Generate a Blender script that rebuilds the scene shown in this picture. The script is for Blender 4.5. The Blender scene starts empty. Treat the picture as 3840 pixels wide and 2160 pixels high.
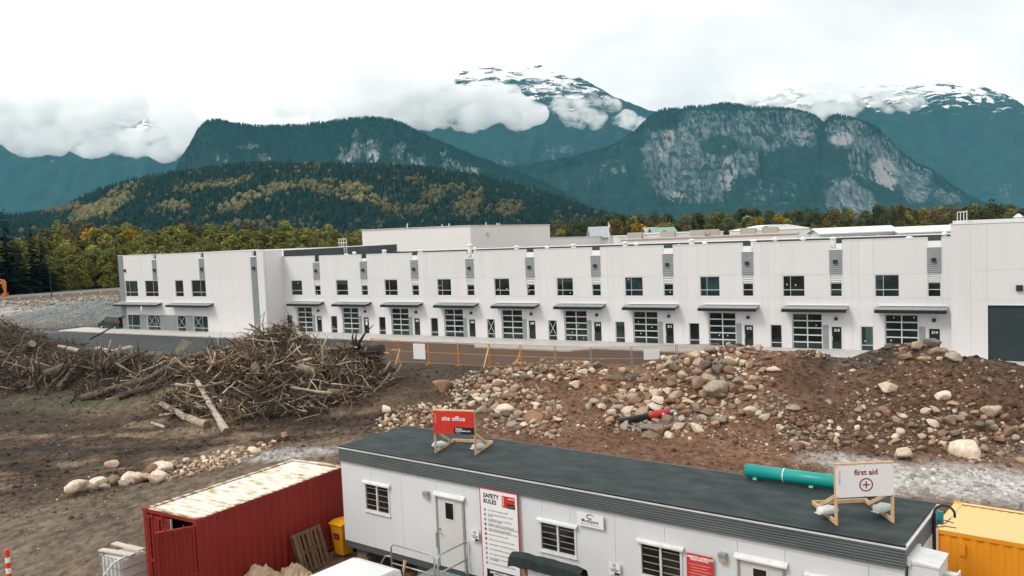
import bpy, bmesh, math, random
import numpy as np
from mathutils import Vector, Matrix, noise

random.seed(7); rng = np.random.default_rng(7)
sc = bpy.context.scene
COL = sc.collection

# ------------------------------------------------------------------ camera
FPX = 3200.0                                  # focal length for a 3840 px wide frame
CAM_Z = 11.0
ROLL = math.atan(0.043)
PITCH = math.atan(210 * math.cos(ROLL) / FPX)
_F = np.array([0, math.cos(PITCH), -math.sin(PITCH)])
_R0 = np.array([1.0, 0, 0]); _U0 = np.cross(_R0, _F)
_R = _R0 * math.cos(ROLL) - _U0 * math.sin(ROLL)
_U = _R0 * math.sin(ROLL) + _U0 * math.cos(ROLL)
_C = np.array([0, 0, CAM_Z])
cam_d = bpy.data.cameras.new("camera"); cam = bpy.data.objects.new("camera", cam_d); COL.objects.link(cam)
cam_d.sensor_width = 36; cam_d.lens = 36 * FPX / 3840; cam_d.clip_start = 0.5; cam_d.clip_end = 30000
cam.matrix_world = Matrix(((_R[0], _U[0], -_F[0], 0), (_R[1], _U[1], -_F[1], 0), (_R[2], _U[2], -_F[2], CAM_Z), (0, 0, 0, 1)))
sc.camera = cam

def ray(x, y):
    return _F + _R * ((x - 1920) / FPX) - _U * ((y - 1080) / FPX)
def at(x, y, Y):                              # measured photo point at real distance Y
    v = ray(x, y); return _C + v * (Y / v[1])
def onz(x, y, z):                             # measured photo point on the level z
    v = ray(x, y); return _C + v * ((z - CAM_Z) / v[2])

# ------------------------------------------------------------------ world, sun, exposure
SUN_AZ, SUN_EL = math.radians(-118), math.radians(50)      # from behind the camera, to its left
w = bpy.data.worlds.new("World"); sc.world = w; w.use_nodes = True
nt = w.node_tree; N = nt.nodes; L = nt.links; N.clear()
out = N.new("ShaderNodeOutputWorld"); bg = N.new("ShaderNodeBackground"); L.new(bg.outputs[0], out.inputs[0])
bg.inputs[1].default_value = 0.1
sky = N.new("ShaderNodeTexSky"); sky.sky_type = 'NISHITA'; sky.sun_disc = False
sky.sun_elevation = SUN_EL; sky.sun_rotation = SUN_AZ
tc = N.new("ShaderNodeTexCoord"); mp = N.new("ShaderNodeMapping"); mp.inputs['Scale'].default_value = (1, 1, 2.2); mp.inputs['Location'].default_value = (0.35, 0.1, 0.42)
L.new(tc.outputs['Generated'], mp.inputs[0])
nz = N.new("ShaderNodeTexNoise"); nz.inputs['Scale'].default_value = 2.2; nz.inputs['Detail'].default_value = 5; nz.inputs['Roughness'].default_value = 0.5; nz.inputs['Distortion'].default_value = 0.5
L.new(mp.outputs[0], nz.inputs['Vector'])
rp = N.new("ShaderNodeValToRGB"); rp.color_ramp.elements[0].position = 0.33; rp.color_ramp.elements[0].color = (0.72, 0.745, 0.755, 1)
rp.color_ramp.elements[1].position = 0.485; rp.color_ramp.elements[1].color = (1.0, 0.985, 0.94, 1)
L.new(nz.outputs[0], rp.inputs[0])
sc_ = N.new("ShaderNodeMix"); sc_.data_type = 'RGBA'; sc_.blend_type = 'MULTIPLY'; sc_.inputs[0].default_value = 1
L.new(rp.outputs[0], sc_.inputs[6]); sc_.inputs[7].default_value = (12.6, 12.6, 12.6, 1)
mx = N.new("ShaderNodeMix"); mx.data_type = 'RGBA'; mx.inputs[0].default_value = 0.95
L.new(sky.outputs[0], mx.inputs[6]); L.new(sc_.outputs[2], mx.inputs[7]); L.new(mx.outputs[2], bg.inputs[0])

sun_d = bpy.data.lights.new("sun", 'SUN'); sun = bpy.data.objects.new("sun", sun_d); COL.objects.link(sun)
sun_d.energy = 1.9; sun_d.angle = math.radians(20); sun_d.color = (1.0, 0.95, 0.88)
sd = Vector((math.sin(SUN_AZ) * math.cos(SUN_EL), math.cos(SUN_AZ) * math.cos(SUN_EL), math.sin(SUN_EL)))
sun.rotation_euler = sd.to_track_quat('Z', 'Y').to_euler(); sun.location = (0, 0, 200)
vs = sc.view_settings; vs.view_transform = 'Standard'; vs.look = 'None'; vs.exposure = 0.0; vs.gamma = 1.0; vs.use_curve_mapping = False
sc.render.engine = 'CYCLES'
cy = sc.cycles; cy.use_denoising = True; cy.max_bounces = 14; cy.diffuse_bounces = 3; cy.glossy_bounces = 3; cy.transmission_bounces = 4; cy.transparent_max_bounces = 12
cy.volume_bounces = 14; cy.use_adaptive_sampling = True; cy.adaptive_threshold = 0.02; cy.caustics_reflective = False; cy.caustics_refractive = False
cy.volume_step_rate = 0.6; cy.volume_max_steps = 256

# ------------------------------------------------------------------ materials
MATS = {}
def _nodes(name):
    m = bpy.data.materials.new(name); m.use_nodes = True
    t = m.node_tree; b = t.nodes.get("Principled BSDF")
    return m, t, b
def pm(name, c, c2=None, scale=4.0, rough=0.7, bump=0.0, metal=0.0, stretch=(1, 1, 1), ramp=(0.35, 0.65), detail=6, bscale=None, spec=0.4, rnd=0.0, coord='Object', bdist=0.02):
    """principled surface: two tones mixed by noise, optional fine relief, optional variation from object to object"""
    if name in MATS: return MATS[name]
    m, t, b = _nodes(name); nn = t.nodes; ll = t.links
    b.inputs['Roughness'].default_value = rough; b.inputs['Metallic'].default_value = metal; b.inputs['Specular IOR Level'].default_value = spec
    b.inputs['Base Color'].default_value = (*c, 1)
    if c2 is not None or bump:
        tcn = nn.new("ShaderNodeTexCoord"); mpn = nn.new("ShaderNodeMapping"); mpn.inputs['Scale'].default_value = stretch
        ll.new(tcn.outputs[coord], mpn.inputs[0])
    colout = None
    if c2 is not None:
        z = nn.new("ShaderNodeTexNoise"); z.inputs['Scale'].default_value = scale; z.inputs['Detail'].default_value = detail; z.inputs['Roughness'].default_value = 0.62
        ll.new(mpn.outputs[0], z.inputs['Vector'])
        r = nn.new("ShaderNodeValToRGB"); r.color_ramp.elements[0].position = ramp[0]; r.color_ramp.elements[1].position = ramp[1]
        r.color_ramp.elements[0].color = (*c, 1); r.color_ramp.elements[1].color = (*c2, 1)
        ll.new(z.outputs[0], r.inputs[0]); colout = r.outputs[0]
    if rnd:
        oi = nn.new("ShaderNodeObjectInfo"); hs = nn.new("ShaderNodeHueSaturation")
        mr = nn.new("ShaderNodeMapRange"); mr.inputs[3].default_value = 1 - rnd; mr.inputs[4].default_value = 1 + rnd
        ll.new(oi.outputs['Random'], mr.inputs[0]); ll.new(mr.outputs[0], hs.inputs['Value'])
        if colout is not None: ll.new(colout, hs.inputs['Color'])
        else: hs.inputs['Color'].default_value = (*c, 1)
        colout = hs.outputs[0]
    if colout is not None: ll.new(colout, b.inputs['Base Color'])
    if bump:
        z2 = nn.new("ShaderNodeTexNoise"); z2.inputs['Scale'].default_value = bscale or scale * 3; z2.inputs['Detail'].default_value = 4
        ll.new(mpn.outputs[0], z2.inputs['Vector'])
        bp = nn.new("ShaderNodeBump"); bp.inputs['Strength'].default_value = bump; bp.inputs['Distance'].default_value = bdist
        ll.new(z2.outputs[0], bp.inputs['Height']); ll.new(bp.outputs[0], b.inputs['Normal'])
    MATS[name] = m; return m
def attr_mat(name, rough=0.85, rscale=0.0, ramt=0.25, bump=0.0, bscale=10, spec=0.25):
    """colour read from a per-face colour attribute 'tint' (each piece keeps its own colour)"""
    if name in MATS: return MATS[name]
    m, t, b = _nodes(name); nn = t.nodes; ll = t.links
    b.inputs['Roughness'].default_value = rough; b.inputs['Specular IOR Level'].default_value = spec
    a = nn.new("ShaderNodeAttribute"); a.attribute_name = 'tint'; o = a.outputs['Color']
    if rscale:
        z = nn.new("ShaderNodeTexNoise"); z.inputs['Scale'].default_value = rscale; z.inputs['Detail'].default_value = 4
        tcn = nn.new("ShaderNodeTexCoord"); ll.new(tcn.outputs['Object'], z.inputs['Vector'])
        mr = nn.new("ShaderNodeMapRange"); mr.inputs[1].default_value = 0.3; mr.inputs[2].default_value = 0.7; mr.inputs[3].default_value = 1 - ramt; mr.inputs[4].default_value = 1 + ramt
        ll.new(z.outputs[0], mr.inputs[0])
        x = nn.new("ShaderNodeMix"); x.data_type = 'RGBA'; x.blend_type = 'MULTIPLY'; x.inputs[0].default_value = 1
        ll.new(o, x.inputs[6]); ll.new(mr.outputs[0], x.inputs[7]); o = x.outputs[2]
        if bump:
            bp = nn.new("ShaderNodeBump"); bp.inputs['Strength'].default_value = bump; bp.inputs['Distance'].default_value = 0.05
            ll.new(z.outputs[0], bp.inputs['Height']); ll.new(bp.outputs[0], b.inputs['Normal'])
    ll.new(o, b.inputs['Base Color'])
    MATS[name] = m; return m

# ------------------------------------------------------------------ object helpers
def props(o, label=None, cat=None, group=None, kind=None):
    if label: o['label'] = label
    if cat: o['category'] = cat
    if group: o['group'] = group
    if kind: o['kind'] = kind
    return o
def empty(name, loc=(0, 0, 0), rz=0.0, label=None, cat=None, group=None, kind=None, parent=None):
    o = bpy.data.objects.new(name, None); COL.objects.link(o); o.location = loc; o.rotation_euler = (0, 0, rz); o.empty_display_size = 0.3
    if parent: o.parent = parent
    return props(o, label, cat, group, kind)
def link(name, me, mat=None, parent=None, loc=None, rot=None, scale=None):
    o = bpy.data.objects.new(name, me); COL.objects.link(o)
    if mat is not None and not me.materials: me.materials.append(mat)
    if parent: o.parent = parent
    if loc is not None: o.location = loc
    if rot is not None: o.rotation_euler = rot
    if scale is not None: o.scale = scale
    return o
def mesh_np(name, V, Fq, smooth=False, tint=None):
    """mesh from numpy arrays; Fq (n,3) or (n,4); tint (n faces,3)"""
    me = bpy.data.meshes.new(name); V = np.asarray(V, np.float32); Fq = np.asarray(Fq, np.int32); k = Fq.shape[1]
    me.vertices.add(len(V)); me.vertices.foreach_set('co', V.ravel())
    me.loops.add(Fq.size); me.loops.foreach_set('vertex_index', Fq.ravel())
    me.polygons.add(len(Fq)); me.polygons.foreach_set('loop_start', np.arange(0, Fq.size, k, dtype=np.int32)); me.polygons.foreach_set('loop_total', np.full(len(Fq), k, np.int32))
    if smooth: me.polygons.foreach_set('use_smooth', np.ones(len(Fq), bool))
    me.update(calc_edges=True)
    if tint is not None:
        a = me.attributes.new('tint', 'FLOAT_COLOR', 'FACE'); t = np.ones((len(Fq), 4), np.float32); t[:, :3] = tint; a.data.foreach_set('color', t.ravel())
    return me

class MB:
    """collects shapes into one mesh"""
    def __init__(self): self.v = []; self.f = []
    def add(self, vs, fs):
        b = len(self.v); self.v += [tuple(p) for p in vs]; self.f += [tuple(i + b for i in f) for f in fs]; return self
    def box(self, x0, y0, z0, x1, y1, z1, M=None):
        vs = [(x0, y0, z0), (x1, y0, z0), (x1, y1, z0), (x0, y1, z0), (x0, y0, z1), (x1, y0, z1), (x1, y1, z1), (x0, y1, z1)]
        if M is not None: vs = [tuple(M @ Vector(p)) for p in vs]
        return self.add(vs, [(0, 3, 2, 1), (4, 5, 6, 7), (0, 1, 5, 4), (1, 2, 6, 5), (2, 3, 7, 6), (3, 0, 4, 7)])
    def cbox(self, c, s, M=None):
        return self.box(c[0] - s[0] / 2, c[1] - s[1] / 2, c[2] - s[2] / 2, c[0] + s[0] / 2, c[1] + s[1] / 2, c[2] + s[2] / 2, M)
    def beam(self, p, q, w, h, up=(0, 0, 1)):
        p = Vector(p); q = Vector(q); d = (q - p); l = d.length; d.normalize(); u = Vector(up); s = d.cross(u)
        if s.length < 1e-4: s = d.cross(Vector((0, 1, 0)))
        s.normalize(); u = s.cross(d)
        vs = [e + s * (a * w / 2) + u * (b * h / 2) for e in (p, q) for a, b in ((-1, -1), (1, -1), (1, 1), (-1, 1))]
        return self.add(vs, [(0, 1, 2, 3), (7, 6, 5, 4), (0, 4, 5, 1), (1, 5, 6, 2), (2, 6, 7, 3), (3, 7, 4, 0)])
    def tube(self, pts, r, n=8, caps=True):
        pts = [Vector(p) for p in pts]; rs = r if isinstance(r, (list, tuple)) else [r] * len(pts); b = len(self.v); prev = None
        for i, p in enumerate(pts):
            d = (pts[min(i + 1, len(pts) - 1)] - pts[max(i - 1, 0)]).normalized()
            a = d.orthogonal().normalized() if prev is None else (prev - d * prev.dot(d)).normalized()
            prev = a; c = d.cross(a)
            for k in range(n):
                t = 2 * math.pi * k / n; self.v.append(tuple(p + (a * math.cos(t) + c * math.sin(t)) * rs[i]))
        for i in range(len(pts) - 1):
            for k in range(n):
                k2 = (k + 1) % n; self.f.append((b + i * n + k, b + i * n + k2, b + (i + 1) * n + k2, b + (i + 1) * n + k))
        if caps:
            self.f.append(tuple(b + k for k in range(n))[::-1]); e = b + (len(pts) - 1) * n; self.f.append(tuple(e + k for k in range(n)))
        return self
    def prism(self, poly, y0, y1, axis='y'):
        """extrude a closed (x,z) outline along y (or an (x,y) outline along z when axis='z')"""
        n = len(poly)
        if axis == 'y': vs = [(a, y0, b) for a, b in poly] + [(a, y1, b) for a, b in poly]
        elif axis == 'x': vs = [(y0, a, b) for a, b in poly] + [(y1, a, b) for a, b in poly]
        else: vs = [(a, b, y0) for a, b in poly] + [(a, b, y1) for a, b in poly]
        fs = [tuple(range(n))[::-1], tuple(range(n, 2 * n))] + [(i, (i + 1) % n, n + (i + 1) % n, n + i) for i in range(n)]
        return self.add(vs, fs)
    def mesh(self, name, smooth=False, bevel=0.0, fix=True):
        me = bpy.data.meshes.new(name); me.from_pydata(self.v, [], self.f)
        if bevel or fix:
            bm = bmesh.new(); bm.from_mesh(me)
            if fix: bmesh.ops.recalc_face_normals(bm, faces=bm.faces)
            if bevel: bmesh.ops.bevel(bm, geom=list(bm.edges), offset=bevel, segments=2, profile=0.6, affect='EDGES', clamp_overlap=True)
            bm.to_mesh(me); bm.free()
        if smooth: me.polygons.foreach_set('use_smooth', [True] * len(me.polygons))
        me.update(); return me
    def build(self, name, mat, parent=None, smooth=False, bevel=0.0, loc=None, rot=None, fix=True):
        return link(name, self.mesh(name, smooth, bevel, fix), mat, parent, loc, rot)
def copy_tree(o, parent=None):
    c = o.copy(); COL.objects.link(c); c.parent = parent
    for ch in o.children: copy_tree(ch, c)
    return c
def text(name, body, size, mat, parent, M, align='CENTER', bold=0.0, extrude=0.002, sx=1.0, space=1.0, line=1.0):
    """flat raised lettering; M places it (x right, y up, z out)"""
    cu = bpy.data.curves.new(name, 'FONT'); cu.body = body; cu.size = size; cu.align_x = align; cu.align_y = 'CENTER'; cu.extrude = extrude; cu.offset = bold
    cu.space_character = space; cu.space_line = line; cu.resolution_u = 2; cu.materials.append(mat)
    o = bpy.data.objects.new(name, cu); COL.objects.link(o)
    me = bpy.data.meshes.new_from_object(o.evaluated_get(bpy.context.evaluated_depsgraph_get())); bpy.data.objects.remove(o); bpy.data.curves.remove(cu)
    me.materials.clear(); me.materials.append(mat)
    o = bpy.data.objects.new(name, me); COL.objects.link(o); o.parent = parent
    o.matrix_local = M @ Matrix.Diagonal((sx, 1, 1, 1)); return o
def smst(a, b, x):
    t = np.clip((x - a) / (b - a), 0, 1); return t * t * (3 - 2 * t)
def fbm(x, y, seed=0.0, octv=5, lac=2.0, gain=0.5):
    """value noise on numpy arrays"""
    out = np.zeros_like(x, dtype=np.float64); amp = 1.0; tot = 0
    for o in range(octv):
        xi = np.floor(x).astype(np.int64); yi = np.floor(y).astype(np.int64); fx = x - xi; fy = y - yi
        fx = fx * fx * (3 - 2 * fx); fy = fy * fy * (3 - 2 * fy)
        def hsh(a, b):
            n = (a * 374761393 + b * 668265263 + int(seed * 1013 + o * 7919)) & 0x7fffffff
            n = ((n ^ (n >> 13)) * 1274126177) & 0x7fffffff
            return ((n ^ (n >> 16)) & 0xffff) / 65535.0
        v = (hsh(xi, yi) * (1 - fx) + hsh(xi + 1, yi) * fx) * (1 - fy) + (hsh(xi, yi + 1) * (1 - fx) + hsh(xi + 1, yi + 1) * fx) * fy
        out += amp * (v * 2 - 1); tot += amp; amp *= gain; x = x * lac + 17.3; y = y * lac + 5.1
    return out / tot
# ------------------------------------------------------------------ far setting: mountains, hill, forest
def interp(prof, xs):
    p = np.array(prof, float); return np.interp(xs, p[:, 0], p[:, 1])
def mountain_mat(name, forest, forest2, rock, rock2, pale, snow=None, fscale=0.01, streak=0.02, snow_z=(0, 1)):
    m, t, b = _nodes(name); nn = t.nodes; ll = t.links
    b.inputs['Roughness'].default_value = 0.95; b.inputs['Specular IOR Level'].default_value = 0.1
    g = nn.new("ShaderNodeNewGeometry")
    def nz(scale, stretch, detail=6, rough=0.6, dist=0.0):
        mp = nn.new("ShaderNodeMapping"); mp.inputs['Scale'].default_value = stretch; ll.new(g.outputs['Position'], mp.inputs[0])
        z = nn.new("ShaderNodeTexNoise"); z.inputs['Scale'].default_value = scale; z.inputs['Detail'].default_value = detail; z.inputs['Roughness'].default_value = rough; z.inputs['Distortion'].default_value = dist
        ll.new(mp.outputs[0], z.inputs['Vector']); return z.outputs[0]
    def ramp(src, p0, p1, c0, c1):
        r = nn.new("ShaderNodeValToRGB"); r.color_ramp.elements[0].position = p0; r.color_ramp.elements[1].position = p1
        r.color_ramp.elements[0].color = (*c0, 1); r.color_ramp.elements[1].color = (*c1, 1); ll.new(src, r.inputs[0]); return r.outputs[0]
    def mix(f, a, c):
        x = nn.new("ShaderNodeMix"); x.data_type = 'RGBA'
        if isinstance(f, float): x.inputs[0].default_value = f
        else: ll.new(f, x.inputs[0])
        ll.new(a, x.inputs[6]); ll.new(c, x.inputs[7]); return x.outputs[2]
    def math_(op, a, c):
        x = nn.new("ShaderNodeMath"); x.operation = op
        for i, s in enumerate((a, c)):
            if isinstance(s, (int, float)): x.inputs[i].default_value = s
            else: ll.new(s, x.inputs[i])
        return x.outputs[0]
    def rng_(src, a, c, lo=0, hi=1):
        x = nn.new("ShaderNodeMapRange"); x.inputs[1].default_value = a; x.inputs[2].default_value = c; x.inputs[3].default_value = lo; x.inputs[4].default_value = hi; ll.new(src, x.inputs[0]); return x.outputs[0]
    fcol = ramp(nz(fscale, (1, 1, 1.5), 8, 0.7), 0.35, 0.68, forest, forest2)
    rcol = ramp(nz(streak * 2.4, (1, 0.4, 0.16), 7, 0.72, 0.5), 0.36, 0.62, rock2, rock)
    cl_ = nn.new("ShaderNodeMix"); cl_.data_type = 'RGBA'; cl_.blend_type = 'MULTIPLY'; cl_.inputs[0].default_value = 1; ll.new(rcol, cl_.inputs[6]); ll.new(rng_(nz(streak * 4.5, (1, 0.4, 0.07), 5, 0.7, 0.3), 0.36, 0.62, 0.42, 1.4), cl_.inputs[7]); rcol = cl_.outputs[2]      # vertical streaks: the shade of clefts painted into the rock colour
    at_ = nn.new("ShaderNodeAttribute"); at_.attribute_name = 'rock'
    at2 = nn.new("ShaderNodeAttribute"); at2.attribute_name = 'pale'
    pc = nn.new("ShaderNodeRGB"); pc.outputs[0].default_value = (*pale, 1)
    pn = nz(streak * 2.2, (1, 0.5, 0.4), 6, 0.7)
    rcol = mix(rng_(math_('ADD', at2.outputs['Fac'], math_('MULTIPLY', math_('SUBTRACT', pn, 0.5), 1.6)), 0.35, 0.7), rcol, pc.outputs[0])
    # rock shows where the cliffs are bare, broken by ledges with trees and by vertical clefts
    k = math_('ADD', at_.outputs['Fac'], math_('MULTIPLY', math_('SUBTRACT', nz(streak * 1.9, (1, 0.6, 0.22), 8, 0.72, 0.6), 0.5), 2.3))
    k = math_('ADD', k, math_('MULTIPLY', math_('SUBTRACT', nz(streak * 1.6, (0.3, 0.3, 1.4), 6, 0.65), 0.5), 0.9))
    col = mix(rng_(k, 0.42, 0.62), fcol, rcol)
    if snow:
        sp = nn.new("ShaderNodeSeparateXYZ"); ll.new(g.outputs['Position'], sp.inputs[0])
        hz = rng_(sp.outputs[2], snow_z[0], snow_z[1], 0, 0.84)
        sn = math_('ADD', hz, math_('MULTIPLY', math_('SUBTRACT', nz(fscale * 1.25, (0.45, 0.8, 1.5), 9, 0.74, 0.6), 0.5), 2.6))
        scn = nn.new("ShaderNodeRGB"); scn.outputs[0].default_value = (*snow, 1)
        col = mix(rng_(sn, 0.62, 0.74), col, scn.outputs[0])
    ll.new(col, b.inputs['Base Color'])
    bp = nn.new("ShaderNodeBump"); bp.inputs['Strength'].default_value = 0.9; bp.inputs['Distance'].default_value = 12
    ll.new(nz(fscale * 1.5, (1, 1, 0.6), 8, 0.7), bp.inputs['Height']); ll.new(bp.outputs[0], b.inputs['Normal'])
    return m

def ridge(name, prof, Dr, Df, shape, mat, step=10, rows=70, amp=30.0, ridge_amp=3.0, seed=1, gully=0.0, rock=(), pale=(), dr_wave=0.0, back=900):
    xs = np.arange(prof[0][0], prof[-1][0] + 1, step, float); ys = interp(prof, xs)
    nc = len(xs); D = Dr + dr_wave * fbm(xs / 260, xs * 0 + seed, seed, 3)
    R = np.array([at(x, y, d) for x, y, d in zip(xs, ys, D)])
    dirs = np.array([ray(x, 900) for x in xs]); dirs = dirs[:, :2] / dirs[:, 1:2]
    Fxy = dirs * Df
    ts = np.concatenate([[-1.0], np.linspace(0, 1, rows)])
    sh = np.array(shape, float)
    V = np.zeros((len(ts), nc, 3)); PX = np.zeros((len(ts), nc, 2))
    for i, t in enumerate(ts):
        if t < 0:
            V[i, :, :2] = R[:, :2] + dirs * back; V[i, :, 2] = R[:, 2] * 0.45; continue
        zz = np.interp(t, sh[:, 0], sh[:, 1])
        V[i, :, :2] = R[:, :2] * (1 - t) + Fxy * t
        V[i, :, 2] = R[:, 2] * zz
        e = min(1.0, t * 6) * min(1.0, (1 - t) * 5 + 0.05)
        nx = fbm(V[i, :, 0] / (amp * 9), V[i, :, 1] / (amp * 9) + 3, seed, 5)
        V[i, :, 2] += nx * amp * e + fbm(V[i, :, 0] / 40, V[i, :, 1] / 40, seed + 5, 2) * ridge_amp
        if gully:
            gq = np.abs(fbm(V[i, :, 0] / 150, V[i, :, 2] / 600, seed + 9, 4)) * gully + np.abs(fbm(V[i, :, 0] / 38, V[i, :, 2] / 260, seed + 3, 3)) * gully * 0.35
            V[i, :, 1] += gq * e
    # where every vertex falls in the photo, used only to lay out which faces are bare rock
    q = V.reshape(-1, 3) - _C; dz = q @ _F
    px = 1920 + FPX * (q @ _R) / dz; py = 1080 - FPX * (q @ _U) / dz
    def mask(els, base=0.0):
        m = np.full(len(px), base)
        for (cx, cy, rx, ry, val, *rest) in els:
            a = math.radians(rest[0]) if rest else 0
            dx = px - cx; dy = py - cy; ex = (dx * math.cos(a) + dy * math.sin(a)) / rx; ey = (-dx * math.sin(a) + dy * math.cos(a)) / ry
            d = np.sqrt(ex * ex + ey * ey); k = 1 - smst(0.75, 1.25, d)
            m = m * (1 - k) + val * k
        return m
    nr = len(ts); idx = np.arange(nr * nc).reshape(nr, nc)
    Fq = np.stack([idx[:-1, :-1], idx[1:, :-1], idx[1:, 1:], idx[:-1, 1:]], -1).reshape(-1, 4)
    me = mesh_np(name, V.reshape(-1, 3), Fq, smooth=True)
    for an, els in (('rock', rock), ('pale', pale)):
        a = me.attributes.new(an, 'FLOAT', 'POINT'); a.data.foreach_set('value', mask(els).astype(np.float32))
    o = link(name, me, mat); o['kind'] = 'structure'
    return o, V, R

TEAL_F, TEAL_F2 = (0.007, 0.032, 0.032), (0.018, 0.056, 0.052)
m_chief = mountain_mat('cliff_rock_and_forest', TEAL_F, TEAL_F2, (0.165, 0.20, 0.215), (0.036, 0.064, 0.070), (0.30, 0.295, 0.30), fscale=0.02, streak=0.018)
m_plat = mountain_mat('plateau_forest', TEAL_F, (0.014, 0.05, 0.047), (0.20, 0.23, 0.24), (0.05, 0.08, 0.085), (0.33, 0.335, 0.34), fscale=0.02, streak=0.018)
m_snow = mountain_mat('snow_mountain_forest', (0.009, 0.040, 0.047), (0.021, 0.066, 0.072), (0.16, 0.18, 0.19), (0.05, 0.08, 0.085), (0.3, 0.3, 0.3), snow=(0.9, 0.9, 0.92), fscale=0.008, streak=0.012, snow_z=(760, 1500))  # forest tones made teal and lighter to carry part of the distance haze
m_snow2 = mountain_mat('snow_mountain_forest_right', (0.009, 0.040, 0.047), (0.021, 0.066, 0.072), (0.16, 0.18, 0.19), (0.05, 0.08, 0.085), (0.3, 0.3, 0.3), snow=(0.9, 0.9, 0.92), fscale=0.008, streak=0.012, snow_z=(640, 1200))  # same teal forest tones, part of the haze put into the colour

CLIFF = [(0, 1), (0.08, 0.97), (0.22, 0.80), (0.5, 0.42), (0.72, 0.17), (1, 0.0)]
SLOPE = [(0, 1), (0.15, 0.84), (0.5, 0.44), (0.8, 0.13), (1, 0.0)]
chief_prof = [(1450, 720), (1600, 690), (1720, 668), (1840, 645), (1950, 628), (2060, 610), (2160, 590), (2260, 562), (2330, 532), (2385, 492), (2435, 440), (2480, 416), (2560, 406), (2640, 400), (2720, 390), (2780, 396), (2830, 408), (2900, 408), (2960, 412), (3020, 425), (3060, 440), (3078, 455), (3090, 468), (3104, 448), (3140, 434), (3200, 446), (3250, 462), (3290, 480), (3330, 520), (3360, 555), (3400, 590), (3440, 618), (3500, 640), (3560, 690), (3620, 732), (3700, 770), (3780, 795), (3880, 815)]
chief_rock = [(2300, 640, 60, 40, 0.38), (2230, 680, 40, 30, 0.34), (2120, 690, 40, 24, 0.3), (2520, 600, 120, 150, 0.62), (2780, 450, 290, 70, 0.62), (2640, 640, 120, 150, 0.6), (2950, 500, 130, 90, 0.58), (2770, 560, 130, 110, 0.55),
              (2460, 450, 90, 40, 0.25), (2740, 400, 300, 14, 0.1), (2960, 640, 120, 85, 0.12, -25), (2700, 545, 70, 35, 0.2), (2900, 720, 120, 60, 0.35),
              (3180, 500, 90, 60, 0.75), (3320, 600, 110, 130, 0.72, 35), (3230, 620, 60, 70, 0.5), (3440, 690, 60, 90, 0.7, 20), (3560, 730, 60, 40, 0.55),
              (3190, 750, 100, 80, 0.78, 15), (3083, 560, 17, 130, 0.0), (3330, 735, 150, 22, 0.05, 30), (3110, 640, 60, 30, 0.15), (2620, 790, 300, 25, 0.15), (2500, 800, 200, 30, 0.0)]
chief_pale = [(2730, 660, 36, 55, 1.0), (2728, 620, 16, 30, 1.0), (2510, 520, 22, 34, 0.9), (2535, 755, 34, 38, 1.0), (3160, 520, 46, 26, 0.8), (3315, 660, 50, 78, 0.75, -15), (3010, 510, 30, 40, 0.5), (2490, 570, 22, 50, 0.55), (3190, 770, 70, 50, 0.35)]
chief, cV, cR = ridge('granite_cliff_mountain', chief_prof, 4600, 3850, CLIFF, m_chief, step=6, rows=120, amp=34, ridge_amp=5, seed=3, gully=130, rock=chief_rock, pale=chief_pale, dr_wave=160, back=820)
plat_prof = [(560, 760), (640, 680), (680, 600), (715, 545), (745, 490), (775, 462), (820, 452), (880, 470), (950, 477), (1050, 478), (1150, 474), (1230, 465), (1320, 449), (1410, 446), (1480, 456), (1530, 478), (1570, 500), (1640, 535), (1740, 575), (1850, 618), (1960, 662), (2060, 700), (2150, 750), (2250, 800)]
plat_rock = [(935, 545, 55, 16, 0.5, -10), (985, 590, 36, 22, 0.5), (830, 590, 30, 25, 0.4), (1290, 590, 36, 46, 0.62), (1340, 545, 26, 60, 0.5), (1400, 565, 36, 50, 0.6), (1500, 580, 40, 60, 0.5), (1560, 600, 40, 40, 0.52), (1670, 600, 30, 50, 0.45), (1765, 640, 44, 18, 0.62), (1700, 630, 40, 30, 0.5)]
plateau, pV, pR = ridge('forested_plateau_mountain', plat_prof, 3700, 3050, CLIFF, m_plat, step=8, rows=90, amp=26, ridge_amp=5, seed=11, gully=70, rock=plat_rock, pale=[(1400, 590, 26, 26, 0.7), (1300, 590, 20, 40, 0.4), (1770, 640, 30, 14, 0.6)], dr_wave=100)
snow_prof = [(900, 560), (1100, 500), (1300, 430), (1450, 380), (1560, 335), (1640, 305), (1700, 278), (1800, 252), (1900, 236), (2000, 240), (2080, 252), (2150, 278), (2220, 315), (2300, 362), (2370, 388), (2440, 414), (2560, 450), (2700, 500), (2900, 560), (3100, 620), (3300, 680)]
snow_rock = [(2100, 560, 60, 20, 0.4), (2070, 590, 60, 20, 0.35), (2270, 640, 50, 30, 0.4), (1900, 620, 60, 20, 0.35)]
ridge('snow_capped_mountain', snow_prof, 8200, 6150, SLOPE, m_snow, step=10, rows=110, amp=70, ridge_amp=8, seed=21, gully=120, rock=snow_rock)
right_prof = [(2500, 520), (2650, 410), (2720, 375), (2800, 380), (2900, 360), (2990, 312), (3060, 330), (3140, 345), (3250, 322), (3350, 320), (3450, 322), (3540, 313), (3620, 314), (3700, 330), (3780, 356), (3840, 396), (3950, 450), (4150, 560), (4400, 680)]
ridge('snowy_mountain_ridge', right_prof, 7800, 6150, SLOPE, m_snow2, step=10, rows=100, amp=60, ridge_amp=8, seed=33, gully=110, rock=[(3780, 720, 40, 40, 0.4)])
left_prof = [(-500, 470), (-250, 440), (-60, 455), (60, 440), (180, 455), (300, 450), (380, 424), (440, 455), (500, 470), (545, 438), (600, 480), (650, 520), (690, 545), (760, 560), (900, 600), (1100, 660)]
ridge('misty_valley_mountain', left_prof, 7400, 6150, SLOPE, m_snow2, step=10, rows=80, amp=55, ridge_amp=8, seed=45, gully=90)

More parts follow.
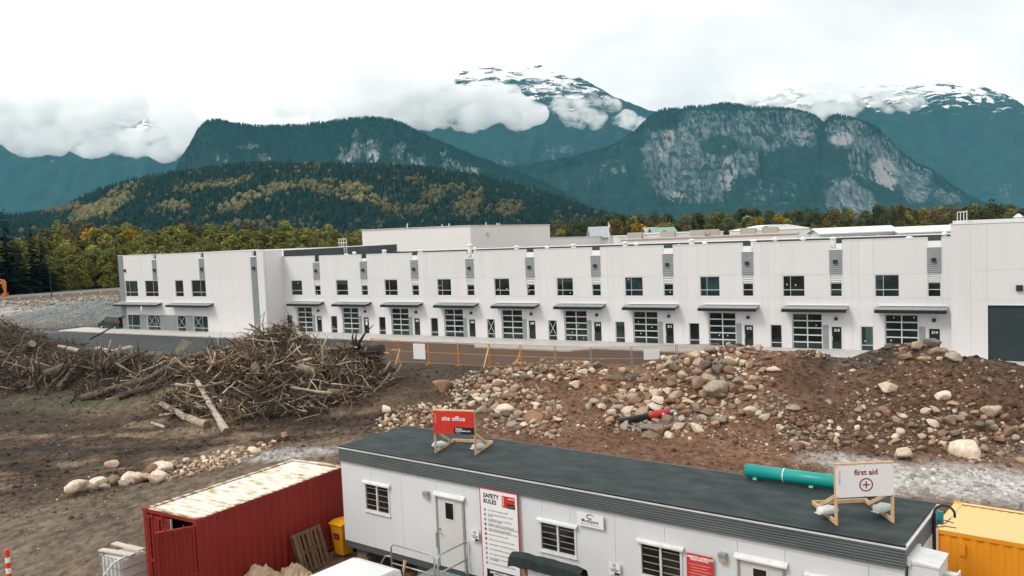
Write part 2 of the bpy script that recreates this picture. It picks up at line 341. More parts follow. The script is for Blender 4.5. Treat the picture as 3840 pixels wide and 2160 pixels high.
# trees that notch the skyline of the nearer mountains (a wood seen as one mass)
def cone_forest(name, P, Hs, Rs, tints, label, cat='forest', blobs=None):
    k = 6; n = len(P); a = np.arange(k) * 2 * math.pi / k
    ring = np.stack([np.cos(a), np.sin(a)], -1)
    V = np.zeros((n, 2 * k + 2, 3)); 
    V[:, :k, :2] = P[:, None, :2] + ring[None] * Rs[:, None, None]; V[:, :k, 2] = P[:, 2:3] + Hs[:, None] * 0.12
    V[:, k:2 * k, :2] = P[:, None, :2] + ring[None] * Rs[:, None, None] * 0.62; V[:, k:2 * k, 2] = P[:, 2:3] + Hs[:, None] * 0.45
    V[:, 2 * k] = P; V[:, 2 * k, 2] += Hs * 0.5; V[:, 2 * k + 1] = P; V[:, 2 * k + 1, 2] += Hs
    f = []
    for i in range(k):
        j = (i + 1) % k; f += [(i, j, 2 * k), (k + i, k + j, 2 * k + 1)]
    f = np.array(f); Fq = (f[None] + (np.arange(n) * (2 * k + 2))[:, None, None]).reshape(-1, 3)
    T = np.repeat(tints, len(f), 0)
    me = mesh_np(name, V.reshape(-1, 3), Fq, tint=T)
    return link(name, me, attr_mat('needle_foliage', 0.95, spec=0.05))
def icos(sub):
    bm = bmesh.new(); bmesh.ops.create_icosphere(bm, subdivisions=sub, radius=1)
    v = np.array([x.co[:] for x in bm.verts]); f = np.array([[x.index for x in p.verts] for p in bm.faces]); bm.free(); return v, f
ICO1, ICO2, ICO3 = icos(1), icos(2), icos(3)

sel = []
for V in (pV, cV):
    nr, nc, _ = V.shape
    for _ in range(5200):
        i = 1 + int((random.random() ** 2.2) * 26); j = random.randrange(1, nc - 1); f = random.random()
        sel.append(V[i, j] * (1 - f) + V[i, j - 1] * f)
sel = np.array(sel); hh = rng.uniform(9, 22, len(sel))
tt = np.array(TEAL_F)[None] * rng.uniform(0.7, 1.7, (len(sel), 1))
props(cone_forest('skyline_forest', sel - np.array([0, 0, 3]), hh, hh * 0.22, tt, ''), 'dark conifer forest fringing the skyline of the granite cliffs', 'forest', kind='stuff')

# the low forested hill with autumn stands
hill_prof = [(-400, 840), (-150, 832), (0, 826), (120, 815), (250, 785), (330, 745), (420, 712), (520, 682), (680, 652), (850, 636), (1000, 624), (1150, 626), (1350, 628), (1550, 642), (1750, 662), (1900, 692), (2050, 735), (2150, 775), (2230, 805), (2330, 835), (2500, 850)]
m_hill = pm('hill_forest_floor', (0.012, 0.024, 0.016), (0.03, 0.035, 0.018), 0.02, 0.95, coord='Object')
hill, hV, hR = ridge('forested_hill', hill_prof, 2050, 1250, [(0, 1), (0.25, 0.86), (0.6, 0.45), (1, 0.0)], m_hill, step=10, rows=70, amp=22, ridge_amp=2, seed=51, back=700)
nr, nc, _ = hV.shape
NT = 17000
ii = rng.integers(1, nr - 1, NT); jj = rng.integers(1, nc - 1, NT); fa = rng.random((NT, 1)); fb = rng.random((NT, 1))
P = (hV[ii, jj] * (1 - fa) + hV[ii, jj + 1] * fa) * (1 - fb) + (hV[ii + 1, jj] * (1 - fa) + hV[ii + 1, jj + 1] * fa) * fb
q = P - _C; dz = q @ _F; px = 1920 + FPX * (q @ _R) / dz; py = 1080 - FPX * (q @ _U) / dz
def blob(px, py, els):
    m = np.zeros(len(px))
    for cx, cy, rx, ry, a in els:
        a = math.radians(a); dx = px - cx; dy = py - cy; ex = (dx * math.cos(a) + dy * math.sin(a)) / rx; ey = (-dx * math.sin(a) + dy * math.cos(a)) / ry
        m = np.maximum(m, 1 - smst(0.6, 1.25, np.sqrt(ex * ex + ey * ey)))
    return m
aut = blob(px, py, [(430, 755, 110, 24, -28), (370, 800, 120, 30, -20), (720, 718, 90, 18, -8), (860, 700, 110, 14, -12), (960, 745, 130, 20, -18), (880, 785, 70, 25, -20), (1060, 715, 40, 18, 0), (1180, 720, 60, 26, 15), (1330, 735, 90, 36, 12), (1450, 790, 70, 30, 25), (1560, 800, 50, 26, 0), (1620, 750, 50, 30, 0), (1700, 720, 50, 16, 0), (1230, 690, 30, 10, 0), (650, 790, 60, 20, 0), (200, 795, 160, 20, 0), (1000, 860, 200, 10, 0), (1750, 800, 60, 40, 0), (1900, 800, 60, 30, 0), (1560, 690, 40, 16, 0), (1780, 750, 40, 30, 0)])
aut = aut * 0.92 + 0.025 + 0.12 * (fbm(px / 60, py / 40, 3, 4) > 0.3)
dec = rng.random(NT) < aut
Pc = P[~dec]; hh = rng.uniform(8, 19, len(Pc)); tt = np.array([[0.009, 0.024, 0.020]]) * rng.uniform(0.6, 1.5, (len(Pc), 1))
props(cone_forest('hillside_forest', Pc, hh, hh * rng.uniform(0.2, 0.3, len(Pc)), tt, ''), 'dark green conifer forest covering the low hill behind the white warehouse', 'forest', kind='stuff')
Pd = P[dec]; v, f = ICO1; n = len(Pd)
rr = rng.uniform(3.2, 5.8, n); off = rng.uniform(0.72, 1.25, (n, len(v), 1))
V = v[None] * off * rr[:, None, None] * np.array([1, 1, 1.15]) + Pd[:, None] + np.array([0, 0, 1.0]) * (rr * 1.15 + 1.5)[:, None, None]
warm = rng.random((n, 1)); tt = (np.array([[0.185, 0.142, 0.058]]) * warm + np.array([[0.11, 0.115, 0.062]]) * (1 - warm)) * rng.uniform(0.6, 1.25, (n, 1))
wv = (0.6 + 0.4 * blob(px, py, [(900, 740, 300, 60, -12), (1330, 740, 120, 60, 10), (400, 770, 150, 60, -25)])[dec])[:, None]; tt = tt * wv
me = mesh_np('autumn_trees', V.reshape(-1, 3), (f[None] + (np.arange(n) * len(v))[:, None, None]).reshape(-1, 3), tint=np.repeat(tt, len(f), 0))
props(link('autumn_forest', me, attr_mat('leaf_foliage_far', 0.9, 0.9, 0.6, spec=0.05)), 'yellow and pale green autumn trees in stands on the low hill', 'forest', kind='stuff')

# ------------------------------------------------------------------ clouds hanging in front of the snowy mountains
def cloud_mat(name, dens, lo=0.40, hi=0.62, scale=0.0065):
    m, t, b = _nodes(name); nn = t.nodes; ll = t.links; nn.remove(b); o = nn.get("Material Output")
    v = nn.new("ShaderNodeVolumePrincipled"); v.inputs['Color'].default_value = (0.995, 0.995, 0.998, 1); v.inputs['Anisotropy'].default_value = -0.3
    g = nn.new("ShaderNodeNewGeometry"); mp = nn.new("ShaderNodeMapping"); mp.inputs['Scale'].default_value = (1, 1, 1.5); ll.new(g.outputs['Position'], mp.inputs[0])
    z = nn.new("ShaderNodeTexNoise"); z.inputs['Scale'].default_value = scale; z.inputs['Detail'].default_value = 4; z.inputs['Roughness'].default_value = 0.6; z.inputs['Distortion'].default_value = 0.4; ll.new(mp.outputs[0], z.inputs['Vector'])
    r = nn.new("ShaderNodeMapRange"); r.interpolation_type = 'SMOOTHSTEP'; r.inputs[1].default_value = lo; r.inputs[2].default_value = hi; r.inputs[3].default_value = 0.0; r.inputs[4].default_value = dens; ll.new(z.outputs[0], r.inputs[0]); ll.new(r.outputs[0], v.inputs['Density'])
    ll.new(v.outputs[0], o.inputs['Volume']); return m
def cloud(name, blobs, Y, dens, label, vox=26.0, sub=7, seed=1, mat=None):
    rnd = random.Random(seed); vs = []; fs = []; v, f = ICO2; b = 0
    for (x, y, rx, ry) in blobs:
        for k in range(sub):
            a = rnd.uniform(0, 6.28); d = math.sqrt(rnd.random()) * 0.8
            c = at(x + math.cos(a) * d * rx, y + math.sin(a) * d * ry, Y + rnd.uniform(-60, 60)); r = rnd.uniform(0.45, 0.8) * min(rx, ry * 1.6) * Y / FPX
            vs.append(v * np.array([r * 1.35, r * 0.9, r]) + c); fs.append(f + b); b += len(v)
    me = mesh_np(name + '_src', np.concatenate(vs), np.concatenate(fs)); o = link(name, me)
    md = o.modifiers.new('r', 'REMESH'); md.mode = 'VOXEL'; md.voxel_size = vox
    dg = bpy.context.evaluated_depsgraph_get(); me2 = bpy.data.meshes.new_from_object(o.evaluated_get(dg)); o.modifiers.clear(); o.data = me2; bpy.data.meshes.remove(me)
    n = len(me2.vertices); co = np.zeros(n * 3, np.float32); me2.vertices.foreach_get('co', co); co = co.reshape(-1, 3); no = np.zeros(n * 3, np.float32); me2.vertices.foreach_get('normal', no); no = no.reshape(-1, 3)
    d = np.array([noise.fractal(Vector(p) / 190, 0.9, 2.1, 4) for p in co]); co += no * (d * 40 + 10)[:, None]
    me2.vertices.foreach_set('co', co.ravel()); me2.update(); me2.materials.clear(); me2.materials.append(mat); o['kind'] = 'stuff'
    return props(o, label, 'cloud')
CM = cloud_mat('cloud_dense', 0.020, 0.30, 0.56); CM2 = cloud_mat('cloud_thin', 0.013, 0.40, 0.62, 0.009)
cloud('cloud', [(1500, 440, 160, 60), (1660, 410, 140, 55), (1800, 390, 130, 60), (1930, 410, 90, 40), (1990, 425, 50, 26), (1720, 455, 60, 24), (1770, 480, 30, 14)], 6050, 0.01, 'long white cloud bank lying across the snow capped mountain', seed=2, mat=CM)
cloud('cloud', [(1440, 340, 130, 70), (1380, 420, 170, 70), (1200, 420, 160, 40), (1570, 370, 50, 40)], 6070, 0.003, 'thin white mist wrapping the shoulder of the snow capped mountain', vox=34, seed=12, mat=CM2)
cloud('cloud', [(2120, 405, 50, 22), (2190, 420, 60, 40), (2230, 450, 26, 24)], 6050, 0.006, 'small ragged cloud in front of the snow mountain slope', vox=16, seed=3, mat=CM2)
cloud('cloud', [(2300, 390, 26, 20)], 6050, 0.006, 'tiny cloud puff high on the snow mountain shoulder', vox=14, seed=31, mat=CM2)
cloud('cloud', [(2340, 440, 46, 22), (2375, 470, 36, 24), (2400, 490, 16, 10)], 6050, 0.006, 'small grey cloud beside the top of the granite cliff', vox=14, seed=4, mat=CM2)
cloud('cloud', [(-100, 440, 260, 80), (120, 440, 200, 74), (300, 500, 130, 52), (420, 520, 110, 40), (540, 540, 90, 30), (640, 520, 70, 50), (480, 420, 60, 34), (640, 430, 70, 60), (300, 400, 60, 30), (700, 480, 40, 60)], 6050, 0.01, 'thick white cloud hiding the top of the misty valley mountain', vox=30, seed=5, mat=CM)
cloud('cloud', [(3080, 380, 110, 60), (3000, 410, 60, 30), (3180, 370, 60, 50), (3240, 340, 60, 26), (2900, 380, 120, 26), (2780, 370, 100, 20)], 6050, 0.005, 'white cloud pouring between the granite cliff and the snowy ridge', vox=26, seed=6, mat=CM2)
cloud('cloud', [(3430, 370, 50, 34), (3330, 340, 70, 24), (3300, 390, 40, 20)], 6050, 0.004, 'torn wisp of cloud on the snowy ridge', vox=20, seed=7, mat=CM2)

# ------------------------------------------------------------------ haze in the valley air
hz = MB().box(-4200, -150, -12, 4200, 5720, 1000).build('haze', None)
m = bpy.data.materials.new('valley_haze'); m.use_nodes = True; nn = m.node_tree.nodes; nn.remove(nn.get("Principled BSDF"))
v = nn.new("ShaderNodeVolumePrincipled"); v.inputs['Color'].default_value = (0.24, 0.66, 0.88, 1); v.inputs['Density'].default_value = 3.4e-5; v.inputs['Anisotropy'].default_value = 0.0
m.node_tree.links.new(v.outputs[0], nn.get("Material Output").inputs['Volume']); hz.data.materials.append(m); props(hz, 'pale teal haze filling the valley air', 'haze', kind='stuff')
# ------------------------------------------------------------------ the site: levels, ground, lot
BO = np.array([-16.68, 97.08]); BANG = math.atan2(-22.88, 37.23)           # warehouse frontage line
BU = np.array([math.cos(BANG), math.sin(BANG)]); BD = np.array([-BU[1], BU[0]])
def bl(s, d): p = BO + BU * s + BD * d; return float(p[0]), float(p[1])       # (along, depth) -> world
def to_bl(x, y): return (x - BO[0]) * BU[0] + (y - BO[1]) * BU[1], (x - BO[0]) * BD[0] + (y - BO[1]) * BD[1]
BUMPS = [  # cx, cy, rx, ry, height, angle, sharpness
    (2.5, 54, 8.5, 6.5, 1.2, -12, 1.0), (-2.5, 50.5, 5.5, 3.6, 0.9, 10, 1.0), (6.2, 51, 4.5, 5, 0.5, 0, 1.0),
    (12.0, 48.3, 4.6, 5.2, 2.2, 0, 1.1), (10.0, 45.5, 4.0, 3.2, 0.7, 0, 1.0),
    (18.4, 47.0, 4.6, 5.0, 2.0, -10, 1.0), (21.5, 47.5, 4.0, 3.0, 0.5, 0, 1.0), (24.5, 45.5, 6.0, 6.0, 2.2, 0, 1.0), (32.5, 44.0, 7.0, 7.0, 2.3, 0, 1.0), (21.0, 41.0, 5.5, 3.4, 0.9, -10, 1.0),
    (13.6, 40.0, 2.6, 2.2, 1.15, 0, 1.0), (28, 39.5, 6, 3.5, 0.9, 0, 1.0),
    (-15.6, 57.5, 5.6, 6.0, 2.2, 0, 0.95), (-15.4, 56.6, 2.0, 2.4, 1.35, 0, 1.0), (-13.5, 52, 5.0, 3.2, 0.9, 0, 1.0), (-10.6, 57.0, 2.0, 3.0, 1.1, 0, 1.0), (-21.5, 58, 4.6, 4.5, 1.1, 0, 1.0), (-18, 52.5, 5.5, 3.5, 0.9, 0, 1.0),
    (-30, 65, 9, 5.0, 1.0, -25, 1.0), (-41, 71, 9, 5, 0.95, -20, 1.0), (-35, 62, 7, 3.5, 0.7, -10, 1.0), (-51, 78, 8, 6, 1.5, -20, 1.0), (-27, 61, 5, 3.5, 0.5, -15, 1.0),
    (-54.5, 94, 6.5, 5.0, 3.3, 0, 1.0), (-49, 84, 7, 5, 1.7, -20, 1.0),
    (-5.5, 60.5, 5.5, 2.4, 0.75, -30, 1.0), (-11.6, 41.5, 2.2, 0.8, 0.25, 8, 1.0),
    (-67, 139, 12, 9, 2.5, -20, 1.5), (-88, 150, 14, 9, 1.2, -20, 1.3), (-110, 160, 18, 10, 0.7, -15, 1.3)]
def ground_h(x, y):
    x = np.asarray(x, float); y = np.asarray(y, float); s, d = to_bl(x, y)
    g = 0.75 * smst(17.2, 24, -d) - 0.05
    away = smst(3, 9, np.maximum(np.maximum(-s - 47, s - 92), np.maximum(-d - 17.0, d - 30)))
    far = smst(120, 185, y) * smst(50, 90, -x) * 1.5
    h = np.zeros_like(g)
    for cx, cy, rx, ry, hh, a, p in BUMPS:
        a = math.radians(a); dx = x - cx; dy = y - cy; ex = (dx * math.cos(a) + dy * math.sin(a)) / rx; ey = (-dx * math.sin(a) + dy * math.cos(a)) / ry
        h = h + hh * np.exp(-(ex * ex + ey * ey) ** p)
    rough = fbm(x / 2.6, y / 2.6, 5, 4)
    h = h * (1 + 0.22 * rough) + 0.10 * fbm(x / 1.1, y / 1.1, 8, 3) * smst(0.3, 1.4, h) + 0.05 * rough + 0.10 * fbm(x / 9, y / 9, 2, 2)
    pad = smst(0, 4, np.abs(y - (24 - 0.75 * x)) - 6) * 0 + 1
    return g + (h * pad + far) * away
def gz(x, y): return float(ground_h(np.array([x]), np.array([y]))[0])
def onground(px_, py_):                                   # measured photo point dropped on the terrain
    v = ray(px_, py_); t0, t1 = 8.0, 400.0
    ts = np.linspace(t0, t1, 4000); p = _C[None] + v[None] * ts[:, None]; b = p[:, 2] < ground_h(p[:, 0], p[:, 1]); i = int(np.argmax(b))
    return p[i]
def axis(segs):
    a = []
    for lo, hi, st in segs: a += list(np.arange(lo, hi, st))
    return np.array(sorted(set(np.round(a, 3))))
gx = axis([(-4000, -1000, 1000), (-1000, -140, 120), (-140, -56, 2.2), (-56, -24, 0.33), (-24, 34, 0.26), (34, 60, 1.5), (60, 200, 14), (200, 1000, 200), (1000, 4001, 1000)])
gy = axis([(-120, 12, 12), (12, 52, 0.26), (52, 82, 0.33), (82, 215, 2.2), (215, 600, 40), (600, 5001, 400)])
GX, GY = np.meshgrid(gx, gy); GZ = ground_h(GX, GY)
idx = np.arange(GX.size).reshape(GX.shape); Fq = np.stack([idx[:-1, :-1], idx[:-1, 1:], idx[1:, 1:], idx[1:, :-1]], -1).reshape(-1, 4)
gme = mesh_np('ground', np.stack([GX, GY, GZ], -1).reshape(-1, 3), Fq, smooth=True)
# soil colours: reddish till heaps, dark organic mud round the wood pile, grey-brown track, pale dried silt, grass far off
X, Y = GX.ravel(), GY.ravel(); n1 = fbm(X / 5, Y / 5, 21, 4); n2 = fbm(X / 1.6, Y / 1.6, 22, 3); S_, D_ = to_bl(X, Y)
red = np.array([0.140, 0.076, 0.047]); dark = np.array([0.046, 0.033, 0.024]); track = np.array([0.128, 0.094, 0.068]); silt = np.array([0.40, 0.385, 0.37]); grav = np.array([0.16, 0.165, 0.16]); tan_ = np.array([0.135, 0.105, 0.07]); grass = np.array([0.05, 0.06, 0.025])
def el(cx, cy, rx, ry, a=0, soft=0.35, jit=0.35):
    a = math.radians(a); dx = X - cx; dy = Y - cy; ex = (dx * math.cos(a) + dy * math.sin(a)) / rx; ey = (-dx * math.sin(a) + dy * math.cos(a)) / ry
    return 1 - smst(1 - soft, 1 + soft, np.sqrt(ex * ex + ey * ey) + jit * n1 + 0.15 * n2)
C = np.repeat(red[None], len(X), 0)
def lay(m, c):
    global C
    C = C * (1 - m[:, None]) + np.asarray(c)[None] * m[:, None]
lay(smst(-7, -13, X + 0.12 * (Y - 40)), track)
lay(el(-24, 55, 22, 16, 0), dark); lay(el(-45, 78, 26, 14, -25), dark); lay(el(-6, 59, 8, 5, -30), dark * 1.25)
n3 = fbm(X / 2.4 + 9, Y / 1.1, 31, 4); lay(el(-21, 44, 16, 7.5, 20) * 0.95, np.array([0.066, 0.044, 0.030])); lay(el(-22, 44, 14, 6.5, 18) * smst(0.02, 0.30, n3 + 0.4 * n1) * 0.95, np.array([0.17, 0.122, 0.084])); lay(el(-20, 43, 15, 6.5, 18) * smst(0.12, 0.32, -n3 + 0.3 * n2) * 0.85, np.array([0.026, 0.020, 0.016]))
lay(el(-21.5, 52.5, 7, 2.4, -12) * 0.9, tan_ * 0.8); lay(el(-29, 56.5, 7, 2.0, -12) * 0.6, np.array([0.085, 0.085, 0.055]))
lay(el(19.5, 46.5, 3.5, 4, 0) * 0.9, (0.055, 0.05, 0.046)); lay(el(24.5, 47, 3.0, 3, 0) * 0.8, (0.055, 0.05, 0.046)); lay(el(31, 41, 9, 8, 0) * 0.6, (0.06, 0.042, 0.03))
lay(el(22, 40, 9, 5, -10) * 0.55, (0.055, 0.036, 0.025))
lay(el(-16.5, 31.5, 9, 3.6, 52, 0.3, 0.25) * 0.9, np.array([0.150, 0.116, 0.088])); lay(el(-9.5, 41.5, 5, 2.2, 30, 0.4, 0.4) * 0.7, np.array([0.15, 0.105, 0.075]))
for off in (-3.1, -1.5, -0.2, 1.5, 2.6):                     # wheel ruts along the track, drawn as darker soil colour without relief
    cx_ = X + 16.5 + 0.78 * off; cy_ = Y - 31.5 - 0.62 * off; al = cx_ * 0.62 + cy_ * 0.78; ac = -cx_ * 0.78 + cy_ * 0.62 + 0.5 * np.sin(al * 0.22 + off) + 0.008 * al * al
    lay((1 - smst(0.12, 0.42, np.abs(ac))) * 0.42 * smst(-14, -9, al) * (1 - smst(9, 14, al)) * (0.6 + 0.5 * n1), np.array([0.075, 0.054, 0.040]))
lay(el(17.5, 31.5, 4.2, 2.3, -28, 0.5, 0.5), silt); lay(el(13.6, 35.4, 1.8, 0.9, -25, 0.5, 0.5) * 0.8, silt * 0.8); lay(el(22.5, 28.2, 4.0, 2.4, -28, 0.5, 0.5), silt * 0.95); lay(el(24, 34.5, 3, 1.5, -10, .5, .5) * .5, grav)
lay(el(-11.2, 40.6, 2.6, 0.7, 12, 0.5, 0.6) * 0.8, silt * 0.8); lay(el(8.0, 42.6, 1.6, 0.8, 0, 0.5, 0.6) * 0.6, grav)
lay(smst(24, 19, -D_ + n1 * 3) * smst(10, 17, -D_) * smst(-52, -44, S_), grav * 0.62)
lay(el(-67, 139, 17, 12, -20), (0.15, 0.165, 0.165)); lay(el(-97, 163, 24, 9, -18), red * 1.1); lay(el(-92, 147, 18, 4.5, -18, .6, .6) * 0.9, silt * 0.8); lay(el(-63, 120, 10, 5, -20) * .8, grav * .8)
lay(smst(205, 214, Y), grass); lay(smst(40, 60, X) * 0.7, track)
a = gme.attributes.new('tint', 'FLOAT_COLOR', 'POINT'); tc4 = np.ones((len(X), 4), np.float32); tc4[:, :3] = np.clip(C * (1 + 0.16 * n2[:, None]), 0, 1); a.data.foreach_set('color', tc4.ravel())
m, t, b = _nodes('site_soil'); nn = t.nodes; ll = t.links; b.inputs['Roughness'].default_value = 0.92; b.inputs['Specular IOR Level'].default_value = 0.2
at_ = nn.new("ShaderNodeAttribute"); at_.attribute_name = 'tint'; g_ = nn.new("ShaderNodeNewGeometry")
def nzn(scale, stretch=(1, 1, 1), detail=6, rough=0.65, rot=0.0):
    mp_ = nn.new("ShaderNodeMapping"); mp_.inputs['Scale'].default_value = stretch; mp_.inputs['Rotation'].default_value = (0, 0, rot); ll.new(g_.outputs['Position'], mp_.inputs[0])
    z = nn.new("ShaderNodeTexNoise"); z.inputs['Scale'].default_value = scale; z.inputs['Detail'].default_value = detail; z.inputs['Roughness'].default_value = rough; ll.new(mp_.outputs[0], z.inputs['Vector']); return z.outputs[0]
def mr_(src, a, c, lo, hi):
    x = nn.new("ShaderNodeMapRange"); x.inputs[1].default_value = a; x.inputs[2].default_value = c; x.inputs[3].default_value = lo; x.inputs[4].default_value = hi; ll.new(src, x.inputs[0]); return x.outputs[0]
def mul_(c1, f):
    x = nn.new("ShaderNodeMix"); x.data_type = 'RGBA'; x.blend_type = 'MULTIPLY'; x.inputs[0].default_value = 1; ll.new(c1, x.inputs[6]); ll.new(f, x.inputs[7]); return x.outputs[2]
c_ = mul_(at_.outputs['Color'], mr_(nzn(3.2, (1, 0.55, 1), 8, 0.7, 0.5), 0.32, 0.70, 0.35, 1.85))
c_ = mul_(c_, mr_(nzn(0.55, (1, 0.35, 1), 4, 0.6, -0.55), 0.3, 0.7, 0.72, 1.3))
sp_ = nn.new("ShaderNodeTexVoronoi"); sp_.inputs['Scale'].default_value = 5.5; ll.new(g_.outputs['Position'], sp_.inputs['Vector'])
stone = mr_(sp_.outputs['Distance'], 0.10, 0.17, 1, 0); sel_ = nn.new("ShaderNodeMath"); sel_.operation = 'MULTIPLY'; ll.new(stone, sel_.inputs[0]); ll.new(mr_(nzn(1.1, (1, 1, 1), 3), 0.5, 0.62, 0, 0.75), sel_.inputs[1])
mx_ = nn.new("ShaderNodeMix"); mx_.data_type = 'RGBA'; ll.new(sel_.outputs[0], mx_.inputs[0]); ll.new(c_, mx_.inputs[6]); mx_.inputs[7].default_value = (0.26, 0.22, 0.18, 1)
ll.new(mx_.outputs[2], b.inputs['Base Color'])
bp_ = nn.new("ShaderNodeBump"); bp_.inputs['Strength'].default_value = 0.8; bp_.inputs['Distance'].default_value = 0.2; ll.new(nzn(2.4, (1, 0.7, 1), 9, 0.72, 0.5), bp_.inputs['Height'])
bp2 = nn.new("ShaderNodeBump"); bp2.inputs['Strength'].default_value = 0.7; bp2.inputs['Distance'].default_value = 0.05; ll.new(stone, bp2.inputs['Height']); ll.new(bp_.outputs[0], bp2.inputs['Normal']); ll.new(bp2.outputs[0], b.inputs['Normal'])
go = link('ground', gme, m); go['kind'] = 'structure'

# asphalt lot, concrete walk with kerb, painted marks
m_asph = pm('asphalt', (0.030, 0.036, 0.040), (0.052, 0.055, 0.058), 1.2, 0.85, 0.35, bscale=60, bdist=0.01)
m_conc = pm('concrete_walk', (0.44, 0.42, 0.40), (0.54, 0.52, 0.50), 0.8, 0.85, 0.15, bscale=30, bdist=0.005)
m_white = pm('white_road_paint', (0.72, 0.72, 0.70), (0.55, 0.55, 0.53), 3, 0.7)
broot = empty('asphalt_lot', (BO[0], BO[1], 0), BANG, kind='structure')
V = [(-49, -16.6, -0.3), (92, -16.6, -0.3), (92, -3.2, -0.3), (-49, -3.2, -0.3)]
o = MB().box(-49, -16.6, -0.35, 92, -3.0, 0.0).build('asphalt', m_asph, broot)
o = MB().box(-64, -6, -0.35, -41.3, 8, -0.02).build('asphalt', m_asph, broot)
walk = MB(); walk.prism([(-13.05, -4.3), (17.6, -4.3), (18.9, -6.3), (29.3, -6.3), (31.0, -4.3), (59.6, -4.3), (59.6, -0.01), (-13.05, -0.01)], -0.3, 0.13, 'z')
props(walk.build('pavement', m_conc, None, loc=(BO[0], BO[1], 0), rot=(0, 0, BANG), bevel=0.02), kind='structure')
for s0, s1 in ((-50, -13.12), (59.66, 92)):
    props(MB().box(s0, -6.8, -0.3, s1, -3.02, 0.13).build('pavement', m_conc, None, loc=(BO[0], BO[1], 0), rot=(0, 0, BANG), bevel=0.02), kind='structure')
for i, s in enumerate([0.2, 3.9, 7.4, 10.9, 14.6, 33.2, 38.5]):      # parking-stall ticks
    MB().box(s, -9.4, 0.0, s + 0.9, -9.22, 0.006).build('painted_tick', m_white, broot)

# ------------------------------------------------------------------ the white warehouse
m_wall = pm('painted_concrete', (0.665, 0.655, 0.662), (0.715, 0.70, 0.708), 1.1, 0.8, 0.05, bscale=40, stretch=(1, 1, 0.07), bdist=0.004, ramp=(0.22, 0.5), detail=8, rnd=0.025)
m_joint = pm('panel_joint', (0.72, 0.72, 0.72), rough=0.7)
m_grey = pm('grey_cladding', (0.19, 0.225, 0.235), (0.235, 0.265, 0.27), 0.7, 0.6)
m_rib = pm('grey_ribbed_metal', (0.30, 0.325, 0.34), (0.36, 0.38, 0.39), 1.5, 0.45, metal=0.2)
m_alu = pm('pale_aluminium', (0.66, 0.69, 0.70), rough=0.45, metal=0.15)
m_black = pm('black_metal', (0.012, 0.014, 0.016), rough=0.5)
m_mem = pm('dark_membrane', (0.030, 0.036, 0.042), (0.045, 0.052, 0.058), 0.6, 0.6)
m_roofw = pm('pale_roof_gravel', (0.50, 0.49, 0.48), (0.62, 0.61, 0.60), 6, 0.9)
m_cap = pm('white_parapet_cap', (0.78, 0.78, 0.78), rough=0.5)
m_galv = pm('galvanised_sheet', (0.30, 0.33, 0.345), (0.42, 0.45, 0.46), 3, 0.45, metal=0.3)
m_dgreen = pm('dark_roller_door', (0.020, 0.035, 0.040), (0.024, 0.042, 0.048), 0.5, 0.5)
m_paper = pm('white_print', (0.80, 0.80, 0.80), rough=0.6)
m_brick = pm('tape_white', (0.55, 0.57, 0.57), rough=0.7)
def glass(name, c, c2, sc_=0.6):
    m = pm(name, c, c2, sc_, 0.06, spec=0.5, detail=3, ramp=(0.4, 0.62), rnd=0.35); return m
m_glass = glass('dark_window_glass', (0.008, 0.010, 0.010), (0.020, 0.030, 0.030))
m_blind = pm('dim_blind_behind_glass', (0.035, 0.045, 0.045), (0.06, 0.07, 0.068), 2, 0.15, stretch=(1, 1, 8)); m_glass2 = glass('dark_window_glass_teal', (0.012, 0.026, 0.028), (0.030, 0.060, 0.060))

wh = empty('warehouse', (BO[0], BO[1], 0), BANG, 'long white two storey concrete warehouse with numbered unit doors and glazed overhead doors', 'warehouse')
def cells(x0, x1, z0, z1, holes):
    xs = sorted({x0, x1} | {min(max(h[i], x0), x1) for h in holes for i in (0, 1)}); zs = sorted({z0, z1} | {min(max(h[i], z0), z1) for h in holes for i in (2, 3)})
    r = []
    for zi in range(len(zs) - 1):
        run = None
        for xi in range(len(xs) - 1):
            cx = (xs[xi] + xs[xi + 1]) / 2; cz = (zs[zi] + zs[zi + 1]) / 2
            inside = any(h[0] < cx < h[1] and h[2] < cz < h[3] for h in holes)
            if inside:
                if run: r.append(run); run = None
            else: run = (run[0], xs[xi + 1], zs[zi], zs[zi + 1]) if run else (xs[xi], xs[xi + 1], zs[zi], zs[zi + 1])
        if run: r.append(run)
    return r
def wall_panel(x0, x1, z0, z1, y, holes, th=0.3, mat=None):
    mb = MB()
    for a, b_, c, d in cells(x0, x1, z0, z1, holes): mb.box(a, y, c, b_, y + th, d)
    mb.build('wall_panel', mat or m_wall, wh, fix=False)
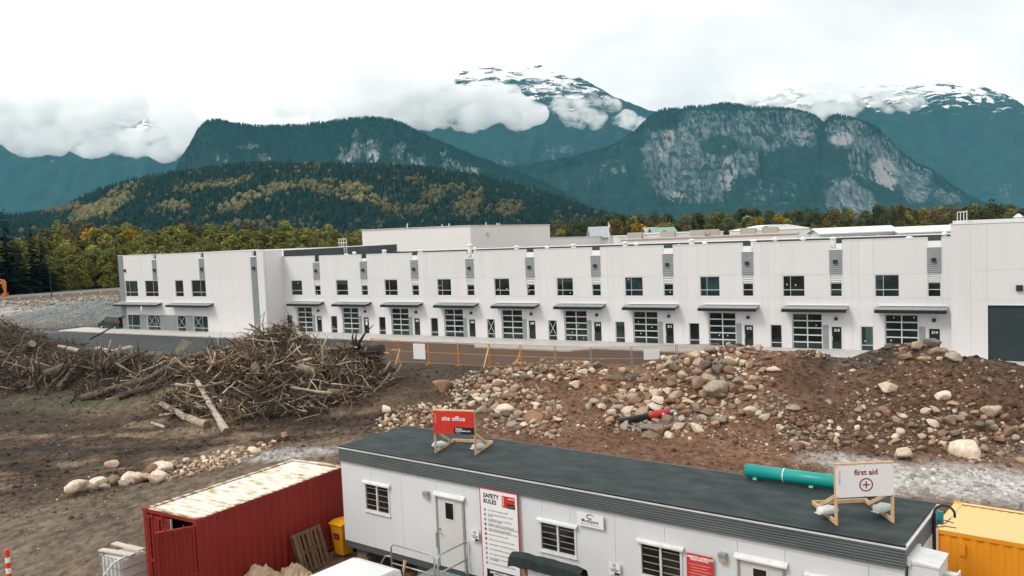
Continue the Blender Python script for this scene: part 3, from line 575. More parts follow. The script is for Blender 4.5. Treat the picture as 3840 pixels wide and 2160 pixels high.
def window(x0, x1, z0, z1, y, vs=(), hs=(), gl=None, fw=0.055, cross=(), curtain=False, parent=None):
    """glazed opening: frame ring and bars, one pane object per light"""
    w_ = empty('window', (0, 0, 0), parent=parent or wh); yy = y + 0.07
    fr = MB()
    fr.box(x0, yy, z0, x1, yy + 0.06, z0 + fw); fr.box(x0, yy, z1 - fw, x1, yy + 0.06, z1); fr.box(x0, yy, z0 + fw, x0 + fw, yy + 0.06, z1 - fw); fr.box(x1 - fw, yy, z0 + fw, x1, yy + 0.06, z1 - fw)
    zb = [z0 + fw] + [h for h in hs] + [z1 - fw]; xb = [x0 + fw] + [v for v in vs] + [x1 - fw]
    for h in hs: fr.box(x0 + fw, yy, h - fw / 2, x1 - fw, yy + 0.055, h + fw / 2)
    for v in vs: fr.box(v - fw * 0.3, yy + 0.002, z0 + fw, v + fw * 0.3, yy + 0.05, z1 - fw)
    fr.build('frame', m_alu, w_, fix=False)
    for i in range(len(zb) - 1):
        for j in range(len(xb) - 1):
            MB().box(xb[j], yy + 0.03, zb[i], xb[j + 1], yy + 0.045, zb[i + 1]).build('pane', gl or random.choice((m_glass, m_glass, m_glass2)), w_, fix=False)
    for (a, b_) in cross:                                   # taped X on the glass
        h0 = hs[0] if hs else z0
        tp = MB(); tp.beam((a, yy + 0.02, h0 + 0.12), (b_, yy + 0.02, z1 - 0.15), 0.05, 0.01, (0, 1, 0)); tp.beam((b_, yy + 0.014, h0 + 0.12), (a, yy + 0.014, z1 - 0.15), 0.05, 0.01, (0, 1, 0)); tp.build('tape_cross', m_brick, w_)
    if curtain:
        cu = MB()
        for i in range(5): cu.tube([(x0 + 0.42 + i * 0.1, yy + 0.018, (hs[0] if hs else z0) + 0.05), (x0 + 0.40 + i * 0.105, yy + 0.016, z1 - 0.1)], 0.018, 5)
        cu.build('curtain', pm('green_curtain', (0.16, 0.26, 0.24), rough=0.8), w_)
    return w_
def wall_light(x, z, y, w_=0.42, h=0.42, d=0.22):
    l_ = empty('wall_light', parent=wh); MB().prism([(y - d, z - h / 2), (y - d * 0.75, z + h / 2), (y, z + h / 2), (y, z - h / 2)], x - w_ / 2, x + w_ / 2, 'x').build('housing', m_black, l_, bevel=0.015)
    MB().box(x - w_ * 0.35, y - d * 0.9, z - h / 2 - 0.012, x + w_ * 0.35, y - 0.03, z - h / 2 - 0.001).build('lens', m_alu, l_)
def ribbed(name, x0, x1, z0, z1, y, pitch, mat, depth=0.035):
    """horizontal ribbed cladding: backing sheet plus one rib piece per course"""
    r_ = empty(name, parent=wh); MB().box(x0, y, z0, x1, y + 0.05, z1).build('backing', mat, r_, fix=False)
    z = z0 + pitch * 0.2
    while z + pitch * 0.6 < z1:
        MB().prism([(y, z), (y - depth, z + pitch * 0.14), (y - depth, z + pitch * 0.45), (y, z + pitch * 0.6)], x0 + 0.02, x1 - 0.02, 'x').build('rib', mat, r_, fix=False); z += pitch
def louver(x0, x1, z0, z1, y, n=4):
    r_ = empty('louver', parent=wh); MB().box(x0, y + 0.08, z0, x1, y + 0.12, z1).build('backing', m_black, r_, fix=False)
    st = (z1 - z0) / n
    for i in range(n):
        z = z0 + i * st; MB().prism([(y + 0.08, z + st * 0.95), (y + 0.0, z + st * 0.35), (y + 0.0, z + st * 0.2), (y + 0.08, z + st * 0.72)], x0, x1, 'x').build('slat', m_cap, r_, fix=False)
def canopy(x0, x1, y, z, depth=1.05, drop=0.16):
    """corrugated metal rain canopy on a black steel edge beam"""
    c_ = empty('canopy', parent=wh); n = int((x1 - x0) / 0.19); vs = []; fs = []
    for i in range(n * 2 + 1):
        xx = x0 + (x1 - x0) * i / (n * 2); h = 0.045 if i % 2 else 0.0
        vs += [(xx, y - depth, z - drop + h), (xx, y - 0.01, z + h), (xx, y - depth, z - drop + h - 0.012), (xx, y - 0.01, z + h - 0.012)]
    for i in range(n * 2):
        a = i * 4; fs += [(a, a + 4, a + 5, a + 1), (a + 2, a + 3, a + 7, a + 6), (a, a + 2, a + 6, a + 4)]
    MB().add(vs, fs).build('corrugated_sheet', m_galv, c_, fix=False)
    MB().box(x0 + 0.35, y - 0.14, z + 0.06, x1 - 0.02, y - 0.004, z + 0.11).build('flashing', m_cap, c_, fix=False)
    MB().box(x0 + 0.04, y - depth - 0.01, z - drop - 0.27, x1 - 0.04, y - depth + 0.09, z - drop - 0.02).build('edge_beam', m_black, c_, fix=False)
    for xx in (x0 + 0.08, x1 - 0.16): MB().prism([(y - depth + 0.12, z - drop - 0.2), (y - 0.01, z - 0.22), (y - 0.01, z - 0.03), (y - depth + 0.12, z - drop - 0.04)], xx, xx + 0.07, 'x').build('side_beam', m_black, c_, fix=False)
RX = Matrix.Rotation(math.pi / 2, 4, 'X')
def sign_M(x, y, z): return Matrix.Translation((x, y, z)) @ RX

PITCH_B = 7.31
ROWS = [(0.0, 4.395), (4.425, 6.345), (6.375, 9.15)]
for k in range(10):
    B = 35.96 + (k - 6) * PITCH_B; num = 305 + k
    holes = [(B - 3.88, B - 2.07, 4.50, 6.29), (B - 0.02, B + 0.91, 4.51, 6.29), (B - 3.2, B - 0.71, 0.0, 3.09), (B - 0.05, B + 0.88, 0.0, 2.11), (B - 5.01, B - 4.05, 0.04, 2.08), (B + 0.0, B + 0.95, 8.42, 9.3)]
    cuts = [B - 5.65, B - 5.06, B - 4.0, B + 1.0, B + 1.66]
    if k == 0: cuts[0] = -13.05
    if k == 9: cuts[-1] = 59.68
    for z0, z1 in ROWS:
        for a, b_ in zip(cuts[:-1], cuts[1:]): wall_panel(a + 0.004, b_ - 0.004, z0, z1, 0.0, holes)
    window(B - 3.88, B - 2.07, 4.50, 6.29, 0, [B - 3.26] if k > 1 else [], [5.08], gl=m_glass2 if k in (6, 7, 9) else m_glass)
    ribbed('ribbed_panel', B - 0.05, B + 0.93, 6.41, 8.37, -0.055, 0.16, m_rib if k > 2 else m_rib)
    MB().box(B - 0.1, -0.1, 8.385, B + 0.99, 0.32, 8.43).build('ledge_cap', m_cap, wh)
    wall_light(B + 0.43, 7.42, -0.09, 0.32, 0.32, 0.16)
    louver(B - 0.02, B + 0.91, 5.68, 6.29, 0.02)
    window(B - 0.02, B + 0.91, 4.51, 5.66, 0, [], [5.09], gl=m_glass)
    canopy(B - 3.85, B + 1.4, 0, 3.72)
    g_d = empty('overhead_door', parent=wh); x0, x1, z0, z1 = B - 3.2, B - 0.71, 0.02, 3.06; yy = 0.16; fr = MB()
    for i in range(6): fr.box(x0, yy, z0 + (z1 - z0) * i / 5 - (0.05 if i else 0), x1, yy + 0.05, z0 + (z1 - z0) * i / 5 + (0.05 if i < 5 else 0.0))
    for xx in (x0, (x0 + x1) / 2 - 0.045, x1 - 0.09): fr.box(xx, yy - 0.004, z0, xx + 0.09, yy + 0.046, z1)
    fr.build('rails', m_alu, g_d, fix=False)
    for i in range(5):
        for j in range(2):
            MB().box(x0 + 0.08 + j * (x1 - x0) / 2, yy + 0.025, z0 + (z1 - z0) * i / 5 + 0.04, x0 + (j + 1) * (x1 - x0) / 2 - 0.04, yy + 0.04, z0 + (z1 - z0) * (i + 1) / 5 - 0.04).build('pane', m_glass2 if (i == 0 or k in (1,)) else m_glass, g_d, fix=False)
    ribbed('ribbed_panel', B - 0.68, B - 0.22, 0.13, 2.14, -0.04, 0.085, m_rib, 0.02)
    d_ = empty('unit_door', parent=wh); dx0, dx1 = B - 0.05, B + 0.88; fr = MB(); fr.box(dx0, 0.03, 0, dx0 + 0.09, 0.1, 2.11); fr.box(dx1 - 0.09, 0.03, 0, dx1, 0.1, 2.11); fr.box(dx0 + 0.09, 0.03, 1.99, dx1 - 0.09, 0.1, 2.11); fr.box(dx0 + 0.09, 0.03, 0.0, dx1 - 0.09, 0.1, 0.16)
    fr.build('frame', m_alu, d_, fix=False); MB().box(dx0 + 0.09, 0.06, 0.16, dx1 - 0.09, 0.08, 1.99).build('pane', m_glass, d_, fix=False)
    MB().tube([(dx0 + 0.14, 0.02, 0.85), (dx0 + 0.14, -0.03, 0.88), (dx0 + 0.14, -0.03, 1.17), (dx0 + 0.14, 0.02, 1.2)], 0.018, 6).build('handle', m_alu, d_)
    text('lettering', str(num), 0.30, m_paper, d_, sign_M(B + 0.43, 0.055, 1.70), bold=0.012)
    if k == 1: MB().box(B + 0.28, 0.045, 1.1, B + 0.55, 0.055, 1.52).build('notice', m_paper, d_)
    wall_light(B + 0.40, 2.68, 0.0, 0.24, 0.26, 0.2)
    window(B - 5.01, B - 4.05, 0.04 if k < 8 else 0.04, 2.08, 0, [], [0.53], gl=m_glass2 if k == 9 else m_glass, cross=[(B - 4.9, B - 4.2)] if k in (4, 5) else (), curtain=(k == 9))
_q = random.Random(3)                                          # maker's stickers left on the new glass
for w_ in [o for o in wh.children if o.name.split('.')[0] in ('window', 'overhead_door')]:
    for pn in [c for c in w_.children if c.name.startswith('pane')]:
        if _q.random() < 0.22:
            xs_ = [v.co.x for v in pn.data.vertices]; zs_ = [v.co.z for v in pn.data.vertices]; y0_ = min(v.co.y for v in pn.data.vertices); sx0 = _q.uniform(min(xs_) + .05, max(xs_) - .15); sz0 = _q.uniform(min(zs_) + .05, max(zs_) - .2)
            MB().box(sx0, y0_ - .006, sz0, sx0 + .08, y0_ - .001, sz0 + .11).build('sticker', m_paper, w_, fix=False)
        elif _q.random() < 0.16:
            xs_ = [v.co.x for v in pn.data.vertices]; zs_ = [v.co.z for v in pn.data.vertices]; y0_ = min(v.co.y for v in pn.data.vertices); hh_ = (max(zs_) - min(zs_)) * _q.uniform(.2, .6)
            MB().box(min(xs_) + .04, y0_ - .004, max(zs_) - hh_, max(xs_) - .04, y0_ - .001, max(zs_) - .02).build('blind', m_blind, w_, fix=False)
jm = MB(); jm.box(-13.05, 0.02, 4.39, 59.68, 0.2, 4.43); jm.box(-13.05, 0.02, 6.34, 59.68, 0.2, 6.38); jm.build('joint_strip', m_joint, wh)
cp = MB()
for k in range(10):
    B = 35.96 + (k - 6) * PITCH_B; a = -13.05 if k == 0 else B - PITCH_B + 0.97; cp.box(a, -0.03, 9.153, B - 0.02, 0.34, 9.2)
cp.box(57.89 + 0.97, -0.03, 9.153, 59.68, 0.34, 9.2); cp.build('parapet_cap', m_cap, wh, fix=False)
MB().box(-13.0, 0.32, 8.0, 59.7, 22.0, 8.3).build('roof', m_roofw, wh)
MB().box(-13.0, 21.7, 8.31, 59.7, 22.0, 8.9).build('rear_parapet', m_mem, wh); MB().box(-13.0, 21.66, 8.903, 59.7, 22.04, 8.99).build('parapet_cap', m_cap, wh)
MB().box(-13.0, 21.75, 0, 59.7, 21.98, 8.29).build('rear_wall', m_wall, wh)
# left wing
LW = -3.0; WROWS = [(0.0, 4.395), (4.425, 6.715), (6.745, 10.06)]
upw = [(-39.98, -37.29), (-35.70, -32.98), (-29.54, -27.92), (-26.33, -23.61)]; lww = [(-40.0, -37.31), (-35.74, -33.04), (-29.6, -27.93), (-26.39, -23.66)]
STR = [(-33.89, -33.02), (-24.57, -23.65), (-15.19, -14.19)]
holes = [(a, b_, 4.52, 6.65) for a, b_ in upw] + [(a, b_, 0.02, 2.09) for a, b_ in lww] + [(a + 0.3, b_ + 0.02, 9.47, 10.2) for a, b_ in STR]
wc = [-40.05, -36.4, -32.3, -30.0, -22.6, -18.6, -13.05]
for z0, z1 in WROWS:
    for a, b_ in zip(wc[:-1], wc[1:]): wall_panel(a + 0.004, b_ - 0.004, z0, z1, LW, holes)
MB().box(-41.15, LW - 0.02, 0, -40.06, 0, 10.06).build('grey_corner', m_grey, wh)
jm = MB(); jm.box(-40.05, LW + 0.02, 4.39, -13.06, LW + 0.2, 4.43); jm.box(-40.05, LW + 0.02, 6.71, -13.06, LW + 0.2, 6.75); jm.build('joint_strip', m_joint, wh)
for i, (a, b_) in enumerate(upw):
    v = [[a + 0.33 * (b_ - a)], [a + 0.6 * (b_ - a)], [], [a + 0.62 * (b_ - a)]][i]; window(a, b_, 4.52, 6.65, LW, v, [5.12], gl=m_glass2 if i in (0,) else m_glass)
for i, (a, b_) in enumerate(lww):
    v = [[a + 0.36 * (b_ - a)], [a + 0.62 * (b_ - a)], [], [a + 0.62 * (b_ - a)]][i]
    cr = [(), [(a + 0.25, a + 1.5), (a + 1.85, a + 2.5)], [(a + 0.2, a + 1.4)], [(a + 0.2, a + 1.45)]][i]; window(a, b_, 0.02, 2.09, LW, v, [0.55], gl=m_glass2, cross=cr)
for a, b_ in ((-37.25, -35.8), (-32.98, -29.66), (-27.87, -26.45)): MB().box(a, LW - 0.03, 0.13, b_, LW + 0.1, 2.12).build('grey_infill', m_grey, wh)
for i, (a, b_) in enumerate(STR):
    z0 = 6.74 if i < 2 else 0.13
    n = 2 if i < 2 else 7
    for j in range(n): MB().box(a, LW - 0.05, z0 + (9.34 - z0) * j / n + 0.008, b_, LW - 0.003, z0 + (9.34 - z0) * (j + 1) / n - 0.008).build('grey_infill', m_grey, wh)
    MB().box(a - 0.04, LW - 0.08, 9.345, b_ + 0.04, LW + 0.3, 9.40).build('ledge_cap', m_cap, wh); wall_light(0.5 * (a + b_) + 0.05, 8.03, LW - 0.05, 0.36, 0.36, 0.18)
    MB().box(a - 0.5, LW + 0.34, 9.32, b_ + 0.2, LW + 0.40, 10.05).build('slot_backing', m_mem, wh)
wall_light(-39.75, 8.05, LW, 0.36, 0.36, 0.2)
canopy(-41.5, -32.4, LW, 3.70); canopy(-30.4, -22.3, LW, 3.70)
MB().prism([(-35.2, 3.35), (-34.95, 3.4), (-35.15, 2.75), (-35.35, 2.85)], LW - 1.2, LW - 1.17).build('torn_flashing', m_cap, wh)
cp = MB(); last = -41.17
for a, b_ in STR: cp.box(last, LW - 0.04, 10.063, a + 0.3, LW + 0.36, 10.12); last = b_ + 0.02
cp.box(last, LW - 0.04, 10.063, -13.0, LW + 0.36, 10.12); cp.build('parapet_cap', m_cap, wh, fix=False)
MB().box(-41.1, LW + 0.32, 9.0, -13.1, 21.9, 9.3).build('roof', m_roofw, wh)
MB().box(-13.06, LW + 0.31, 0.0, -13.0, -0.01, 10.06).build('return_wall', m_wall, wh)
MB().box(-13.08, 0.31, 8.31, -13.0, 22.0, 9.95).build('side_parapet', m_mem, wh); MB().box(-13.3, 0.0, 9.953, -12.97, 22.05, 10.05).build('parapet_cap', m_cap, wh)
MB().box(-41.1, 21.7, 0, -13.1, 22.0, 9.9).build('rear_wall', m_wall, wh); MB().box(-41.15, 0.02, 0, -41.0, 21.7, 10.0).build('side_wall', m_wall, wh)
# right wing
rw = [59.72, 61.0, 62.1, 66.0, 72, 92]; holes = [(62.1, 68.0, 0, 4.18)]
for z0, z1 in ((0, 4.555), (4.585, 6.735), (6.765, 10.15)):
    for a, b_ in zip(rw[:-1], rw[1:]): wall_panel(a + 0.004, b_ - 0.004, z0, z1, LW, holes)
jm = MB(); jm.box(61, LW + 0.02, 4.55, 92, LW + 0.2, 4.59); jm.box(61, LW + 0.02, 6.73, 92, LW + 0.2, 6.77); jm.box(59.73, LW - 0.003, 4.5, 60.99, LW + 0.2, 4.64); jm.box(59.73, LW - 0.003, 6.68, 60.99, LW + 0.2, 6.82); jm.build('joint_strip', m_wall, wh)
rd = empty('roller_door', parent=wh)
for i in range(11): MB().box(62.1, LW + 0.12 + 0.006 * (i % 2), 0.01 + i * 0.38, 68, LW + 0.17, 0.01 + (i + 1) * 0.38 - 0.012).build('slat', m_dgreen, rd, fix=False)
fr = MB(); fr.box(62.0, LW - 0.03, 0, 62.1, LW + 0.1, 4.26); fr.box(62.1, LW - 0.03, 4.18, 68, LW + 0.1, 4.26); fr.build('frame', m_joint, rd, fix=False)
wall_light(64.1, 5.44, LW, 0.42, 0.42, 0.2)
MB().box(59.68, LW - 0.04, 10.153, 92, LW + 0.4, 10.22).build('parapet_cap', m_cap, wh); MB().box(59.72, LW + 0.31, 9.5, 92, 22, 9.7).build('roof', m_roofw, wh); MB().box(59.74, LW + 0.31, 0.0, 60.0, 22, 10.1).build('side_wall', m_wall, wh); MB().box(59.8, LW + 0.9, 9.7, 92, LW + 1.1, 10.42).build('upstand', m_wall, wh)

# roof furniture: each vent, ladder is a thing of its own standing on the roof
m_vent = pm('white_vent_metal', (0.62, 0.64, 0.64), (0.70, 0.71, 0.71), 2, 0.5, metal=0.1)
def vent(s, ztop, kind, where, zb=8.3, d=6.0):
    x, y = bl(s, d); h = ztop - zb; r_ = empty('roof_vent', (x, y, zb), BANG, where, 'roof vent', 'vents on the warehouse roof')
    if kind == 'cowl':
        MB().tube([(0, 0, 0), (0, 0, h * 0.72)], 0.11, 10).build('pipe', m_vent, r_, smooth=True); MB().tube([(0, 0, h * 0.72), (0, 0, h * 0.76), (0, 0, h * 0.9), (0, 0, h)], [0.16, 0.26, 0.24, 0.06], 12).build('cowl', m_vent, r_, smooth=True)
    elif kind == 'dome':
        MB().tube([(0, 0, 0), (0, 0, h * 0.6)], 0.22, 12).build('curb', m_vent, r_); MB().tube([(0, 0, h * 0.6), (0, 0, h * 0.8), (0, 0, h * 0.95), (0, 0, h)], [0.42, 0.38, 0.22, 0.05], 12).build('dome', m_vent, r_, smooth=True)
    else:
        MB().tube([(0, 0, 0), (0, 0, h * 0.85)], 0.24, 12).build('duct', m_vent, r_, smooth=True)
        for i in range(4): MB().tube([(0, 0, h * (0.2 + i * 0.16)), (0, 0, h * (0.24 + i * 0.16))], 0.265, 12).build('seam_ring', m_vent, r_)
        MB().tube([(0, 0, h * 0.85), (0, 0, h * 0.9), (0, 0, h)], [0.33, 0.33, 0.12], 12).build('cap', m_vent, r_)
VL = {'cowl': 'slim white pipe vent with flared cowl on the long warehouse roof', 'dome': 'low white domed vent on the long warehouse roof', 'duct': 'stout round metal exhaust duct on the long warehouse roof'}
for s, zt, kd in [(-6.8, 9.45, 'cowl'), (-2.0, 9.55, 'duct'), (-8.1, 9.2, 'dome'), (3.5, 9.45, 'duct'), (10.5, 9.9, 'duct'), (11.2, 9.5, 'cowl'), (16.7, 9.5, 'duct'), (20.5, 9.4, 'cowl'), (23.7, 9.5, 'duct'), (29.6, 9.55, 'duct'), (30.8, 9.45, 'cowl'), (36.6, 9.6, 'duct'), (37.9, 9.3, 'cowl'), (42.6, 9.35, 'duct'), (44.6, 9.5, 'cowl'), (47.1, 9.45, 'cowl'), (49.7, 9.35, 'duct'), (58.6, 9.5, 'cowl'), (-3.3, 9.0, 'dome'), (35.3, 9.1, 'dome'), (55.9, 9.2, 'dome')]:
    vent(s, zt, kd, VL[kd])
x, y = bl(64.0, 1.0); r_ = empty('roof_vent', (x, y, 9.7), BANG, 'white mushroom vent on the taller right wing roof', 'roof vent'); MB().tube([(0, 0, 0), (0, 0, 0.8)], 0.16, 10).build('pipe', m_vent, r_); MB().tube([(0, 0, 0.72), (0, 0, 0.8), (0, 0, 1.05)], [0.3, 0.36, 0.05], 12).build('cowl', m_vent, r_)
def roof_ladder(s, d, z0, z1, cage, label, along):
    x, y = bl(s, d); r_ = empty('roof_ladder', (x, y, z0), BANG + along, label, 'ladder'); H_ = z1 - z0
    for a in (-0.25, 0.25): MB().tube([(a, 0, 0), (a, 0, H_)], 0.035, 6).build('rail', m_cap, r_)
    for i in range(int((H_ - 0.9) / 0.3)): MB().tube([(-0.25, 0, 0.25 + i * 0.3), (0.25, 0, 0.25 + i * 0.3)], 0.022, 6).build('rung', m_cap, r_)
    if cage:
        for a in (-0.25, 0.25):
            MB().tube([(a, 0, H_), (a, 0.85, H_), (a, 0.85, H_ - 1.0), (a, 0.0, H_ - 1.0)], 0.035, 6).build('guard_rail', m_cap, r_); MB().tube([(a, 0, H_ - 0.5), (a, 0.85, H_ - 0.5)], 0.03, 6).build('guard_rail', m_cap, r_)
        MB().tube([(-0.25, 0.85, H_), (0.25, 0.85, H_)], 0.03, 6).build('guard_rail', m_cap, r_)
roof_ladder(-12.8, 11, 8.3, 11.05, True, 'white fixed roof ladder with guard rails on the dark parapet', math.pi / 2)
x, y = bl(60.35, LW + 0.5); r_ = empty('roof_guard_rail', (x, y, 10.2), BANG, 'small white four post guard rail on the right wing parapet', 'guard rail')
for a in (0, 0.2, 0.42, 0.62): MB().tube([(a - 0.2, 0, -0.3), (a - 0.2, 0, 0.86 if a < 0.6 else 0.95)], 0.028, 6).build('post', m_cap, r_)
MB().tube([(-0.2, 0, 0.84), (0.42, 0, 0.86)], 0.028, 6).build('top_rail', m_cap, r_); MB().tube([(-0.2, 0, 0.1), (0.42, 0, 0.1)], 0.028, 6).build('bottom_rail', m_cap, r_)

# ------------------------------------------------------------------ buildings beyond
m_wallb = pm('pale_render', (0.72, 0.71, 0.705), (0.76, 0.75, 0.745), 0.1, 0.8)
def tall(name, pts, label, cat='building'):
    """block given by its front top corners (world), dropped to the ground, with a cap and a back wall"""
    r_ = empty(name, (pts[0][0], pts[0][1], 0), 0, label, cat); o0 = np.array([pts[0][0], pts[0][1], 0])
    P = [np.array(p) - o0 for p in pts]; bk = [P[0] + (P[2] - P[1])] * 3 if len(P) == 3 else [p - np.array([17, -10.5, 0]) for p in P]
    for a, b_ in zip(P[:-1], P[1:]):
        d = b_ - a; nv = np.array([-d[1], d[0], 0]); nv = nv / np.linalg.norm(nv) * 0.3
        for z0, z1 in ((0, 0.62), (0.625, 1.0)):
            q0 = [a * [1, 1, z0], b_ * [1, 1, z0], b_ * [1, 1, z1], a * [1, 1, z1]]; MB().add(q0 + [p + nv for p in q0], [(0, 1, 2, 3), (7, 6, 5, 4), (0, 4, 5, 1), (1, 5, 6, 2), (2, 6, 7, 3), (3, 7, 4, 0)]).build('wall', m_wallb, r_)
        MB().beam(a + [0, 0, .04], b_ + [0, 0, .04], 0.36, 0.08).build('parapet_cap', m_cap, r_)
    n = len(P); MB().add([p - [0, 0, .5] for p in P] + [p - [0, 0, .5] for p in bk], [(i, i + 1, n + i + 1, n + i) for i in range(n - 1)]).build('roof', m_roofw, r_, fix=False)
    for a, b_ in ((P[0], bk[0]), (P[-1], bk[-1])): MB().add([a * [1, 1, 0], b_ * [1, 1, 0], b_, a], [(0, 1, 2, 3)]).build('wall', m_wallb, r_, fix=False)
    return r_
tb = tall('tall_warehouse', [at(1357, 863, 164), at(1763, 846, 150), at(2061, 843, 173.6)], 'tall plain white warehouse rising behind the numbered units')
for px_, py_, Y_ in ((1527, 838, 160), (1684, 838, 156), (1822, 835, 158), (1658, 842, 157), (1863, 836, 161), (1872, 836, 162)):
    p = at(px_, py_, Y_); MB().tube([(p[0] - tb.location[0], p[1] - tb.location[1], 11.4), (p[0] - tb.location[0], p[1] - tb.location[1], p[2])], 0.1, 6).build('flue', m_vent, tb)
p = at(1838, 875, 155.0) ; MB().cbox((p[0] - tb.location[0], p[1] - tb.location[1] - 0.6, p[2]), (0.8, 0.5, 0.4)).build('wall_lamp', m_vent, tb)
tall('low_warehouse', [at(2063, 892, 174.5), at(2320, 884, 203)], 'lower plain white warehouse joined beside the tall one')
def gable(name, px0, px1, py_eave, rise, Y, depth, label, mroof, mwall, ang=0.0, cat='building', vert=None):
    a = at(px0, py_eave, Y); b_ = at(px1, py_eave, Y); Lw = float(b_[0] - a[0]); ze = float((a[2] + b_[2]) / 2)
    r_ = empty(name, (a[0], a[1], 0), ang, label, cat)
    MB().box(0, 0, 0, Lw, depth, ze).build('wall', mwall, r_); z1 = ze + rise; o = 0.5
    MB().add([(-o, -o, ze - 0.1), (Lw + o, -o, ze - 0.1), (Lw + o, depth / 2, z1), (-o, depth / 2, z1), (-o, -o, ze + 0.1), (Lw + o, -o, ze + 0.1), (Lw + o, depth / 2, z1 + 0.2), (-o, depth / 2, z1 + 0.2)], [(0, 3, 2, 1), (4, 5, 6, 7), (0, 1, 5, 4), (1, 2, 6, 5), (2, 3, 7, 6), (3, 0, 4, 7)]).build('roof_slope', mroof, r_)
    MB().add([(-o, depth + o, ze - 0.1), (Lw + o, depth + o, ze - 0.1), (Lw + o, depth / 2, z1), (-o, depth / 2, z1), (-o, depth + o, ze + 0.1), (Lw + o, depth + o, ze + 0.1), (Lw + o, depth / 2, z1 + 0.2), (-o, depth / 2, z1 + 0.2)], [(0, 1, 2, 3), (4, 7, 6, 5), (0, 4, 5, 1), (1, 5, 6, 2), (2, 6, 7, 3), (3, 7, 4, 0)]).build('roof_slope', mroof, r_)
    for xx in (0.05, Lw - 0.15): MB().prism([(0.1, ze - 0.1), (depth / 2, z1 - 0.05), (depth - 0.1, ze - 0.1)], xx, xx + 0.1, 'x').build('gable_end', mwall, r_)
    return r_, Lw, ze
m_shed = pm('white_metal_roof', (0.72, 0.74, 0.74), (0.78, 0.79, 0.79), 0.3, 0.45, stretch=(1, 0.1, 1)); m_greenr = pm('green_metal_roof', (0.16, 0.30, 0.24), (0.2, 0.35, 0.28), 0.3, 0.5)
for (x0, x1, ye, Y, lab) in ((3080, 3352, 872, 150, 'white metal roofed shed beyond the warehouse, wide open bay'), (3376, 3640, 868, 146, 'white metal roofed shed nearest the taller right wing')):
    r_, Lw, ze = gable('metal_shed', x0, x1, ye, 0.8, Y, 9, lab, m_shed, m_wallb, math.radians(-6))
    for i in range(4):
        MB().box(Lw * (0.03 + i * 0.245), -0.06, ze - 2.0, Lw * (0.03 + i * 0.245) + Lw * 0.21, -0.005, ze - 0.55).build('open_bay', m_dgreen, r_)  # flat dark panels on the wall stand for the shade inside open bays
    MB().box(-0.1, -0.12, ze - 0.5, Lw + 0.1, -0.02, ze - 0.12).build('fascia', m_cap, r_)
lb = None
for i, (x0, x1, yt, Y, lab) in enumerate(((2320, 2366, 888, 175, 'short white roof block at the end of the far low units'), (2390, 2520, 880, 172, 'long white parapet block of the far low units'), (2530, 2650, 875, 168, 'white parapet block between the roof units'), (2655, 2712, 872, 166, 'short white parapet block right of the rooftop units'), (2780, 3035, 868, 165, 'broad white warehouse with a shallow roof by the tall bush'))):
    a = at(x0, yt, Y); b_ = at(x1, yt, Y); r_ = empty('distant_unit', (a[0], a[1], 0), 0, lab, 'building'); Lw = float(b_[0] - a[0]); zt = float(a[2])
    MB().box(0, 0, 0, Lw, 9, zt).build('wall', m_wallb, r_); MB().box(-0.1, -0.1, zt + 0.003, Lw + 0.1, 9.1, zt + 0.15).build('parapet_cap', m_cap, r_)
    if i == 4: MB().prism([(-0.2, zt + 0.16), (Lw * 0.45, zt + 1.0), (Lw * 0.7, zt + 1.0), (Lw + 0.2, zt + 0.16)], 0.2, 9).build('roof', m_shed, r_)
    else: MB().box(Lw * 0.2, -0.05, 0.2, Lw * 0.8, -0.003, 2.6).build('loading_door', m_dgreen, r_)
lr = at(2330, 905, 150); lr2 = at(2990, 880, 140); r_ = empty('tan_roofed_unit', (lr[0], lr[1], 0), math.atan2(lr2[1] - lr[1], lr2[0] - lr[0]), 'low building with a tan gravel roof carrying air handling units', 'building'); Lw = float(np.linalg.norm(lr2[:2] - lr[:2]))
m_tan = pm('tan_roof', (0.36, 0.30, 0.26), (0.44, 0.38, 0.34), 0.4, 0.9); m_hv = pm('beige_unit_metal', (0.42, 0.38, 0.34), rough=0.6)
MB().box(0, 0, 0, Lw, 12, 8.6).build('wall', m_wallb, r_); MB().box(-0.1, -0.1, 8.603, Lw + 0.1, 12.1, 8.8).build('roof', m_tan, r_)
for i, f in enumerate((0.05, 0.24, 0.43, 0.50, 0.72, 0.84)):
    c_ = r_.matrix_basis @ Vector((Lw * f, 5 + (i % 2) * 2, 8.8)); ru = empty('air_handler', c_, r_.rotation_euler[2], ['leftmost beige rooftop air handler past the white parapet', 'second beige rooftop air handler from the left', 'third beige rooftop air handler from the left', 'fourth beige rooftop air handler from the left', 'fifth beige rooftop air handler from the left', 'rightmost beige rooftop air handler'][i], 'air handler', 'rooftop air handlers')
    MB().box(-1.3, -0.7, 0.1, 1.3, 0.7, 1.15).build('cabinet', m_hv, ru, bevel=0.03); MB().box(-1.4, -0.8, 0.0, 1.4, 0.8, 0.1).build('curb', m_vent, ru); MB().prism([(1.3, 1.1), (1.9, 0.55), (1.9, 0.35), (1.3, 0.35)], -0.5, 0.5).build('intake_hood', m_hv, ru); MB().tube([(-0.6, 0, 1.15), (-0.6, 0, 1.28)], 0.42, 12).build('fan_guard', m_black, ru)
r_, Lw, ze = gable('pitched_house', 2222, 2282, 892, 2.4, 195, 10, 'grey pitched roof house beside the flagpole', m_galv, m_wallb)
r_, Lw, ze = gable('green_roofed_hall', 2455, 2535, 878, 1.5, 210, 9, 'green metal roofed hall among the trees', m_greenr, m_wallb)
r_, Lw, ze = gable('cream_house', 2428, 2460, 876, 1.4, 216, 8, 'small cream house left of the green roofed hall', m_tan, m_wallb)
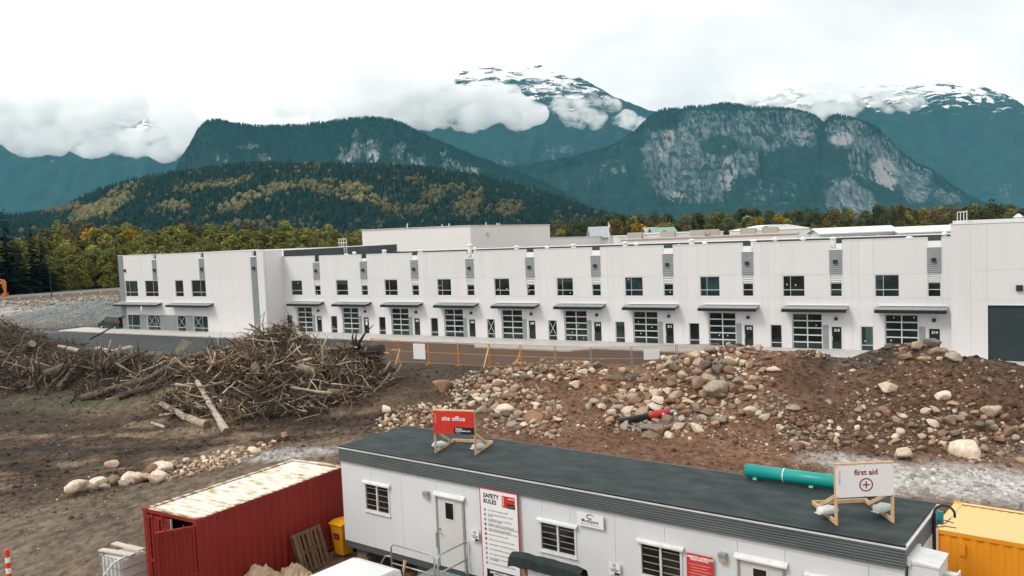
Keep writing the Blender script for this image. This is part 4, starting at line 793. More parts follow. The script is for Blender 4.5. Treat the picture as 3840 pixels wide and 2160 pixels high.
p = at(2281, 832, 185); r_ = empty('flagpole', (p[0], p[1], 0), 0, 'tall flagpole with a limp red and white flag behind the house', 'flagpole'); MB().tube([(0, 0, 0), (0, 0, p[2])], [0.12, 0.05], 8).build('pole', m_cap, r_); MB().add([(0.02, 0, p[2] - 0.1), (0.35, 0.05, p[2] - 0.5), (0.4, 0.1, p[2] - 1.9), (0.02, 0, p[2] - 1.6), (0.05, 0.03, p[2] - 0.1), (0.38, 0.08, p[2] - 0.5), (0.43, 0.13, p[2] - 1.9), (0.05, 0.03, p[2] - 1.6)], [(0, 1, 2, 3), (7, 6, 5, 4), (0, 4, 5, 1), (1, 5, 6, 2), (2, 6, 7, 3), (3, 7, 4, 0)]).build('flag', pm('red_flag', (0.5, 0.06, 0.05), (0.8, 0.75, 0.72), 1.2, 0.8, ramp=(0.45, 0.5)), r_)
# ------------------------------------------------------------------ trees of the valley floor
def leaf_mat(name):
    m = attr_mat(name, 0.85, spec=0.1); t = m.node_tree; nn = t.nodes; ll = t.links; b = nn.get("Principled BSDF")
    src = b.inputs['Base Color'].links[0].from_socket; oi = nn.new("ShaderNodeObjectInfo"); hs = nn.new("ShaderNodeHueSaturation"); mr = nn.new("ShaderNodeMapRange"); mr.inputs[3].default_value = 0.72; mr.inputs[4].default_value = 1.3
    ll.new(oi.outputs['Random'], mr.inputs[0]); ll.new(mr.outputs[0], hs.inputs['Value']); ll.new(src, hs.inputs['Color']); ll.new(hs.outputs[0], b.inputs['Base Color'])
    tr = nn.new("ShaderNodeBsdfTranslucent"); ll.new(hs.outputs[0], tr.inputs[0]); mx_ = nn.new("ShaderNodeMixShader"); mx_.inputs[0].default_value = 0.25
    ll.new(b.outputs[0], mx_.inputs[1]); ll.new(tr.outputs[0], mx_.inputs[2]); ll.new(mx_.outputs[0], nn.get("Material Output").inputs[0]); return m
m_leaf = leaf_mat('broad_leaf'); m_needle = leaf_mat('conifer_needle')
m_bark = pm('tree_bark', (0.07, 0.06, 0.05), (0.13, 0.115, 0.10), 3, 0.95)
def quads(P, size, r_, flat=0.0):
    n = len(P); a = r_.normal(size=(n, 3)); a /= np.linalg.norm(a, axis=1, keepdims=True); b_ = r_.normal(size=(n, 3)); b_[:, 2] *= (1 - flat); b_ -= a * (a * b_).sum(1, keepdims=True); b_ /= np.linalg.norm(b_, axis=1, keepdims=True)
    a = a * size[:, None]; b_ = b_ * size[:, None] * 0.75
    V = np.stack([P - a, P + b_ * 0.8, P + a, P - b_ * 0.8], 1).reshape(-1, 3); return V, np.arange(4 * n).reshape(-1, 4)
def crown_mesh(name, h, r, seed, cols, n=1200, lobes=11, size=(0.26, 0.5), bottom=0.12):
    r_ = np.random.default_rng(seed); L_ = []
    for k in range(lobes):
        f = r_.uniform(bottom, 0.92); a = r_.uniform(0, 6.28); d = r * math.sin(math.pi * (0.22 + 0.74 * f)) * r_.uniform(0.1, 0.75); L_.append((math.cos(a) * d, math.sin(a) * d, h * f, r * r_.uniform(0.32, 0.55)))
    P = []; T = []
    for cx, cy, cz, lr in L_:
        m_ = n // lobes; d = r_.normal(size=(m_, 3)); d /= np.linalg.norm(d, axis=1, keepdims=True); P.append(np.array([cx, cy, cz]) + d * lr * (r_.random((m_, 1)) ** 0.45) * np.array([1, 1, 0.95]))
        c = np.array(cols[r_.integers(len(cols))]); T.append(c[None] * r_.uniform(0.6, 1.35, (m_, 1)))
    P = np.concatenate(P); T = np.concatenate(T); P[:, 2] = np.clip(P[:, 2], 0.25, None); V, F = quads(P, r_.uniform(*size, len(P)), r_, 0.3)
    return mesh_np(name, V, F, tint=T)
def trunk_mesh(name, h, seed, r0=0.22, limbs=7):
    q = random.Random(seed); mb = MB(); bx, by = q.uniform(-.4, .4), q.uniform(-.4, .4)
    mb.tube([(0, 0, -0.3), (bx * 0.3, by * 0.3, h * 0.35), (bx, by, h * 0.9)], [r0, r0 * 0.7, r0 * 0.15], 6)
    for i in range(limbs):
        f = q.uniform(0.25, 0.75); a = q.uniform(0, 6.28); l = h * q.uniform(0.14, 0.26); mb.tube([(bx * f, by * f, h * f), (bx * f + math.cos(a) * l * 0.6, by * f + math.sin(a) * l * 0.6, h * f + l * 0.6), (bx * f + math.cos(a) * l, by * f + math.sin(a) * l, h * f + l * 1.2)], [r0 * 0.4, r0 * 0.25, r0 * 0.08], 4)
    return mb.mesh(name, fix=False)
def conifer_mesh(name, h, r, seed, cols, tiers=26, per=26):
    r_ = np.random.default_rng(seed); P = []; T = []; S = []
    V = []; F = []; T = []; b_ = 0
    for i in range(tiers):
        f = i / (tiers - 1); z = h * (0.06 + 0.93 * f); rr = r * (1 - f) ** 0.85 * r_.uniform(0.75, 1.15) + 0.12
        for k in range(max(6, int(per * (1 - f * 0.7)))):
            a = r_.uniform(0, 6.28); l = rr * r_.uniform(0.55, 1.05); dx, dy = math.cos(a), math.sin(a); w = 0.16 + 0.13 * l; dz = -l * r_.uniform(0.12, 0.45)
            zz = z + r_.uniform(-0.3, 0.3) * h / tiers * 1.5
            V += [(dx * 0.1, dy * 0.1, zz), (dx * l * 0.6 - dy * w, dy * l * 0.6 + dx * w, zz + dz * 0.5), (dx * l, dy * l, zz + dz), (dx * l * 0.6 + dy * w, dy * l * 0.6 - dx * w, zz + dz * 0.5 - 0.05)]
            F.append((b_, b_ + 1, b_ + 2, b_ + 3)); b_ += 4; T.append(np.array(cols[r_.integers(len(cols))]) * r_.uniform(0.6, 1.4))
    return mesh_np(name, V, F, tint=np.array(T))
OL = [(0.20, 0.205, 0.052), (0.15, 0.165, 0.046), (0.23, 0.215, 0.055)]; YE = [(0.46, 0.30, 0.028), (0.38, 0.24, 0.026), (0.30, 0.21, 0.035)]; BR = [(0.165, 0.125, 0.055), (0.12, 0.11, 0.052), (0.185, 0.14, 0.048)]; GR = [(0.085, 0.105, 0.046), (0.105, 0.115, 0.044), (0.075, 0.092, 0.046)]; DK = [(0.010, 0.021, 0.017), (0.014, 0.026, 0.02), (0.008, 0.017, 0.015)]
KIND = {}
for kn, cols, h, r, spec in (('olive', OL, 10.0, 3.6, 3), ('yellow', YE, 14.0, 4.2, 2), ('brown', BR, 15.0, 4.4, 3), ('green', GR, 13.0, 4.6, 3)):
    KIND[kn] = [(crown_mesh('crown_' + kn, h, r, 100 + i * 7 + len(kn), cols, 1500 if kn != 'brown' else 1100, 12 + i, bottom=0.08 if kn == 'olive' else 0.28), trunk_mesh('trunk_' + kn, h, 50 + i), h) for i in range(spec)]
KIND['conifer'] = [(conifer_mesh('crown_conifer', 18.0, 3.6, 200 + i, DK), trunk_mesh('trunk_conifer', 17.0, 70 + i, 0.28, 0), 18.0) for i in range(3)]
KIND['small_conifer'] = [(conifer_mesh('crown_small_conifer', 10.0, 2.3, 220, [(0.014, 0.03, 0.024), (0.018, 0.036, 0.026)], 18, 18), trunk_mesh('trunk_small_conifer', 9.0, 77, 0.15, 0), 10.0)]
NAMES = {'olive': 'willow_tree', 'yellow': 'maple_tree', 'brown': 'alder_tree', 'green': 'cottonwood_tree', 'conifer': 'spruce_tree', 'small_conifer': 'young_spruce_tree'}
def tree(kind, x, y, z, hgt, label, group, rz=None, wide=1.0):
    cm, tm, h = random.choice(KIND[kind]); s = hgt / h
    r_ = empty(NAMES[kind], (x, y, z), rz if rz is not None else random.uniform(0, 6.28), label, 'tree', group); sw = s * wide; r_.scale = (sw, sw, s)
    link('trunk', tm, m_bark, r_); link('crown', cm, m_needle if 'conifer' in kind else m_leaf, r_); return r_
def tree_px(kind, px_, ytop, Y, label, group, wide=1.0, zb=None):
    p = at(px_, ytop, Y); zb = gz(p[0], p[1]) if zb is None else zb; return tree(kind, p[0], p[1], zb, max(3.0, p[2] - zb), label, group, wide=wide)
ZONE = lambda px_: 'by the road end' if px_ < 200 else ('behind the light pole' if px_ < 480 else ('over the left wing' if px_ < 900 else 'by the roof ladder'))
# front thicket of olive green willows, then taller mixed trees behind
for row, (Y_, y0, j) in enumerate(((207, 985, 22), (214, 950, 20), (222, 925, 18), (232, 905, 18), (244, 890, 16))):
    px_ = -140 + row * 17
    while px_ < 1390:
        if not (px_ > 560 and row == 0):
            base = y0 - max(0, px_ - 300) * 0.035 + (25 if px_ < 120 and row < 3 else 0)
            tree_px('olive', px_, base + random.uniform(-j, j), Y_ + random.uniform(-3, 3), 'olive willow in the thicket ' + ZONE(px_), 'willows in the thicket ' + ZONE(px_), wide=random.uniform(0.95, 1.4))
        px_ += random.uniform(52, 80)
for row, (Y_, y0) in enumerate(((258, 868), (275, 856), (295, 846))):
    px_ = 180 + row * 31
    while px_ < 1400:
        kd = random.choice(('olive', 'olive', 'brown', 'green') if row < 2 else ('brown', 'brown', 'olive'))
        tree_px(kd, px_, y0 + random.uniform(-14, 16) - max(0, px_ - 700) * 0.012 + (26 if px_ > 1200 else 0), Y_ + random.uniform(-5, 5), {'olive': 'tall olive tree', 'brown': 'tall half bare alder', 'green': 'tall green cottonwood'}[kd] + ' at the back ' + ZONE(px_), 'tall trees at the back of the wood ' + ZONE(px_))
        px_ += random.uniform(58, 88)
for px_, yt, Y_, lab, w_ in ((345, 846, 250, 'bright golden maple tallest above the light pole', 1.0), (372, 872, 246, 'golden maple just right of the tallest golden one', 0.9), (485, 862, 250, 'golden maple above the corner of the left wing', 1.1), (850, 876, 246, 'small yellow maple above the middle of the left wing roof', 0.7), (1100, 866, 250, 'orange yellow maple left of the roof ladder', 0.8), (1183, 886, 240, 'clear yellow maple nearest the roof ladder', 0.8), (1035, 862, 262, 'broad yellowish maple further left of the roof ladder', 1.1), (640, 852, 268, 'dull gold maple behind the left wing', 1.1)):
    tree_px('yellow', px_, yt, Y_, lab, None, wide=w_)
for px_, yt, Y_, lab in ((10, 770, 190, 'tall black spruce at the left edge'), (-70, 800, 186, 'dark spruce cut by the left edge'), (55, 850, 196, 'dark spruce between the two tallest ones'), (110, 826, 200, 'dark spruce second from the left edge'), (150, 870, 204, 'short dark spruce at the end of the dark clump')):
    tree_px('conifer', px_, yt, Y_, lab, None, wide=1.5)
tree_px('small_conifer', 433, 858, 252, 'bare reddish spruce between two golden maples', None, wide=1.3)
tree_px('brown', 285, 830, 300, 'tall bare topped alder left of the tallest golden maple', None)
# right of the tall warehouse
GZR = 'right hand wood beyond the sheds'
for row, (Y_, y0) in enumerate(((300, 862), (340, 838), (385, 822), (430, 812))):
    px_ = 2030 + row * 23
    while px_ < 3950:
        y_ = y0 - (px_ - 2100) * 0.030 + random.uniform(-9, 9) + (0 if px_ > 2200 else 8)
        kd = random.choice(('green', 'green', 'green', 'brown', 'olive'))
        zn = 'behind the flagpole house' if px_ < 2450 else ('behind the rooftop units' if px_ < 2950 else ('behind the metal sheds' if px_ < 3500 else 'behind the right wing'))
        if not (row == 0 and px_ < 2060): tree_px(kd, px_, y_, Y_ + random.uniform(-8, 8), {'green': 'dull green cottonwood ', 'brown': 'brownish alder ', 'olive': 'olive tree '}[kd] + zn, 'trees ' + zn, wide=random.uniform(0.9, 1.35), zb=0)
        px_ += random.uniform(52, 80) * 300 / Y_ * 1.25
for kd, px_, yt, Y_, lab, w_ in (('yellow', 2385, 838, 290, 'yellow maple left of the cream house', 1.4), ('yellow', 2475, 832, 330, 'small yellow maple above the green roofed hall', 1.0), ('yellow', 2842, 814, 360, 'bright yellow maple above the broad white warehouse', 1.1), ('yellow', 2920, 806, 380, 'yellow green maple right of the bright yellow one', 1.3), ('green', 3062, 838, 170, 'bushy green tree left of the metal sheds', 0.8), ('green', 2705, 838, 260, 'round green tree beside the white parapet blocks', 1.1), ('brown', 3500, 762, 330, 'tall dark alder left of the white guard rail', 0.9), ('brown', 3560, 775, 330, 'brown alder by the white guard rail', 0.9), ('green', 3670, 757, 300, 'tallest dark green tree behind the right wing', 1.0), ('green', 3735, 752, 300, 'dark rounded tree behind the right wing', 1.0), ('brown', 3382, 770, 330, 'russet topped alder above the sheds', 0.8), ('green', 3290, 772, 340, 'tall green tree above the sheds', 0.8)):
    tree_px(kd, px_, yt, Y_, lab, None, wide=w_, zb=0)
for px_, yt, Y_, lab in ((2180, 842, 220, 'small dark spruce left of the pitched house'), (2208, 832, 222, 'pointed dark spruce next to the pitched house'), (2350, 846, 230, 'dark spruce under the yellow maple'), (2262, 850, 240, 'dark spruce hidden by the flagpole'), (2895, 830, 215, 'slim cypress like spruce above the broad white warehouse'), (3352, 770, 320, 'dark spruce above the gap between the sheds'), (3220, 780, 330, 'dark spruce above the first shed'), (3640, 752, 310, 'dark spruce right of the white guard rail')):
    tree_px('small_conifer', px_, yt, Y_, lab, None, wide=1.1, zb=0)

# ------------------------------------------------------------------ boulders and stones
def rock_variant(sub, seed):
    v, f = (ICO1, ICO2, ICO3)[sub - 1]; q = np.random.default_rng(seed); v = v.copy()
    d = np.array([noise.fractal(Vector(p) * 0.9 + Vector((seed * 3.1, 0, 0)), 0.8, 2.0, 3) for p in v]); v = v * (1 + 0.22 * d[:, None])
    for _ in range(9):
        n_ = q.normal(size=3); n_ /= np.linalg.norm(n_); k = v @ n_; lim = q.uniform(0.42, 0.74); v = v - np.maximum(k - lim, 0)[:, None] * n_[None] * 0.96
    v = v * np.array([1.0, q.uniform(0.62, 0.95), q.uniform(0.5, 0.8)]); v /= np.abs(v).max(); return v, f
def color_mat(name, rough=0.85, scale=5.0, lo=0.72, hi=1.28, bump=0.35):
    """colour carried by the object itself (obj.color) with mottling"""
    m, t, b = _nodes(name); nn = t.nodes; ll = t.links; b.inputs['Roughness'].default_value = rough; b.inputs['Specular IOR Level'].default_value = 0.25
    oi = nn.new("ShaderNodeObjectInfo"); tcn = nn.new("ShaderNodeTexCoord"); z = nn.new("ShaderNodeTexNoise"); z.inputs['Scale'].default_value = scale; z.inputs['Detail'].default_value = 6; ll.new(tcn.outputs['Object'], z.inputs['Vector'])
    mr = nn.new("ShaderNodeMapRange"); mr.inputs[1].default_value = 0.3; mr.inputs[2].default_value = 0.7; mr.inputs[3].default_value = lo; mr.inputs[4].default_value = hi; ll.new(z.outputs[0], mr.inputs[0])
    x = nn.new("ShaderNodeMix"); x.data_type = 'RGBA'; x.blend_type = 'MULTIPLY'; x.inputs[0].default_value = 1; ll.new(oi.outputs['Color'], x.inputs[6]); ll.new(mr.outputs[0], x.inputs[7]); ll.new(x.outputs[2], b.inputs['Base Color'])
    bp = nn.new("ShaderNodeBump"); bp.inputs['Strength'].default_value = bump; bp.inputs['Distance'].default_value = 0.05; ll.new(z.outputs[0], bp.inputs['Height']); ll.new(bp.outputs[0], b.inputs['Normal']); return m
m_rock = color_mat('boulder_stone'); m_rockt = attr_mat('stone_mottled', 0.88, 4.0, 0.3, 0.3)
RV3 = [rock_variant(3, i) for i in range(12)]; RV2 = [rock_variant(2, 40 + i) for i in range(8)]; RV1 = [rock_variant(1, 70 + i) for i in range(6)]
RM3 = [mesh_np('boulder', v, f, smooth=True) for v, f in RV3]
for me_ in RM3: me_.materials.append(m_rock)
RC = np.array([(0.40, 0.305, 0.225), (0.29, 0.24, 0.19), (0.56, 0.46, 0.365), (0.22, 0.155, 0.11), (0.235, 0.135, 0.085), (0.35, 0.235, 0.155), (0.14, 0.115, 0.095)]); RN = ['beige', 'grey', 'whitish', 'dark tan', 'reddish brown', 'tan', 'charcoal']
def cast(PX, PY):
    v = _F[None] + _R[None] * ((PX - 1920) / FPX)[:, None] - _U[None] * ((PY - 1080) / FPX)[:, None]
    ts = np.linspace(14, 120, 520); out = np.zeros((len(PX), 3)); 
    for i in range(0, len(PX), 500):
        p = _C[None, None] + v[i:i + 500, None] * ts[None, :, None]; b = p[..., 2] < ground_h(p[..., 0], p[..., 1]); k = np.argmax(b, 1); k[~b.any(1)] = len(ts) - 1; out[i:i + 500] = p[np.arange(len(k)), k]
    out[:, 2] = ground_h(out[:, 0], out[:, 1]); return out
# fields: where on the site (photo region), how many, diameters in metres, palette bias, phrase
FIELDS = [
    ((2560, 1480, 330, 150, -10), 900, (0.16, 0.95), 1.0, 'in the tall cobble heap'),
    ((2690, 1345, 190, 60, 0), 320, (0.14, 0.7), 1.0, 'on the crest of the tall cobble heap'),
    ((2850, 1520, 200, 70, 20), 300, (0.12, 0.6), 0.8, 'on the right shoulder of the tall cobble heap'),
    ((1950, 1530, 190, 90, 25), 620, (0.14, 0.75), 1.0, 'in the cobble spill behind the red sign'),
    ((2050, 1390, 220, 45, 0), 260, (0.14, 0.75), 1.0, 'on the brown mound crest by the fence'),
    ((1800, 1450, 150, 60, -20), 230, (0.12, 0.55), 1.0, 'on the brown mound shoulder'),
    ((2250, 1480, 260, 130, 0), 70, (0.08, 0.5), 0.9, 'on the bare face of the brown mound'),
    ((1560, 1570, 170, 45, -12), 260, (0.12, 0.55), 1.2, 'in the pale stones left of the red sign'),
    ((3050, 1630, 170, 60, 10), 330, (0.08, 0.5), 0.9, 'at the foot of the dark dirt'),
    ((3350, 1600, 240, 110, 15), 220, (0.07, 0.62), 1.0, 'on the slope behind the first aid sign'),
    ((3650, 1640, 200, 110, 10), 240, (0.08, 0.75), 1.0, 'in the boulder scree at the right edge'),
    ((3450, 1420, 400, 100, 0), 230, (0.06, 0.4), 0.8, 'scattered high on the dark dirt bank'),
    ((3480, 1325, 160, 34, 0), 90, (0.25, 0.95), 1.1, 'crowning the dirt bank below door 314'),
    ((3820, 1310, 60, 34, 0), 30, (0.3, 1.0), 1.1, 'below the dark roller door'),
    ((3050, 1330, 120, 20, 0), 90, (0.08, 0.35), 0.9, 'on the dark crest below door 313'),
    ((2500, 1600, 260, 26, 0), 90, (0.08, 0.4), 1.0, 'by the hydraulic breaker'),
    ((2900, 1680, 250, 40, 12), 220, (0.05, 0.28), 0.9, 'strewn on the track behind the trailer'),
    ((810, 1733, 235, 30, -16), 420, (0.07, 0.42), 1.25, 'in the low stone ridge behind the red container'),
    ((2000, 1600, 240, 30, 0), 170, (0.07, 0.4), 1.0, 'at the cobble spill foot')]
individual = []; mass = {1: [], 2: []}
allr = []
for (cx, cy, rx, ry, ang), n_, (d0, d1), pb, ph in FIELDS:
    n_ = int(n_ * 1.7); a = rng.uniform(0, 2 * math.pi, n_); q = np.sqrt(rng.random(n_)) * (0.7 + 0.45 * rng.random(n_)); ex = np.cos(a) * q * rx; ey = np.sin(a) * q * ry; an = math.radians(ang)
    P = cast(cx + ex * math.cos(an) - ey * math.sin(an), cy + ex * math.sin(an) + ey * math.cos(an)); D = d0 * (d1 / d0) ** (rng.random(n_) ** 2.1)
    keep = P[:, 1] < 72
    for p, d in zip(P[keep], D[keep]): allr.append((d, p, ph, pb))
for k in range(900):                                       # stray stones over the whole yard
    p = cast(np.array([random.uniform(0, 3840)]), np.array([random.uniform(1480, 2100)]))[0]
    if p[1] > 26 and (p[0] < -13 or p[1] > 34 - 0.75 * (p[0] + 3)): allr.append((random.uniform(0.03, 0.13), p, '', 1.1))
allr.sort(key=lambda r: -r[0])
grid = {}; kept = []
for d, p, ph, pb in allr:                                   # big stones first; no two share a place
    c = (int(p[0] // 1), int(p[1] // 1)); ok = True
    for i in (-1, 0, 1):
        for j in (-1, 0, 1):
            for (d2, p2) in grid.get((c[0] + i, c[1] + j), ()):
                if (p[0] - p2[0]) ** 2 + (p[1] - p2[1]) ** 2 < (0.31 * (d + d2)) ** 2: ok = False; break
    if ok: grid.setdefault(c, []).append((d, p)); kept.append((d, p, ph, pb))
def rock_obj(p, d, col, label, group, rz=None, mi=None):
    o = bpy.data.objects.new('boulder', RM3[random.randrange(12) if mi is None else mi]); COL.objects.link(o); o.location = p; o.scale = (d / 2,) * 3
    o.rotation_euler = (random.uniform(-0.35, 0.35), random.uniform(-0.35, 0.35), random.uniform(0, 6.28) if rz is None else rz); o.color = (*col, 1); return props(o, label, 'boulder', group)
# the boulder row along the track, left to right
for i, (px_, py_, dpx, ci, lab) in enumerate(((285, 1856, 84, 2, 'long flat white boulder at the near end of the boulder row'), (352, 1838, 66, 2, 'big white boulder standing second in the row'), (390, 1838, 30, 1, 'small grey boulder wedged right of the big white one'), (415, 1818, 54, 3, 'dark grey brown boulder third in the row'), (455, 1822, 38, 1, 'grey boulder left of the stacked white pair'), (488, 1808, 60, 2, 'white boulder leaning on its neighbour mid row'), (508, 1812, 50, 2, 'white boulder in front of the mid row pair'), (540, 1808, 52, 0, 'beige boulder right of the white pair'), (556, 1780, 50, 4, 'brown boulder at the back of the row'), (574, 1812, 48, 0, 'beige boulder at the front end of the row'), (606, 1768, 62, 2, 'largest rounded white boulder of the row'), (596, 1795, 50, 2, 'white slab boulder under the largest one'), (648, 1752, 34, 1, 'grey boulder right of the largest white one'), (702, 1732, 26, 2, 'small round white boulder at the far end of the row'), (248, 1600, 9, 2, 'lone white stone on the brown mud'), (425, 1755, 46, 0, 'flat pale boulder lying alone on the dark mud'), (948, 1700, 30, 2, 'pale boulder on the silt patch behind the container'), (2590, 1650, 18, 2, 'pale stone alone on the track below the drill'), (1068, 1642, 26, 4, 'dark brown stone alone on the mud'), (1660, 1470, 60, 4, 'large dark brown boulder beside the dark berm'), (2685, 1490, 84, 1, 'largest grey boulder in the middle of the tall cobble heap'), (2625, 1455, 58, 3, 'dark flat boulder left of the largest grey one'), (3640, 1712, 92, 2, 'largest pale boulder at the foot of the right scree'), (3385, 1722, 66, 2, 'wedge shaped pale boulder above the first aid sign'), (3545, 1500, 56, 2, 'chipped pale boulder alone high on the dark slope'), (2010, 1578, 64, 4, 'rounded brown boulder at the foot of the cobble spill'), (1900, 1545, 54, 2, 'pale boulder upright in the cobble spill'), (3712, 1560, 62, 0, 'beige boulder on the upper right scree'), (3330, 1475, 48, 2, 'pale oval boulder on the dark slope'), (2160, 1455, 36, 2, 'pale block alone on the bare brown mound'), (2990, 1690, 44, 3, 'dark boulder at the front of the small dirt heap'), (1445, 1545, 44, 2, 'white boulder beside the wood pile end'))):
    p = onground(px_, py_); d = dpx * 1.25 / FPX * float(np.linalg.norm(p - _C)); rock_obj((p[0], p[1] + d * 0.1, p[2] + d * 0.2), d * 1.08, RC[ci] * random.uniform(1.0, 1.25), lab, None)
nind = 0
for d, p, ph, pb in kept:
    wi = np.array([1.2, 0.9, 1.5, 1.0, 1.2, 1.1, 0.35]); ci = int(rng.choice(7, p=wi / wi.sum())); col = RC[ci] * pb * rng.uniform(0.85, 1.15)
    if p[0] > 15: col = col * np.array([0.95, 0.98, 1.0])
    if nind < 275 and ph: rock_obj((p[0], p[1], p[2] + d * 0.09), d, col, RN[ci] + ' boulder ' + ph, 'boulders ' + ph); nind += 1
    else: mass[2 if d > 0.16 else 1].append((d, p, col))
for sub, RV, nm, lab in ((2, RV2, 'cobbles', 'countless smaller cobbles covering the dirt mounds'), (1, RV1, 'pebbles', 'small pebbles and stones strewn over the muddy yard')):
    Vs = []; Fs = []; Ts = []; b_ = 0
    for d, p, col in mass[sub]:
        v, f = random.choice(RV); a = random.uniform(0, 6.28); c, s = math.cos(a), math.sin(a); tl = random.uniform(-0.5, 0.5); v = v * (d / 2); v = v @ np.array([[1, 0, 0], [0, math.cos(tl), -math.sin(tl)], [0, math.sin(tl), math.cos(tl)]]); v = v @ np.array([[c, s, 0], [-s, c, 0], [0, 0, 1]]) + p + np.array([0, 0, d * 0.07])
        Vs.append(v); Fs.append(f + b_); b_ += len(v); Ts.append(np.repeat(col[None], len(f), 0))
    props(link(nm, mesh_np(nm, np.concatenate(Vs), np.concatenate(Fs), smooth=True, tint=np.concatenate(Ts)), m_rockt), lab, 'stones', kind='stuff')

# clods of earth and chips that make the soil lumpy
Vs = []; Fs = []; Ts = []; b_ = 0
PXc = rng.uniform(-20, 3860, 9000); PYc = 1330 + rng.random(9000) ** 1.2 * 620; Pc = cast(PXc, PYc); Cc_ = Pc[:, 1] < 70; Pc = Pc[Cc_]; sc_l, sd_l = to_bl(Pc[:, 0], Pc[:, 1]); Pc = Pc[(sd_l < -18)]
gi = np.clip(np.searchsorted(gx, Pc[:, 0]), 0, len(gx) - 1); gj = np.clip(np.searchsorted(gy, Pc[:, 1]), 0, len(gy) - 1); soilc = C.reshape(len(gy), len(gx), 3)[gj, gi]
for p, c0 in zip(Pc, soilc):
    if p[1] < 34 - 0.77 * (p[0] + 5.6) + 1 and -16 < p[0]: continue
    d = random.uniform(0.05, 0.2) if random.random() < .9 else random.uniform(.18, .34); v, f = random.choice(RV1); a_ = random.uniform(0, 6.28); ca_, sa_ = math.cos(a_), math.sin(a_); v = (v * d / 2) @ np.array([[ca_, sa_, 0], [-sa_, ca_, 0], [0, 0, 1]]) + p + np.array([0, 0, d * .08]); Vs.append(v); Fs.append(f + b_); b_ += len(v); Ts.append(np.repeat(c0[None] * random.uniform(.55, 1.7), len(f), 0))
props(link('clods', mesh_np('clods', np.concatenate(Vs), np.concatenate(Fs), tint=np.concatenate(Ts)), attr_mat('clod_soil', .95, spec=.1)), 'lumpy clods of brown earth over the mounds and yard', 'earth', kind='stuff')
# broken rock tipped along the gravel bank at the far left
Vs = []; Fs = []; Ts = []; b_ = 0
for k in range(1500):
    u_ = random.random(); px_ = random.uniform(-60, 440); yc = 1150 - px_ * 0.075 + random.gauss(0, 13) if u_ < 0.6 else (random.uniform(1105, 1235) if px_ > 150 else random.uniform(1110, 1150)); p = onz(px_, yc, 1.6 if yc < 1150 else 1.2)
    if not (118 < p[1] < 178): continue
    s_, d__ = to_bl(p[0], p[1])
    if s_ > -46 and d__ > -8: continue
    z = gz(p[0], p[1]); d = random.uniform(0.2, 0.9) if u_ < 0.6 else random.uniform(0.1, 0.4); v, f = random.choice(RV2); v = v * d / 2 + np.array([p[0], p[1], z + d * .15]); Vs.append(v); Fs.append(f + b_); b_ += len(v); Ts.append(np.repeat((np.array([[0.36, 0.34, 0.30]]) if u_ < .6 else np.array([[0.2, 0.215, 0.21]])) * random.uniform(.6, 1.2), len(f), 0))
props(link('rubble', mesh_np('rubble', np.concatenate(Vs), np.concatenate(Fs), smooth=True, tint=np.concatenate(Ts)), m_rockt), 'pale broken rubble tipped along the grey gravel bank', 'rubble', kind='stuff')

# ------------------------------------------------------------------ the cleared-wood pile
m_wood = color_mat('weathered_wood', 0.9, 6.0, 0.6, 1.35, 0.4); m_woodt = attr_mat('dead_wood', 0.92, 3.0, 0.3)
WC = np.array([(0.20, 0.148, 0.104), (0.115, 0.084, 0.060), (0.36, 0.29, 0.215), (0.070, 0.050, 0.036), (0.19, 0.165, 0.14), (0.24, 0.145, 0.078), (0.034, 0.026, 0.02)])
PILES = [(-15.0, 56.2, 5.6, 5.8, 3600, 1.2), (-15.0, 50.8, 6.5, 3.4, 1700, 1.1), (-10.6, 55.0, 3.0, 4.2, 700, 1.05), (-22, 58.0, 5.0, 4.2, 1300, 1.0), (-30, 64.5, 8.5, 4.6, 1500, 0.65), (-35, 61.5, 7.0, 3.0, 800, 0.65), (-41.5, 71, 9.0, 5.0, 1200, 0.6), (-51, 79, 8, 5, 700, 0.55), (-54.5, 94, 6.5, 5, 900, 0.4), (-26, 59, 5, 3, 600, 0.75)]
def stick_pts(p, L_, wig, up=0.25):
    a = random.uniform(0, 6.28); e = random.gauss(0, up); d = Vector((math.cos(a) * math.cos(e), math.sin(a) * math.cos(e), math.sin(e))); pts = []; q = Vector(p) - d * (L_ * 0.5); 
    for i in range(4):
        pts.append(q.copy()); d = (d + Vector((random.gauss(0, wig), random.gauss(0, wig), random.gauss(0, wig)))).normalized(); q = q + d * (L_ / 3)
    return pts
def pile_point(k):
    cx, cy, rx, ry, n_, br = PILES[k]; a = random.uniform(0, 6.28); r = math.sqrt(random.random()); x = cx + math.cos(a) * r * rx; y = cy + math.sin(a) * r * ry; return x, y
mbs = MB(); tints = []
for k, (cx, cy, rx, ry, n_, br) in enumerate(PILES):
    pts_ = np.array([pile_point(k) for _ in range(n_)]); zs = ground_h(pts_[:, 0], pts_[:, 1])
    for (x, y), z in zip(pts_, zs):
        L_ = random.choice((0.6, 0.9, 1.3, 1.8)) * random.uniform(0.7, 1.4); r0 = random.uniform(0.010, 0.034) if random.random() < 0.8 else random.uniform(0.035, 0.07); f0 = len(mbs.f)
        mbs.tube(stick_pts((x, y, z + random.uniform(-0.05, 0.6)), L_, 0.36, 0.42), [r0, r0 * 0.85, r0 * 0.65, r0 * 0.3], 4, caps=True)
        tints += [(WC[2] * min(br, 1.1) * random.uniform(0.8, 1.35) if random.random() < 0.13 else WC[random.choice((0, 0, 1, 1, 3, 3, 4, 5, 6, 6, 6, 3, 1))] * br * 0.85 * random.uniform(0.7, 1.25))] * (len(mbs.f) - f0)
